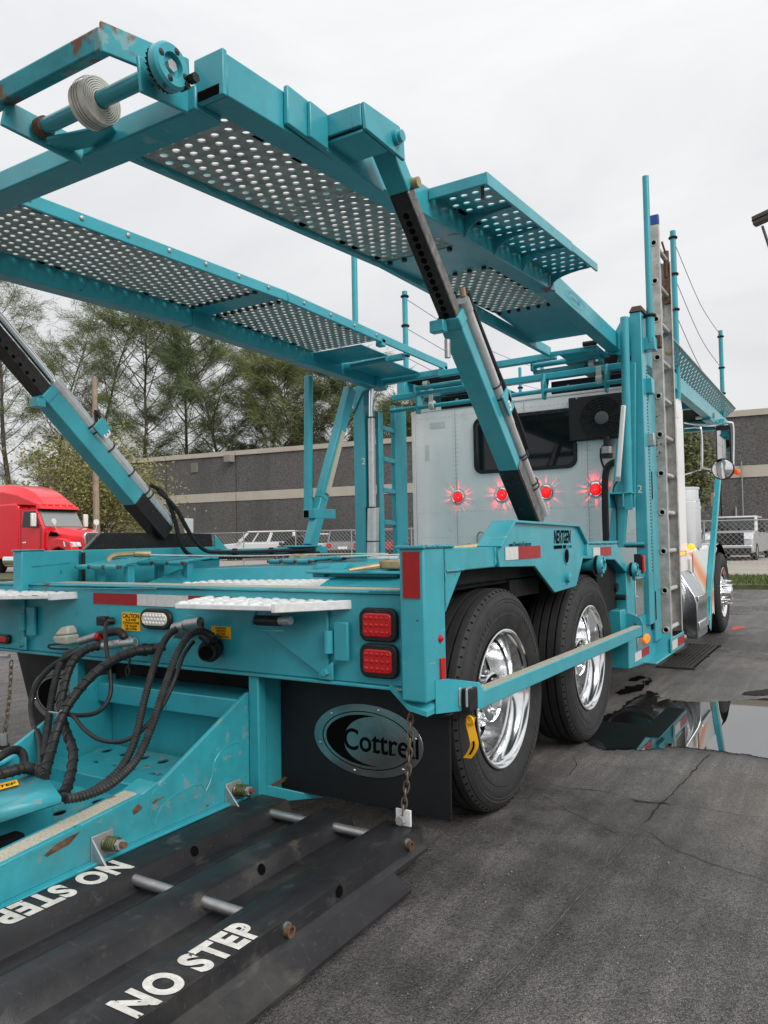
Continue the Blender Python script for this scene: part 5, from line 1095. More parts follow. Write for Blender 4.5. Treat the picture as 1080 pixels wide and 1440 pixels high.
o, c = hungroll(608,570,6.22,'small cream strap roll hanging on the winch shaft over the left corner of the sleeper'); m = MB(); m.box((c.x-.02,6.19,c.z), (c.x+.022,6.194,c.z+.15)); m.build('strap_tail', STRAP, o)
o, c = hungroll(843,534,6.22,'cream strap roll hanging on the winch shaft just left of the right mast'); m = MB(); m.box((c.x-.02,6.19,c.z), (c.x+.022,6.194,c.z+.19)); m.build('strap_tail', STRAP, o)
o, c = hungroll(599,540,6.05,'tiny cream strap roll on the upper roller above the left winch shaft', .03)
o, c = hungroll(832,511,6.05,'black printed strap roll on the upper roller under the right wheel track', .032); m = MB(); m.text('RC', (c.x-.02, c.y-.034, c.z-.03), (0,0,1), (-1,0,0), .04, .001, .01); m.build('lettering', INK, o, smooth=False)
# --- stakes and safety cables
def stake(px, ytop, ybot, x, label=None, collars=(), r=.028):
    a = P(px, ytop, X=x); b_ = P(px+ (ybot-ytop)*.03, ybot, X=x); m = MB(); m.cyl((x,a.y,b_.z), (x,a.y,a.z), r, 14); s_ = m.build('stake', TEAL, T)
    for cy in collars: q = P(px, cy, X=x); m = MB(); m.torus((x,a.y,q.z), (0,0,1), r+.004, .013, 16, 6); m.build('collar', BLACKST, s_)
    return a
rs = MB(); rs.cyl((1.345,6.1,2.78), (1.345,6.1,4.03), .025, 16); rs = rs.build('stake', TEAL, T)
pcyl('stake_socket', TEAL, (1.345,6.1,2.72), (1.345,6.1,2.93), .034, rs); m = MB(); m.torus((1.345,6.1,2.93), (0,0,1), .036, .014, 18, 6); m.build('collar', BLACKST, rs); pbox('socket_bracket', TEAL, (1.29,6.07,2.66), (1.38,6.17,2.76), rs)
pbox('latch', RUSTY, (1.35,6.2,2.70), (1.40,6.26,2.80), rs); pbox('latch', ZINC, (1.295,6.11,1.92), (1.345,6.17,2.02), rs); pbox('latch', TEAL, (1.295,6.10,2.33), (1.345,6.2,2.45), rs)
ra = stake(946,325,560,1.2,None,(334,383,431)); rb = stake(1013,465,585,1.2,None,(473,515,550))
l1 = stake(498,357,470,-1.2); l2 = stake(569,410,520,-1.2,None,(417,458,500))
l3 = stake(731,517,556,-.9,None,(545,),.02)
m = MB()
for (ya, yb) in ((338,471),(386,516),(434,555)):
    a = P(947,ya,X=1.2); b_ = P(1013,yb,X=1.2); m.tube(spline([a, a.lerp(b_,.5)+V((0,0,-.12)), b_], 8), .004, 4)
m.build('safety_cable', DULLAL, T)
m = MB()
for ya, dy in ((420,150),(461,150),(502,160)):
    a = P(570,ya,X=-1.2); b_ = V((-1.2,10.8,a.z-.0)); m.tube(spline([a, a.lerp(b_,.5)+V((0,0,-.10)), b_], 8), .004, 4)
m.build('safety_cable', DULLAL, T)
m = MB(); m.cyl((-1.2,10.8,2.8), (-1.2,10.8,3.85), .028, 12); m.build('stake', TEAL, T)
# --- over-cab deck
od = bpy.data.objects.new('cab_deck', None); COL.objects.link(od); od.parent = T; od.location = V((0,9,2.8))-ORG[T.name]; ORG[od.name] = V((0,9,2.8))
for sg in (1, -1):
    pbeam('deck_rail', TEAL, (1.16*sg,6.55,2.74), (1.16*sg,11.5,2.72), .09, .16, od)
    m = MB(); q0, q1 = (1.14*sg,6.9,2.84), (1.14*sg,11.5,2.81); m.perf(q0, (1.30*sg,6.9,2.99), q1, (1.30*sg,11.5,2.95), 3, 62, .022, .006, 8); m.build('slotted_flank', TEAL, od)
    pbeam('flank_edge', DULLAL, (1.305*sg,6.9,2.995), (1.305*sg,11.5,2.955), .016, .016, od, .003)
    pbox('deck_floor', UNDER, (min(.45*sg,1.13*sg),6.6,2.80), (max(.45*sg,1.13*sg),11.4,2.815), od)
pbox('cross_bearer', TEAL, (-1.1,11.3,2.66), (1.1,11.42,2.80), od); pbox('cross_bearer', TEAL, (-1.1,9.2,2.66), (1.1,9.3,2.80), od)
pcyl('roller', DULLAL, (1.0,10.2,2.70), (1.22,10.2,2.70), .035, od); pbox('roller_box', TEAL, (1.1,10.0,2.62), (1.2,10.35,2.66), od)
fs_ = pbeam('front_strut', TEAL, (1.235,9.00,.27), (1.235,10.75,2.70), .06, .08, None, up=(0,-.8,.5)); pbox('strut_foot', TEAL, (1.05,8.85,.24), (1.22,9.15,.36), fs_)
pbeam('strut_foot', TEAL, (1.268,8.98,.19), (1.268,9.15,.55), .012, .09, fs_, up=(0,-.8,.5))
m = MB(); a = P(1003,700,X=1.2); m.cyl((1.2,a.y,a.z-.10), (1.2,a.y,a.z+.06), .025, 10); m.build('amber_bulb_holder', BRASSZ, fs_)

# --- white sleeper
slp = MB(); hw_ = 1.168; prof = [(-hw_,.62),(hw_,.62)]
for k in range(9): t = k/8; prof.append((hw_*(1-2*t), 2.545+.045*math.sin(math.pi*t)))
slp.prism([(x,6.8,z) for x, z in prof], (0,1.58,0)); slp = slp.build('sleeper_body', WHITEP, T, bevel=.03)
m = MB()
for x in (-1.163, 1.163): m.beam((x,6.795,.65), (x,6.795,2.53), .035, .008, (0,-1,0))
m.beam((-1.15,6.796,2.525), (1.15,6.796,2.53), .02, .008, (0,-1,0)); m.build('edge_trim', DULLAL if False else WHITEM, slp, bevel=.003)
m = MB()
for x in (-.69, .03, .62):
    m.box((x-.0025,6.7985,.65), (x+.0025,6.7995,2.5))
m.build('panel_seam', mat('seam_grey', (.36,.36,.36), .6), slp, smooth=False)
m = MB(); rnd = random.Random(4)
for x in (-.71,-.67,.01,.05,.60,.64,-1.12,1.12):
    for k in range(44): m.lathe([(0,.0070),(.003,.005),(.004,.001)], (x,6.7995,.70+k*.042), (0,-1,0), 6)
for z in (1.5, 1.25, 2.45):
    for k in range(52): m.lathe([(0,.0070),(.003,.005),(.004,.001)], (-1.1+k*.043,6.7995,z), (0,-1,0), 6)
m.build('rivets', WHITEM, slp, kind='stuff')
m = MB(); m.box((-.97,6.797,2.34),(-.80,6.7992,2.40)); pg_ = mat('patch_grey', (.62,.62,.61), .5, noise=(9,.85,1.1)); m.build('grey_patch', pg_, slp, smooth=False); m = MB(); m.box((-1.03,6.7975,2.02),(-.985,6.7992,2.18)); m.build('grey_patch', pg_, slp, smooth=False)  # two flat grey rectangles on the rear panel
w0, w1 = P(670,658,Y=6.79), P(806,576,Y=6.79); cxw, czw = (w0.x+w1.x)/2, (w0.z+w1.z)/2-.02
m = MB(); m.prism(rrect(cxw, czw, w1.x-w0.x+.05, .55, .085, 6.7995), (0,-.018,0)); wf = m.build('rear_window', BLACKST, slp, bevel=.006)
m = MB(); m.prism(rrect(cxw, czw, w1.x-w0.x-.01, .49, .065, 6.783), (0,-.004,0)); m.build('window_glass', GLASS, slp, bevel=.002)
f0, f1 = P(801,621,Y=6.75), P(881,558,Y=6.75)
m = MB(); m.box((f0.x,6.74,f0.z), (f1.x+.02,6.7995,f1.z+.045)); m.build('fan_housing', mat('fan_plastic', (.012,.012,.013), .6), slp, bevel=.008)
c = P(846,588,Y=6.735); m = MB()
for r in (.185,.16,.135,.11,.085): m.torus((c.x,6.735,c.z), (0,1,0), r, .004, 40, 6)
for k in range(12): an = k*math.pi/6; m.tube([(c.x+.055*math.cos(an),6.733,c.z+.055*math.sin(an)), (c.x+.19*math.cos(an+.25),6.735,c.z+.19*math.sin(an+.25))], .004, 5)
m.build('fan_guard', BLACKST, slp); m = MB(); m.lathe([(0,.062),(.022,.055),(.028,.03),(.028,.001)], (c.x,6.735,c.z), (0,-1,0), 24); m.build('fan_hub', mat('fan_grey', (.10,.10,.105), .5), slp)
for dx, dz in ((-.22,.2),(.20,.2),(-.22,-.2)): m = MB(); m.lathe([(0,.010),(.004,.008),(.006,.001)], (c.x+dx,6.739,c.z+dz), (0,-1,0), 8); m.build('screw', ZINC, slp)
m = MB(); q = P(854,630,Y=6.74); m.cyl((q.x,6.73,q.z-.09), (q.x,6.73,q.z+.02), .048, 16); m.cyl((q.x,6.73,q.z+.02), (q.x,6.73,q.z+.10), .03, 10); m.build('drier_bottle', BLACKST, slp)
m = MB(); m.cyl((q.x,6.729,q.z-.05), (q.x,6.729,q.z+.01), .0492, 16); m.build('bottle_label', DULLAL, slp)
m = MB(); m.tube(spline([P(870,648,Y=6.76), P(856,655,Y=6.75), P(851,672,Y=6.75), P(851,720,Y=6.75), P(853,775,Y=6.75)], 8), .030, 8); m.tube(spline([P(845,630,Y=6.76), P(845,645,Y=6.76), P(850,660,Y=6.75)], 5), .010, 6); m.build('loom', HOSE, slp)
m = MB(); 
for dx in (-.02,.04): m.tube(spline([P(677,765,Y=6.77)+V((dx*2,0,0)), P(677,752,Y=6.76)+V((dx*2,0,0)), P(682,748,Y=6.74)+V((dx*2,0,0)), P(688,752,Y=6.76)+V((dx*2,0,0)), P(688,765,Y=6.77)+V((dx*2,0,0))], 5), .008, 6)
m.build('hook', ZINC, slp); m = MB(); q = P(660,767,Y=6.79); m.cyl((q.x,6.79,q.z), (q.x,6.77,q.z), .02, 8); m.build('valve', BRASSZ, slp)
# red marker lamps: faceted lens in a bright ring, each throwing a star of red on the panel
for px, py in ((643.5,699),(705.5,696),(767.5,692.5),(837.5,688.5)):
    c = P(px, py, Y=6.79); m = MB(); m.lathe([(0,.069),(.010,.068),(.016,.060),(.012,.052),(.0,.050)], (c.x,6.7985,c.z), (0,-1,0), 32); ml = m.build('marker_lamp', CHROME, T)
    m = MB(); m.lathe([(0,.051),(.014,.048),(.026,.034),(.031,.015),(.032,.001)], (c.x,6.7985,c.z), (0,-1,0), 20); m.build('lens', REDLIT, ml, smooth=False)
    ld = bpy.data.lights.new('marker_lamp_light', 'POINT'); ld.energy = (1.0, 1.3, .8, 1.2)[int(px) % 4]; ld.color = (1,.03,.05); ld.shadow_soft_size = .001; ld.use_nodes = True
    lo = bpy.data.objects.new('marker_lamp_light', ld); COL.objects.link(lo); lo.location = (c.x, 6.742, c.z)
    t_ = ld.node_tree; em = t_.nodes['Emission']; g_ = t_.nodes.new('ShaderNodeTexCoord'); sp = t_.nodes.new('ShaderNodeSeparateXYZ'); t_.links.new(g_.outputs['Normal'], sp.inputs[0])
    at = t_.nodes.new('ShaderNodeMath'); at.operation = 'ARCTAN2'; t_.links.new(sp.outputs[0], at.inputs[0]); t_.links.new(sp.outputs[2], at.inputs[1])
    cb = t_.nodes.new('ShaderNodeCombineXYZ'); t_.links.new(at.outputs[0], cb.inputs[0]); cb.inputs[1].default_value = px*.37
    ns = t_.nodes.new('ShaderNodeTexNoise'); ns.inputs['Scale'].default_value = 4.2; ns.inputs['Detail'].default_value = 1; t_.links.new(cb.outputs[0], ns.inputs['Vector'])
    mr = t_.nodes.new('ShaderNodeMapRange'); mr.inputs['From Min'].default_value = .50; mr.inputs['From Max'].default_value = .60; mr.inputs['To Min'].default_value = .05; mr.inputs['To Max'].default_value = 1.0; t_.links.new(ns.outputs['Fac'], mr.inputs[0])
    el = t_.nodes.new('ShaderNodeMath'); el.operation = 'ABSOLUTE'; t_.links.new(sp.outputs[1], el.inputs[0]); e2_ = t_.nodes.new('ShaderNodeMapRange'); e2_.interpolation_type = 'SMOOTHSTEP'; e2_.inputs['From Min'].default_value = .20; e2_.inputs['From Max'].default_value = .50; t_.links.new(el.outputs[0], e2_.inputs[0])
    gt = t_.nodes.new('ShaderNodeMath'); gt.operation = 'GREATER_THAN'; gt.inputs[1].default_value = 0; t_.links.new(sp.outputs[1], gt.inputs[0])
    mu = t_.nodes.new('ShaderNodeMath'); mu.operation = 'MULTIPLY'; t_.links.new(mr.outputs[0], mu.inputs[0]); t_.links.new(e2_.outputs[0], mu.inputs[1]); mu2 = t_.nodes.new('ShaderNodeMath'); mu2.operation = 'MULTIPLY'; t_.links.new(mu.outputs[0], mu2.inputs[0]); t_.links.new(gt.outputs[0], mu2.inputs[1]); t_.links.new(mu2.outputs[0], em.inputs['Strength'])
# sleeper side: vents, handle, base step
m = MB(); m.tube(spline([(1.172,7.45,1.62),(1.20,7.46,1.62),(1.205,7.5,1.58),(1.205,7.5,.98),(1.172,7.5,.95)], 6), .010, 8); m.build('grab_handle', DULLAL, slp)
m = MB(); m.box((1.1685,6.9,2.40),(1.172,8.1,2.46)); m.build('drip_rail', WHITEM, slp, bevel=.002)
pbox('cab', WHITEP, (-.8,8.4,.75), (.8,9.9,2.3), None, .08); m = MB(); m.frustum([(-1.165,7.3,2.5),(1.165,7.3,2.5),(1.165,8.375,2.5),(-1.165,8.375,2.5)], [(-1.1,7.6,2.66),(1.15,7.6,2.66),(1.15,8.37,2.70),(-1.1,8.37,2.70)]); m.build('roof_cap', WHITEP, slp, bevel=.02)

cb_ = MB(); cb_.frustum([(-.95,10.0,.8),(.95,10.0,.8),(.75,11.6,.75),(-.75,11.6,.75)], [(-.9,10.0,1.75),(.9,10.0,1.75),(.65,11.6,1.45),(-.65,11.6,1.45)]); cb_.build('hood', WHITEP, T, bevel=.06)
# fuel tank, step box with lights, air cleaner, fender
tkc = P(975,845,Y=8.2); m = MB(); m.cyl((.95,6.9,.60), (.95,7.88,.60), .30, 40); ft = m.build('fuel_tank', TANKM, T, bevel=.02)
for y in (7.05, 7.62): m = MB(); m.lathe([(-.035,.3005),(-.035,.307),(.035,.307),(.035,.3005)], (.95,y,.60), (0,1,0), 40); m.build('tank_strap', CHROME, ft)
m = MB(); m.prism([(1.325,7.90,.22),(1.325,7.90,.56),(1.30,7.90,.64),(1.13,7.90,.93),(.8,7.90,.95),(.8,7.90,.22)], (0,.55,0)); sx_ = m.build('step_box', TANKM, T, bevel=.01)
pbox('step_tread', CHROME, (1.30,7.91,.30), (1.34,8.44,.38), sx_); pbox('step_tread', CHROME, (1.28,7.91,.57), (1.338,8.44,.63), sx_)
m = MB(); m.cyl((.95,6.885,.60), (.95,6.9,.60), .24, 30); m.build('tank_end', CHROME, ft)
for a_ in (.5, 2.0): m = MB(); m.cyl((.95+.2*math.cos(a_),6.9,.60+.2*math.sin(a_)), (.95+.2*math.cos(a_),6.86,.60+.2*math.sin(a_)), .025, 10); m.build('tank_fitting', CHROME, ft)
m = MB(); m.cyl((1.05,7.2,.26), (1.22,7.75,.25), .03, 10); m.cyl((1.0,7.4,.22), (1.22,7.55,.23), .025, 10); m.build('drain_pipe', DULLAL, ft)
for k in range(5): m = MB(); m.lathe([(0,.018),(.01,.015),(.014,.001)], (1.172,7.62+k*.13,1.04), (1,0,0), 14); m.build('amber_marker', AMBERLIT, slp)
m = MB(); m.beam((1.16,7.2,1.04), (1.16,8.3,1.04), .02, .06); m.build('lamp_bar', CHROME, slp, bevel=.004)
a0 = P(977,765,X=1.10); m = MB(); yb_ = 8.85; zz0, zz1 = 1.08, 1.74
m.lathe([(zz0,.001),(zz0,.17),(zz1-.16,.17),(zz1-.14,.155),(zz1-.02,.155),(zz1,.15),(zz1,.001)], (1.06,yb_,0), (0,0,1), 40); ac = m.build('air_cleaner', CHROME, T)
for z in (1.16,1.26,1.52,1.60,1.73): m = MB(); m.lathe([(z-.012,.171 if z < 1.55 else .157),(z-.012,.178 if z < 1.55 else .166),(z+.012,.178 if z < 1.55 else .166),(z+.012,.171 if z < 1.55 else .157)], (1.06,yb_,0), (0,0,1), 40); m.build('band', CHROME, ac)
fd = MB(); pts = [(8.47,.28),(8.47,1.0),(8.58,1.09),(9.4,1.10),(10.0,1.12),(10.6,1.10),(11.05,.85),(11.05,.62)]
for k in range(9): an = math.radians(20+140*k/8); pts.append((10.4+.60*math.cos(an), .5+.58*math.sin(an)))
pts += [(9.80,.45),(9.72,.28)]
fd.prism([(1.20,y,z) for y, z in pts], (-.45,0,0)); fd = fd.build('front_fender', WHITEP, T, bevel=.03)
bl_ = ((.83,.74,.68),(.86,.62,.50),(.90,.46,.28),(.92,.32,.14),(.92,.26,.10),(.92,.32,.14),(.90,.46,.28),(.86,.62,.50),(.83,.74,.68))
for i in range(9):
    t0, t1 = i/9, (i+1)/9; za, zb, zc, zd = 1.08, .84, .70, .28
    m = MB(); m.add([(1.2025,8.475,za+(zb-za)*t0),(1.2025,8.475,za+(zb-za)*t1),(1.2025,9.77,zc+(zd-zc)*t1),(1.2025,9.77,zc+(zd-zc)*t0)], [(0,1,2,3)]); m.build('orange_stripe', mat('orange_fade', bl_[i], .35, coat=.3), fd, smooth=False)
q = P(974,772,X=1.2); m = MB(); m.lathe([(0,.035),(.02,.034),(.035,.02),(.04,.001)], (1.19,8.45,1.10), (.5,-1,0), 16); m.build('amber_turn_lamp', AMBERLIT, fd)
# mirror on bright tube arms
mr_ = bpy.data.objects.new('wing_mirror', None); COL.objects.link(mr_); mr_.parent = T; mr_.location = V((1.5,9.0,2.2))-ORG[T.name]; ORG[mr_.name] = V((1.5,9.0,2.2)); YM = 9.1
def q(x, y): return P(x, y, Y=YM)
m = MB(); m.tube(spline([q(962,594),q(990,598),q(1012,597),q(1026,594),q(1031,602),q(1031,655)], 6), .012, 8); m.tube(spline([q(962,602),q(980,601),q(986,607),q(987,655),q(982,661),q(962,667)], 6), .012, 8); m.tube(spline([q(986,658),q(1000,660),q(1012,660)], 4), .009, 6); m.build('mirror_arm', CHROME, mr_)
a, b_ = q(1006,599), q(1029,651); m = MB(); m.prism(rrect((a.x+b_.x)/2, (a.z+b_.z)/2, b_.x-a.x, a.z-b_.z, .03, YM), (0,.06,0)); m.build('mirror_housing', BLACKST, mr_, bevel=.006)
m = MB(); a, b_ = q(1008,606), q(1027,648); m.add([(a.x,YM-.007,b_.z),(b_.x,YM+.02-.027,b_.z),(b_.x,YM-.027+.02,a.z),(a.x,YM-.007,a.z)], [(0,1,2,3)]); m.build('mirror_glass', MIRROR, mr_, smooth=False)
c = q(1017,660); m = MB(); m.lathe([(.02,.11),(0,.112),(-.012,.105),(-.03,.06),(-.034,.001)], c+V((0,-.04,0)), (0.1,1,0), 28); m.build('convex_mirror', MIRROR, mr_); m = MB(); m.lathe([(.025,.001),(.025,.118),(-.004,.118),(-.004,.106)], c+V((0,-.04,0)), (0.1,1,0), 28); m.build('convex_housing', BLACKST, mr_)
c = q(1036,664); m = MB(); m.lathe([(0,.02),(.03,.034),(.06,.030),(.075,.001)], c+V((-.03,0,0)), (1,-.4,0), 14); m.build('amber_turn_lamp', mat('orange_lens', (.75,.10,.02), .2, 0, .5, emit=((1,.12,.02),.2)), mr_)

# ------------------------------------------------------------------ black moulded skid platforms hung beside the hitch
TOP = [(.392,.05),(.402,.136),(.410,.145),(.548,.145),(.555,.142),(.574,.096),(.584,.089),(.640,.089),(.644,.096),(.652,.096),(.656,.089),(.724,.089),(.732,.095),(.748,.141),(.756,.145),(.862,.145),(.870,.142),(.888,.096),(.896,.089),(1.016,.089),(1.024,.095),(1.040,.141),(1.048,.145),(1.190,.145),(1.197,.141),(1.203,.088),(1.208,.084),(1.216,.076),(1.222,.070)]
LOW = [(1.220,.071),(1.236,.060),(1.262,.042),(1.292,.026)]
Y0_, Y1_ = 1.115, 2.57
def skid(xf, label, loc, full):
    t = MB(); tp = [(xf(x), z) for x, z in TOP]; poly = tp + [(x, z-.014) for x, z in reversed(tp)]
    # a gently rounded front and back edge: three prisms would leave seams, so loft four sections
    vs = []; fs = []; n = len(poly)
    for y, dz in ((Y0_-.06,-.06),(Y0_-.01,-.012),(Y0_+.02,0),(Y1_-.012,0),(Y1_,-.006)): vs += [V((x, y, max(.012, z+dz*(1 if z > .11 else .5)))) for x, z in poly]
    for s_ in range(4):
        for i in range(n): fs.append((s_*n+i, s_*n+(i+1)%n, (s_+1)*n+(i+1)%n, (s_+1)*n+i))
    fs += [tuple(range(n-1,-1,-1)), tuple(range(4*n, 5*n))]; t.add(vs, fs); t = t.build('skid_platform', PAN, None, loc=loc, ang=28)
    tag(t, label, 'platform', 'black moulded skid platforms')
    m = MB(); lo = [(xf(x), z) for x, z in LOW]; m.prism([(x, Y0_, z) for x, z in lo]+[(x, Y0_, z-.010) for x, z in reversed(lo)], (0, 2.32-Y0_, 0)); m.build('lower_flange', PAN, t, ang=60)
    for y in (1.756, 2.457):
        m = MB(); m.cyl((xf(.54),y,.119), (xf(1.205),y,.119), .0175, 14); m.build('rod', DULLAL, t)
        m = MB(); m.lathe([(-.01,.010),(-.01,.0175),(.016,.0175),(.016,.012),(.0,.011),(.0,.001)], (xf(1.203),y,.112), (xf(1.262)-xf(1.26),0,0), 16); m.build('rod_end', RUSTY, t)
    if not full: return t
    for x, z, nx, nz in ((.565,.121,.91,.41),(.8795,.121,.92,.39),(1.2005,.118,.99,.12)):
        for y in (2.02,):
            m = MB(); m.lathe([(.0012,.001),(.0012,.0185)], (x,y,z), (nx,0,nz), 16); m.build('bolt_hole', INK, t, smooth=False)
    # stencilled lettering
    a = P(197,1437,Z=.145); b_ = P(360,1305,Z=.145); a2 = P(164,1407,Z=.145); L_ = b_.y-a.y; h = a.x-a2.x
    def stencil(org, xd, yd, L_, h):
        m = MB(); m.text('NO STEP', org, xd, yd, h/.74, .0012, .048, 'LEFT', 1.0, 1.12)
        ext = max((v-V(org)).dot(V(xd)) for v in m.v); k = L_/ext
        m.v = [V(org) + V(xd)*((v-V(org)).dot(V(xd))*k) + V(yd)*((v-V(org)).dot(V(yd))) + V((0,0,.0012)) for v in m.v]
        m.build('stencil_lettering', WHITEINK, t, smooth=False)
    stencil((1.190, a.y, .1455), (0,1,0), (-1,0,0), L_, .105)
    c0 = P(176,1212,Z=.145)
    stencil((.425, c0.y-.01, .1455), (0,-1,0), (1,0,0), L_, .108)
    return t
skid(lambda x: x, 'black moulded platform stencilled NO STEP lying under the right mud flap', (.85, 1.75, 0), True)
skid(lambda x: -.26-x-.12, 'far black moulded platform below the left hanging chain', (-1.15, 1.75, 0), False)
# chains
CHAINM = mat('chain_steel', (.17,.135,.105), .6, .5, .4, noise=(60,.4,1.5))
def chain(p0, p1, label, sag=.0):
    p0, p1 = V(p0), V(p1); t = thing('chain', p1, label, 'chain', 'chains holding up the skid platforms'); n = int((p1-p0).length/.031)
    for i in range(n):
        f = (i+.5)/n; c = p0.lerp(p1, f) + V((.012*math.sin(f*math.pi*1.0), 0, -sag*math.sin(f*math.pi))); d = (p1-p0).normalized()
        m = MB(); m.link(c, d, (1,.4,0) if i % 2 else (.4,-1,0), .042, .021, .0036); m.build('link', CHAINM, t)
    return t
ct = P(577,982,Y=2.53); cb_ = P(566,1147,Y=2.53)
ch_ = chain(ct, cb_, 'rusty chain hanging from the bumper in front of the lettered mud flap')
m = MB(); m.box((cb_.x-.032,2.532,.1455),(cb_.x+.034,2.542,.208)); m.build('chain_plate', WHITEM, ch_, bevel=.003); m = MB(); m.cyl((cb_.x,2.532,.172),(cb_.x,2.505,.172), .018, 6); m.build('bolt', ZINC, ch_)
m = MB(); m.torus(ct+V((0,0,.012)), (1,.3,0), .018, .006, 14, 6); m.build('shackle', RUSTY, ch_)
ct2 = P(16,930,Y=2.53); cb2 = P(6,1034,Y=2.42)
ch2 = chain(ct2, cb2, 'rusty chain hanging at the left end of the bumper beside the far mud flap'); m = MB(); m.cyl(cb2+V((0,0,-.05)), cb2+V((0,0,.01)), .02, 8); m.build('shackle', ZINC, ch2)
m = MB(); a = P(0,915,Y=2.5); m.tube(spline([a+V((-.08,0,0)), a+V((.03,-.03,-.02)), P(18,922,Y=2.5)+V((0,-.02,0))], 5), .012, 6); m.build('hook', ZINC, ch2)
# yellow tag on the guard bar socket
tg = MB(); pts = [P(663,1008,Y=2.70), P(661,1018,Y=2.70), P(665,1035,Y=2.70), P(667,1048,Y=2.70), P(663,1058,Y=2.70), P(657,1066,Y=2.70)]; dn = spline(pts, 4); vs = []
for p in dn: vs += [p+V((-.016,-.004,0)), p+V((.016,.004,0)), p+V((.016,.006,0)), p+V((-.016,-.002,0))]
tg.add(vs, [(i*4+k, i*4+(k+1)%4, (i+1)*4+(k+1)%4, (i+1)*4+k) for i in range(len(dn)-1) for k in range(4)]); to = tg.build('yellow_tag', YELTAG, None, loc=pts[0]); tag(to, 'curled yellow plastic tag tied to the near end of the side guard bar', 'tag')
m = MB(); m.torus(P(661,1013,Y=2.695), (.3,1,.1), .016, .005, 12, 6); m.build('tag_loop', YELTAG, to)
m = MB(); m.tube([p+V((0,-.0052,0)) for p in dn[10:18]], .004, 4); m.build('tag_print', INK, to)
# trailer tongue cover
yy = 1.62
ck = thing('trailer_coupler', P(40,1120,Y=yy), 'teal trailer coupler nose with a yellow label under the black hoses', 'trailer coupler')
def c3(x, y, Y): return P(x, y, Y=Y)
nose_t = [c3(-60,1118,1.55), c3(0,1104,1.62), c3(56,1085,1.80), c3(67,1092,1.80), c3(85,1121,1.62), c3(-60,1190,1.38)]
nose_t = [V((.50-.62,1.30,.36)), V((-.12,1.75,.39)), V((.02,1.86,.385)), V((.12,1.86,.375)), V((.20,1.76,.315)), V((.20,1.30,.30))]
# sloping nose: an upper plate, a sloping side and a pointed end
A, B, C_, D, E_, F_ = P(-80,1130,Y=1.50), P(0,1104,Y=1.66), P(57,1084,Y=1.80), P(66,1092,Y=1.80), P(86,1120,Y=1.66), P(86,1128,Y=1.66)
G, H2, I_ = P(0,1135,Y=1.52), P(0,1157,Y=1.52), P(-80,1190,Y=1.35); J = P(-80,1165,Y=1.35); K_ = P(50,1113,Y=1.64)
cv = MB(); back = V((-.45,.25,-.02)); cv.add([A,B,C_,D,E_,K_,G,J, F_,H2,I_], [(0,1,2,3,5,6,7),(3,4,5),(5,4,8,9,6),(6,9,10,7)]); cvo = cv.build('nose_cover', TEALR, ck, bevel=0, ang=20)
sol = cvo.modifiers.new('thickness', 'SOLIDIFY'); sol.thickness = .012; sol.offset = -1
a, b_, c, d = P(-30,1117,Y=1.58), P(27,1101,Y=1.70), P(29,1104,Y=1.69), P(-30,1126,Y=1.56)
lab = MB(); l0, l1, l2, l3 = [V(p)+V((.0,-.006,.006)) for p in (P(-40,1113,Y=1.585),P(26,1098,Y=1.70),P(29,1105,Y=1.665),P(-40,1123,Y=1.55))]; lab.add([l0,l1,l2,l3], [(0,1,2,3)]); lo_ = lab.build('warning_label', YEL, ck, smooth=False)
m = MB(); xd = (l2-l3).normalized(); yd = (l0-l3).normalized(); nr_ = xd.cross(yd).normalized(); m.text('NO STEP', l2+(l3-l2)*.06+yd*.012+nr_*.002, xd, yd, .034, .0, .02, 'RIGHT', 1.0); m.build('lettering', INK, ck, smooth=False)
pbox('tongue_beam', TEAL, (-.24,.9,.12), (.0,1.85,.30), ck, .01); pbox('coupler_block', UNDER, (-.30,1.1,.11), (.05,1.7,.2), ck, .01)
# hoses between bumper and coupler
def hose(pts, r, label, corr=False, wrap=False, fit=None, mt=HOSE, name='hose'):
    q_ = spline([P(x, y, Y=Y) for x, y, Y in pts], 10); L_ = sum((b_-a).length for a, b_ in zip(q_, q_[1:]))
    if corr:
        n = int(L_/.0065); acc = [0]
        for a, b_ in zip(q_, q_[1:]): acc.append(acc[-1]+(b_-a).length)
        pts_, rs_ = [], []; j = 0
        for i in range(n+1):
            s_ = L_*i/n
            while j < len(acc)-2 and acc[j+1] < s_: j += 1
            pts_.append(q_[j].lerp(q_[j+1], (s_-acc[j])/max(1e-6, acc[j+1]-acc[j]))); rs_.append(r if i % 2 else r*.80)
        m = MB(); m.tube(pts_, rs_, 12)
    else: m = MB(); m.tube(q_, r, 12)
    o = m.build(name, mt, None, loc=q_[0]); tag(o, label, 'hose', 'hoses from the bumper to the trailer coupler')
    if wrap:
        pts_ = []; n = len(q_); u = None
        for i in range(n*4-3):
            f = i/4; k = min(int(f), n-2); p = q_[k].lerp(q_[k+1], f-k); t_ = (q_[k+1]-q_[k]).normalized(); u = t_.orthogonal() if u is None else (u-t_*u.dot(t_)); u.normalize(); an = i*.42; pts_.append(p+(u*math.cos(an)+t_.cross(u)*math.sin(an))*(r*1.0))
        m = MB(); m.tube(pts_, .004, 5); m.build('spiral_wrap', HOSE, o)
    return o, q_
CORR = mat('conduit_plastic', (.020,.020,.021), .55, 0, .4, noise=(30,.6,1.8))
h1, q1 = hose([(262,884,2.48),(246,886,2.44),(232,900,2.38),(217,935,2.30),(203,985,2.20),(190,1040,2.10),(170,1080,2.0),(138,1108,1.88),(108,1121,1.78),(88,1121,1.70)], .0165, 'corrugated black conduit from the bumper socket nearest the white lamp, left of its twin', True, mt=CORR)
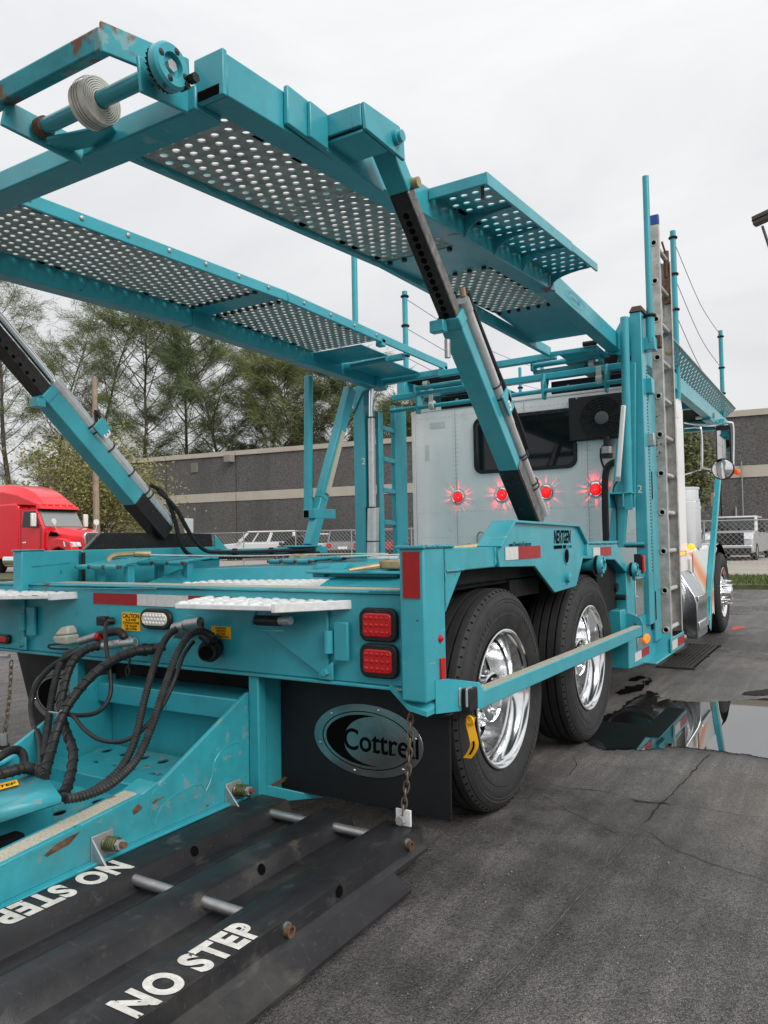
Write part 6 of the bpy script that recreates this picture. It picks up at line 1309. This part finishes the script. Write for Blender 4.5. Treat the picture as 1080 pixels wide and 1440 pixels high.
h2, q2 = hose([(300,895,2.46),(285,888,2.42),(268,892,2.37),(250,918,2.30),(232,965,2.20),(214,1020,2.10),(192,1068,2.0),(156,1103,1.86),(120,1119,1.76),(92,1124,1.69)], .0165, 'corrugated black conduit curving from the right bumper socket, right of its twin', True, mt=CORR)
h3, q3 = hose([(212,914,2.46),(190,916,2.40),(160,928,2.34),(128,952,2.26),(100,985,2.18),(84,1015,2.12),(72,1055,2.05),(62,1092,1.95)], .021, 'thick spiral wrapped hose sweeping down left from the bumper middle', wrap=True)
h4, q4 = hose([(142,908,2.42),(122,913,2.38),(103,930,2.33),(92,958,2.28),(86,995,2.22),(92,1025,2.16),(103,1058,2.06),(98,1095,1.95),(90,1118,1.85)], .019, 'spiral wrapped hose behind the silver coupling hanging straight down', wrap=True)
h5, q5 = hose([(150,876,2.47),(148,886,2.42),(150,915,2.36),(156,960,2.32),(152,985,2.29),(136,1002,2.25),(110,1006,2.22),(88,1003,2.2)], .010, 'thin black cable looping from the caution label to the tied hoses')
h6, q6 = hose([(272,902,2.45),(258,922,2.38),(246,955,2.3),(230,990,2.24),(208,1018,2.18),(190,1034,2.12),(168,1043,2.08),(140,1040,2.08),(118,1025,2.1),(104,1008,2.14),(92,1002,2.18)], .009, 'thin black cable sagging between the tied hoses and the twin conduits')
h7, q7 = hose([(112,912,2.44),(92,925,2.38),(70,940,2.34),(52,962,2.3),(44,988,2.27),(47,1015,2.22),(56,1042,2.14),(58,1080,2.0)], .014, 'thin hose bowing out furthest left beside the far mud flap')
h8, q8 = hose([(100,915,2.43),(84,935,2.36),(76,965,2.3),(70,1000,2.24),(66,1030,2.18),(62,1065,2.05)], .018, 'short corrugated conduit hidden among the left hoses', True, mt=CORR)
h9, q9 = hose([(-20,1078,1.7),(0,1064,1.75),(14,1056,1.8),(26,1055,1.85),(33,1064,1.85),(34,1082,1.82)], .017, 'short hose arching at the left edge above the coupler nose')
h10, q10 = hose([(-20,1092,1.62),(10,1086,1.68),(35,1080,1.74),(52,1084,1.78),(62,1094,1.76)], .020, 'wrapped hose lying along the top of the coupler nose', wrap=True)
m = MB(); m.torus(P(84,1003,Y=2.17), (0,.3,1), .045, .004, 16, 5); m.tube(spline([P(82,1003,Y=2.12), P(78,1010,Y=2.12), P(86,999,Y=2.12)], 4), .004, 5); m.build('cable_tie', DULLAL, h3)
# couplings and sockets on the bumper
soc = []
def socket(px, py, r, mt, axis, L_, name='hose_socket'):
    c = P(px, py, Y=YB-.002); m = MB(); d = V(axis).normalized(); m.cyl(c, c+d*L_, r, 16); m.cyl(c+d*L_*.55, c+d*L_*.75, r*1.2, 16); o = m.build(name, mt, T); return o, c
o, c = socket(270,888,.026, DULLAL, (-.5,-1,-.0), .09); m = MB(); m.cyl(P(246,884,Y=2.47), P(262,880,Y=2.46), .026, 14); m.cyl(P(262,878,Y=2.46), P(282,875,Y=2.46), .024, 14); m.build('coupling', DULLAL, o); m = MB(); m.cyl(P(282,876,Y=2.46), P(284,888,Y=2.46), .014, 8); m.build('rusty_cap', RUSTY, o)
o, c = socket(304,910,.042, BLACKST, (.35,-1,-.1), .10); m = MB(); m.cyl(c+V((.035,-.10,-.01)), c+V((.037,-.105,-.0105)), .030, 16); m.build('socket_mouth', INK, o); m = MB(); m.beam(c+V((.0,-.02,.05)), c+V((.06,-.08,.06)), .05, .012); m.build('socket_lid', BLACKST, o, bevel=.003)
m = MB(); m.cyl(P(286,892,Y=2.47), P(300,903,Y=2.47), .028, 14); m.build('coupling', BLACKST, o)
o, c = socket(190,905,.030, ZINC, (-.2,-1,0), .05); m = MB(); m.cyl(P(190,903,Y=2.47), P(142,909,Y=2.42), .017, 14); m.cyl(P(170,905,Y=2.45), P(155,907,Y=2.43), .021, 12); m.build('silver_coupling', DULLAL, o); m = MB(); m.torus(P(180,944,Y=2.52), (.3,1,0), .022, .005, 14, 6); m.tube([P(184,918,Y=2.53), P(181,936,Y=2.52)], .005, 6); m.build('hanging_ring', BLACKST, o)
o, c = socket(218,912,.026, BLACKST, (-.3,-1,0), .08); m = MB(); m.cyl(P(218,912,Y=2.47), P(232,908,Y=2.5), .022, 12); m.build('coupling', BLACKST, o)
o, c = socket(160,873,.018, BLACKST, (-.4,-1,0), .05); m = MB(); m.box(c+V((-.06,-.06,-.02)), c+V((0,-.02,.025))); m.build('plug', BLACKST, o, bevel=.006)
# glass bulb pressure gladhand with red dust cap, left
o, c = socket(104,893,.035, BLACKST, (-.2,-1,0), .04); m = MB(); cc = P(95,893,Y=2.46); m.frustum([cc+V(v) for v in ((-.055,-.035,-.045),(.035,-.035,-.045),(.035,.04,-.045),(-.055,.04,-.045))], [cc+V(v) for v in ((-.070,-.04,-.005),(.045,-.04,.005),(.045,.04,.005),(-.070,.04,-.005))]); m.frustum([cc+V(v) for v in ((-.066,-.036,-.004),(.043,-.036,.006),(.043,.036,.006),(-.066,.036,-.004))], [cc+V(v) for v in ((-.03,-.022,.040),(.032,-.022,.050),(.032,.022,.050),(-.03,.022,.040))]); m.build('valve_dome', mat('pale_valve_plastic', (.40,.39,.33), .3), o, bevel=.010)
m = MB(); m.cyl(P(112,902,Y=2.46), P(138,894,Y=2.48), .020, 12); m.build('gladhand', DULLAL, o); m = MB(); m.cyl(P(136,897,Y=2.465), P(142,895,Y=2.47), .021, 12); m.build('red_cap', REFR, o)
m = MB(); m.tube(spline([P(140,893,Y=2.48), P(165,888,Y=2.5), P(174,895,Y=2.5), P(174,903,Y=2.52)], 5), .020, 10); m.build('elbow_hose', HOSE, o)
m = MB(); m.tube(spline([P(96,913,Y=2.5), P(72,912,Y=2.49), P(70,907,Y=2.49), P(96,906,Y=2.5)], 5), .005, 6); m.build('latch_loop', BLACKST, o)
# webbing straps and ratchets on the deck
def ribbon(pts, wd, th, nm, mt, label=None, parent=None):
    q_ = spline(pts, 6); m = MB(); vs = []
    for i, p in enumerate(q_):
        d = (q_[min(i+1,len(q_)-1)]-q_[max(i-1,0)]); d.z = 0; d.normalize(); s_ = V((-d.y,d.x,0)); vs += [p+s_*wd/2, p-s_*wd/2, p-s_*wd/2+V((0,0,th)), p+s_*wd/2+V((0,0,th))]
    m.add(vs, [(i*4+k, i*4+(k+1)%4, (i+1)*4+(k+1)%4, (i+1)*4+k) for i in range(len(q_)-1) for k in range(4)]); o = m.build(nm, mt, parent, loc=(q_[0] if parent is None else None))
    if label: tag(o, label, 'strap', 'webbing straps lying on the lower deck')
    return o
s1_ = ribbon([V((-.95,3.15,1.165)), V((-.75,3.8,1.14)), V((-.62,4.5,1.135)), V((-.55,5.2,1.12))], .05, .006, 'wheel_strap', STRAP, 'cream webbing strap with a pale hook at the far left of the deck')
m = MB(); m.tube(spline([V((-1.06,2.95,1.13)), V((-1.06,2.98,1.165)), V((-1.02,3.05,1.175)), V((-.97,3.12,1.175))], 5), .016, 8); m.cyl((-.99,3.08,1.175),(-.94,3.16,1.172), .02, 10); m.build('strap_hook', BRASSZ, s1_)
s2_ = ribbon([V((-.55,4.15,1.115)), V((-.35,4.6,1.12)), V((.0,5.3,1.12)), V((.3,6.0,1.12))], .05, .006, 'wheel_strap', STRAP, 'long cream webbing strap running forward along the middle of the deck')
m = MB(); m.tube(spline([V((-.60,4.05,1.09)), V((-.60,4.08,1.13)), V((-.56,4.14,1.13)), V((-.52,4.2,1.11))], 5), .015, 8); m.cyl((-.57,4.12,1.11),(-.50,4.22,1.112), .024, 10); m.build('strap_hook', BRASSZ, s2_)
s3_ = ribbon([V((.86,2.98,1.12)), V((.93,3.12,1.15)), V((1.03,3.3,1.165)), V((1.13,3.5,1.15)), V((1.17,3.6,1.12))], .11, .008, 'ratchet_strap', STRAP, 'wide white ratchet strap with a brass buckle beside the right corner post')
m = MB(); m.box((.82,2.9,1.10),(.93,2.99,1.14)); m.build('buckle', BRASSZ, s3_, bevel=.008); m = MB(); m.cyl((.82,2.9,1.115),(.74,2.78,1.10), .016, 10, .007); m.build('hook', BRASSZ, s3_)
m = MB(); m.tube(spline([V((.90,2.98,1.13)), V((.95,3.12,1.16)), V((1.04,3.3,1.175))], 5), .006, 5); m.build('edge_stripe', INK, s3_)
s4_ = ribbon([V((.22,4.9,1.13)), V((.35,5.2,1.16)), V((.6,5.5,1.15)), V((.95,5.7,1.14))], .09, .008, 'ratchet_strap', STRAP, 'tan ratchet strap with a brass hook in front of the step ladder mast')
m = MB(); m.tube(spline([V((.14,4.75,1.10)), V((.18,4.8,1.15)), V((.25,4.9,1.16)), V((.4,5.1,1.175))], 5), .026, 8); m.build('hook', BRASSZ, s4_)

# ------------------------------------------------------------------ aluminium ladder strapped upright to the right mast
ld_ = thing('ladder', (1.30, 6.75, .40), 'tall weathered aluminium ladder standing upright on the right mast', 'ladder')
pbox('ladder_rest', TEAL, (1.20,5.90,.27), (1.36,6.98,.285)); eb = pbox('ladder_tray', TEAL, (1.352,6.42,.28), (1.362,6.98,.40)); 
m = MB(); m.prism([(1.20,6.35,.285),(1.36,6.44,.285),(1.36,6.44,.44),(1.20,6.35,.44)], (0,.012,0)); m.build('tray_end', TEAL, eb); tape(eb, (1.3630,6.45,.305), (0,1,0), (0,0,1), [.22,.29], .07, 'w')
LT = 3.80
for y, sg in ((6.50,1),(6.98,-1)):
    top = LT if sg > 0 else 3.62; r_ = MB(); x0, x1 = 1.268, 1.352
    r_.box((x0,y-.006,.40), (x1,y+.006,top)); r_.box((x0,y,.40), (x0+.006,y+.032*sg,top)) if sg > 0 else r_.box((x0,y-.032,.40), (x0+.006,y,top)); r_.box((x1-.006,min(y,y+.032*sg),.40), (x1,max(y,y+.032*sg),top)); r_ = r_.build('rail', LADAL, ld_, bevel=.002)
    if sg > 0:
        m = MB(); m.box((x0-.002,y-.009,LT-.01), (x1+.002,y+.035,LT+.075)); m.build('end_cap', BLUE, r_, bevel=.006)
        for k in range(11):
            z = .46+k*.318; m = MB(); m.torus((1.31,y-.0065,z), (0,1,0), .023, .006, 16, 6); m.build('rung_collar', LADAL, r_); m = MB(); m.lathe([(0,.001),(0,.020)], (1.31,y-.0068,z), (0,-1,0), 14); m.build('rung_bore', INK, r_, smooth=False)
        for dz in (.28,.34):
            for dx in (-.018,.018): m = MB(); m.lathe([(0,.006),(.003,.001)], (1.31+dx,y-.0065,LT-dz), (0,-1,0), 8); m.build('rivet', ZINC, r_)
        for z, n in ((2.02,7),):
            for k in range(14): m = MB(); rx = random.uniform(-.03,.03); m.lathe([(0,random.uniform(.003,.008)),(.002,.001)], (1.31+rx,y-.0066,1.86+random.random()*.36), (0,-1,0), 7); m.build('grease_spot', INK, r_)
    else:
        m = MB(); m.box((1.29,y-.03,3.25), (1.345,y+.03,3.48)); m.cyl((1.315,y-.01,3.48),(1.315,y-.01,3.72), .025, 8); m.cyl((1.30,y-.10,3.78),(1.32,y,3.66), .010, 6); m.build('pulley_lock', RUSTY, r_, bevel=.004)
        m = MB(); m.lathe([(-.0075,.034),(-.010,.030),(-.010,.001)], (1.315,y,2.83), (0,1,0), 16); m.build('washer', BRASSZ, r_)
for k in range(11):
    z = .46+k*.318; m = MB(); m.cyl((1.31,6.506,z), (1.31,6.974,z), .020, 12); m.build('rung', LADAL, ld_)

# ------------------------------------------------------------------ red semi truck beyond the deck, left
def ring_loft(m, secs):
    n = len(secs[0]); vs = [p for s_ in secs for p in s_]; fs = [(i*n+k, i*n+(k+1)%n, (i+1)*n+(k+1)%n, (i+1)*n+k) for i in range(len(secs)-1) for k in range(n)]
    fs += [tuple(range(n-1,-1,-1)), tuple(range((len(secs)-1)*n, len(secs)*n))]; m.add(vs, fs); return m
def sect(x, hw, z0, z1, r=.12, top=None):
    tw = hw if top is None else top
    return [(x,-hw,z0),(x,hw,z0),(x,hw,z1-r*2),(x,tw-.0,z1-r),(x,tw-r,z1),(x,-tw+r,z1),(x,-tw,z1-r),(x,-hw,z1-r*2)]
rd = thing('semi_truck', (0,0,0), 'shiny red semi truck with a white edged grille behind the left side rail', 'truck')
bp_ = lambda m, n, mt, **k: m.build(n, mt, rd, **k)
m = MB(); ring_loft(m, [sect(-3.3,1.15,.7,3.15), sect(-1.35,1.15,.7,3.15), sect(-1.2,1.10,.7,3.0)]); bp_(m, 'sleeper_body', REDP, bevel=.04)
m = MB(); ring_loft(m, [sect(-3.3,1.12,3.05,3.92,.16,.95), sect(-2.2,1.12,3.05,3.95,.18,.95), sect(-1.3,1.10,3.02,3.78,.18,.90), sect(-.7,1.05,2.98,3.52,.16,.85), sect(-.25,1.0,2.95,3.2,.08,.8), sect(-.05,.95,2.94,3.02,.02,.85)]); bp_(m, 'roof_fairing', REDP, bevel=.03)
m = MB(); ring_loft(m, [sect(-1.22,1.08,.8,2.98,.10,1.0), sect(-.55,1.08,.8,2.96,.10,.98), sect(-.2,1.06,.8,2.90,.08,.95), sect(.28,1.06,.8,2.02,.05,1.0)]); bp_(m, 'cab_body', REDP, bevel=.03)
m = MB(); m.add([(-.185,-.93,2.82),(-.185,.93,2.82),(.27,.98,2.06),(.27,-.98,2.06),(-.155,-.93,2.84),(-.155,.93,2.84),(.305,.98,2.06),(.305,-.98,2.06)], [(0,1,2,3),(7,6,5,4),(0,4,5,1),(1,5,6,2),(2,6,7,3),(3,7,4,0)]); bp_(m, 'windshield', mat('pale_windshield', (.22,.25,.25), .1, 0, .7))
m = MB(); m.frustum([(-.20,-1.02,2.80),(.10,-1.02,2.80),(.10,1.02,2.80),(-.20,1.02,2.80)], [(-.30,-1.0,2.98),(.02,-1.0,2.94),(.02,1.0,2.94),(-.30,1.0,2.98)]); bp_(m, 'sun_visor', REDP, bevel=.02)
m = MB(); m.box((-.12,-.96,2.74),(.06,.96,2.80)); bp_(m, 'visor_shade', INK)
for y in (-.7,-.35,0,.35,.7): m = MB(); m.lathe([(0,.035),(.03,.02),(.035,.001)], (.05,y,2.945), (.2,0,1), 8); bp_(m, 'roof_marker', AMBER)
m = MB(); ring_loft(m, [sect(.26,.98,1.1,2.05,.10,.85), sect(1.0,.88,1.1,1.98,.12,.72), sect(1.7,.72,1.05,1.86,.12,.6), sect(2.05,.58,1.0,1.74,.08,.52)]); bp_(m, 'hood', REDP, bevel=.03)
m = MB(); m.prism([(2.06,-.50,.8),(2.06,.50,.8),(2.06,.56,1.66),(2.06,.46,1.78),(2.06,-.46,1.78),(2.06,-.56,1.66)], (.05,0,0)); gr_ = bp_(m, 'grille', CHROME, bevel=.02)
m = MB(); m.prism([(2.111,-.42,.85),(2.111,.42,.85),(2.111,.47,1.60),(2.111,.40,1.68),(2.111,-.40,1.68),(2.111,-.47,1.60)], (.004,0,0)); m.build('grille_mesh', mat('grille_grey', (.10,.10,.10), .4, .6), gr_)
for k in range(5): m = MB(); m.box((2.115,-.36+k*.18-.012,.87),(2.125,-.36+k*.18+.012,1.66)); m.build('grille_bar', CHROME, gr_)
for sg in (1,-1):
    m = MB(); pts = [(.55,.75),(.6,1.25),(.85,1.52),(1.2,1.58),(1.6,1.50),(1.95,1.35),(2.05,1.0),(2.0,.7)]
    for k in range(7): an = math.radians(-5+190*k/6); pts.append((1.25+.62*math.cos(an), .55+.62*math.sin(an)))
    m.prism([(x,1.16*sg,z) for x, z in pts], (0,-.42*sg,0)); bp_(m, 'front_fender', REDP, bevel=.05)
    m = MB(); m.frustum([(1.55,.75*sg,1.18),(2.03,.62*sg,1.18),(2.0,1.12*sg,1.18),(1.6,1.172*sg,1.18)], [(1.5,.78*sg,1.42),(1.98,.65*sg,1.38),(1.93,1.10*sg,1.38),(1.55,1.172*sg,1.42)]); hl_ = bp_(m, 'headlight', CHROME, bevel=.02)
    for k in range(2): m = MB(); m.lathe([(0,.085),(.02,.07),(.022,.001)], (2.01-.05*k,(.80+.18*k)*sg,1.29), (1,.3*sg,0), 14); m.build('bulb', WHITEN, hl_)
    m = MB(); m.prism([(.52,1.02*sg,1.64),(1.02,.955*sg,1.62),(1.0,.95*sg,1.78),(.62,1.0*sg,1.84)], (0,.02*sg,0)); bp_(m, 'hood_vent', INK, bevel=.01)
    m = MB(); m.prism([(-1.0,1.082*sg,2.05),(-.05,1.082*sg,2.0),(.0,1.082*sg,2.1),(-.22,1.07*sg,2.72),(-.9,1.07*sg,2.72)], (0,.012*sg,0)); bp_(m, 'side_window', CARGLASS, bevel=.01)
    m = MB(); sq = [(-1.08,.95),(-1.08,2.8),(-.25,2.8),(.05,2.1),(.12,1.9),(.12,1.2),(-.05,.95)]; m.tube([(x,1.084*sg,z) for x, z in sq+sq[:1]], .012, 4); bp_(m, 'door_seam', mat('red_seam', (.20,.004,.008), .4) if 'red_seam' not in bpy.data.materials else bpy.data.materials['red_seam'])
    m = MB(); m.box((-.98,1.08*sg-.02,1.35),(-.78,1.08*sg+.04,1.43)); bp_(m, 'door_handle', CHROME, bevel=.02)
    m = MB(); m.box((-.02,1.36*sg-.12,2.05),(.10,1.36*sg+.12,2.62)); mi_ = bp_(m, 'wing_mirror', WHITEM, bevel=.04); m = MB(); m.tube([(-.1,1.05*sg,2.12),(.02,1.36*sg,2.1)], .025, 6); m.tube([(-.1,1.05*sg,2.6),(.02,1.36*sg,2.58)], .025, 6); m.build('mirror_arm', INK, mi_)
    m = MB(); m.tube(spline([(1.05,.9*sg,1.72),(1.02,1.08*sg,2.0),(.95,1.12*sg,2.2)], 4), .012, 5); hm = bp_(m, 'hood_mirror', CHROME); m = MB(); m.lathe([(-.04,.001),(-.04,.13),(.0,.13),(.05,.08),(.06,.001)], (.95,1.12*sg,2.24), (-1,.2*sg,0), 18); m.build('mirror_shell', WHITEM, hm)
    m = MB(); m.lathe([(-.15,.3),(-.15,.5),(.12,.5),(.15,.45),(.15,.3)], (1.25,.98*sg,.5), (0,sg,0), 28, True); wh_ = bp_(m, 'wheel', RUBBER); m = MB(); m.lathe([(.1,.3),(.12,.28),(.08,.15),(.16,.12),(.17,.001)], (1.25,.98*sg,.5), (0,sg,0), 24); m.build('rim', CHROME, wh_)
    m = MB(); m.lathe([(-.25,.3),(-.25,.5),(.25,.5),(.25,.3)], (-2.9,.95*sg,.5), (0,sg,0), 28, True); bp_(m, 'wheel', RUBBER)
    m = MB(); m.cyl((-2.1,.9*sg,.65),(-.9,.9*sg,.65), .3, 20); bp_(m, 'fuel_tank', CHROME)
m = MB(); m.box((-4.2,-.5,.6),(1.8,.5,.9)); bp_(m, 'frame', UNDER)
m = MB(); m.box((1.95,-1.15,.35),(2.25,1.15,.75)); bp_(m, 'bumper', CHROME, bevel=.06)
m = MB(); m.box((-.6,1.085,2.83),(-.5,1.10,2.90)); m.box((-.6,-1.10,2.83),(-.5,-1.085,2.90)); bp_(m, 'side_lamp', INK)
rd.location = (P(98,760,Y=0).x*0, 0, 0)
def ground_at(px, dist):
    d = CAM_AXES @ V((px-540, 0, -FOC)); d.z = 0; d = d/ d.dot(CAM_AXES @ V((0,0,-1))); p = CAM_POS + d*dist; p.z = 0; return p
rd.location = ground_at(84, 33); rd.rotation_euler = (0,0,math.radians(5))

# ------------------------------------------------------------------ parked cars behind the fence
def carpaint(n, c): return mat(n, c, .25, .0, .5, coat=.5)
PW, PG, PD, PR = carpaint('white_car_paint', (.66,.67,.68)), carpaint('grey_car_paint', (.20,.20,.205)), carpaint('dark_car_paint', (.035,.038,.045)), carpaint('maroon_car_paint', (.28,.03,.035))
PLAST = mat('black_plastic', (.02,.02,.021), .6)
def car(name, label, cat, px, off, rz, paint, kind, L_=4.7, W_=1.9, H_=1.75, base=.09):
    p = along(px, off); t = thing(name, (0,0,0), label, cat, None); hw = W_/2; hl = L_/2; belt = H_*.60; hood = H_*(.57 if kind != 'pickup' else .64)
    def b_(m, n, mt, parent=None, **k): return m.build(n, mt, parent or t, **k)
    prof = [(-hl,.35),(-hl+.06,.32),(hl-.06,.32),(hl,.40),(hl,hood*.70),(hl-.12,hood*.95),(hl-1.25,hood+.04),(hl-1.3,belt),(-hl+.05,belt),(-hl,belt-.1)]
    m = MB(); m.prism([(x,-hw,z) for x, z in prof], (0,W_,0)); body = b_(m, 'body', paint, bevel=.09)
    x0, x1, r0, r1 = {'suv': (-hl+.05, hl-1.15, -hl+.35, hl-1.85), 'pickup': (-hl+1.75, hl-1.45, -hl+1.95, hl-2.35), 'cap': (-hl+.03, hl-1.3, -hl+.15, hl-2.0), 'sedan': (-hl+.6, hl-1.2, -hl+1.35, hl-2.05)}[kind]
    tw = hw-.17
    m = MB(); m.frustum([(x0,-hw+.03,belt-.02),(x1,-hw+.03,belt-.02),(x1,hw-.03,belt-.02),(x0,hw-.03,belt-.02)], [(r0,-tw,H_),(r1,-tw,H_),(r1,tw,H_),(r0,tw,H_)]); b_(m, 'roof', paint, bevel=.06)
    lerp = lambda a, c, f: a+(c-a)*f
    def quadwin(n, pts): m = MB(); c = sum((V(q) for q in pts), V())/4; nrm = (V(pts[1])-V(pts[0])).cross(V(pts[3])-V(pts[0])).normalized(); m.prism(pts, nrm*.012); m2 = MB(); m2.v = [v-nrm*.004 for v in m.v]; m2.f = m.f; b_(m2, n, CARGLASS)
    f0, f1 = .10, .86
    def cp(fx, fz, s_):  # on the cabin side
        xb = lerp(x0, x1, fx); xt = lerp(r0, r1, fx); return (lerp(xb, xt, fz), s_*lerp(hw-.03, tw, fz), lerp(belt-.02, H_, fz))
    wins = {'suv': ((.04,.30),(.33,.62),(.65,.93)), 'pickup': ((.06,.46),(.51,.92)), 'cap': ((.05,.44),(.50,.72),(.75,.93)), 'sedan': ((.1,.48),(.52,.92))}[kind]
    for s_ in (1,-1):
        for a, c in wins:
            q = [cp(a,f0,s_), cp(c,f0,s_), cp(c,f1,s_), cp(a,f1,s_)]; quadwin('side_window', q if s_ < 0 else q[::-1])
    def endw(x_, r_, s_):
        q = [(lerp(x_,r_,.1), -lerp(hw-.03,tw,.1)+.12, lerp(belt-.02,H_,.1)), (lerp(x_,r_,.1), lerp(hw-.03,tw,.1)-.12, lerp(belt-.02,H_,.1)), (lerp(x_,r_,.9), lerp(hw-.03,tw,.9)-.10, lerp(belt-.02,H_,.9)), (lerp(x_,r_,.9), -lerp(hw-.03,tw,.9)+.10, lerp(belt-.02,H_,.9))]
        return q if s_ > 0 else q[::-1]
    quadwin('windshield', endw(x1, r1, 1)); quadwin('rear_window', endw(x0, r0, -1))
    for s_ in (1,-1):
        for x in (hl-.95, -hl+.95):
            m = MB(); m.lathe([(-.22,.2),(-.22,.36),(-.0,.37),(.02,.34),(.02,.24)], (x, s_*hw, .36), (0,s_,0), 24, True); w_ = b_(m, 'wheel', RUBBER); m = MB(); m.lathe([(.0,.24),(.015,.2),(.01,.001)], (x, s_*hw, .36), (0,s_,0), 20); m.build('rim', DULLAL, w_)
        m = MB(); m.prism([(hl-.10, s_*(hw-.02), hood*.72),(hl+.005, s_*(hw-.08), hood*.72),(hl+.01, s_*(hw-.46), hood*.74),(hl-.02, s_*(hw-.46), hood*.90),(hl-.12, s_*(hw-.04), hood*.92)], (.015,0,0)); b_(m, 'headlight', CHROME)
        m = MB(); m.box((-hl-.012, min(s_*(hw-.30), s_*(hw-.04)), belt*.68), (-hl+.03, max(s_*(hw-.30), s_*(hw-.04)), belt*.92)); b_(m, 'tail_light', REDL, bevel=.01)
        m = MB(); m.box((x1-.35, min(s_*(hw+.0), s_*(hw+.22)), belt+.02), (x1-.22, max(s_*hw, s_*(hw+.22)), belt+.22)); b_(m, 'wing_mirror', paint if kind != 'pickup' else PLAST, bevel=.03)
    m = MB(); m.box((hl-.02, -hw+(.45 if kind != 'pickup' else .34), hood*(.58 if kind != 'pickup' else .52)), (hl+.03, hw-(.45 if kind != 'pickup' else .34), hood*(.90 if kind != 'pickup' else .95))); gl = b_(m, 'grille', PLAST, bevel=.02)
    if kind == 'pickup':
        for z in (.66,.75): m = MB(); m.box((hl+.031, -hw+.40, hood*z-.012), (hl+.042, hw-.40, hood*z+.012)); m.build('grille_bar', PLAST, gl)
    m = MB(); m.box((hl-.05, -hw+.04, .52 if kind == 'pickup' else .36), (hl+.06, hw-.04, hood*.50+.04)); b_(m, 'bumper', CHROME if kind == 'pickup' else PLAST, bevel=.04)
    if kind == 'pickup': m = MB(); m.box((hl-.04, -hw+.08, .26), (hl+.05, hw-.08, .515)); b_(m, 'air_dam', PLAST, bevel=.02)
    m = MB(); m.box((-hl-.06, -hw+.04, .36), (-hl+.05, hw-.04, .62)); b_(m, 'bumper', PLAST, bevel=.04)
    m = MB(); m.box((-hl-.014, -.27, belt*.62), (-hl-.002, .27, belt*.62+.14)); b_(m, 'plate', WHITEN)
    t.location = (p.x, p.y, base); t.rotation_euler = (0,0,rz); return t
wa = math.atan2(wd.y, wd.x)
car('pickup_truck', 'white crew cab pickup with a dark grille behind the fence beside the mirror', 'pickup', 1040, 7, math.atan2(-.998,-.05), carpaint('silver_car_paint', (.52,.53,.54)), 'pickup', 5.7, 2.0, 1.93)
car('pickup_truck', 'white pickup with a canopy parked behind the fence near the ramp arm foot', 'pickup', 366, 10, math.radians(205), PW, 'cap', 5.2, 1.9, 1.86)
car('sedan', 'low dark car behind the fence left of the teal brace', 'car', 424, 10, wa+math.pi-.3, PD, 'sedan', 4.6, 1.8, 1.50)
car('suv', 'small white car nose out behind the fence beside the grey SUV', 'car', 454, 10, math.atan2(-.8,.3)+.4, PW, 'suv', 3.9, 1.75, 1.62)
car('suv', 'grey SUV showing its tailgate left of the chrome lift cylinder', 'car', 487, 10, math.atan2(1,-.55), PG, 'suv', 4.6, 1.9, 1.78)
car('suv', 'maroon and glass SUV seen through the teal mast steps', 'car', 546, 10, math.atan2(1,-.35), PR, 'suv', 4.6, 1.9, 1.74)
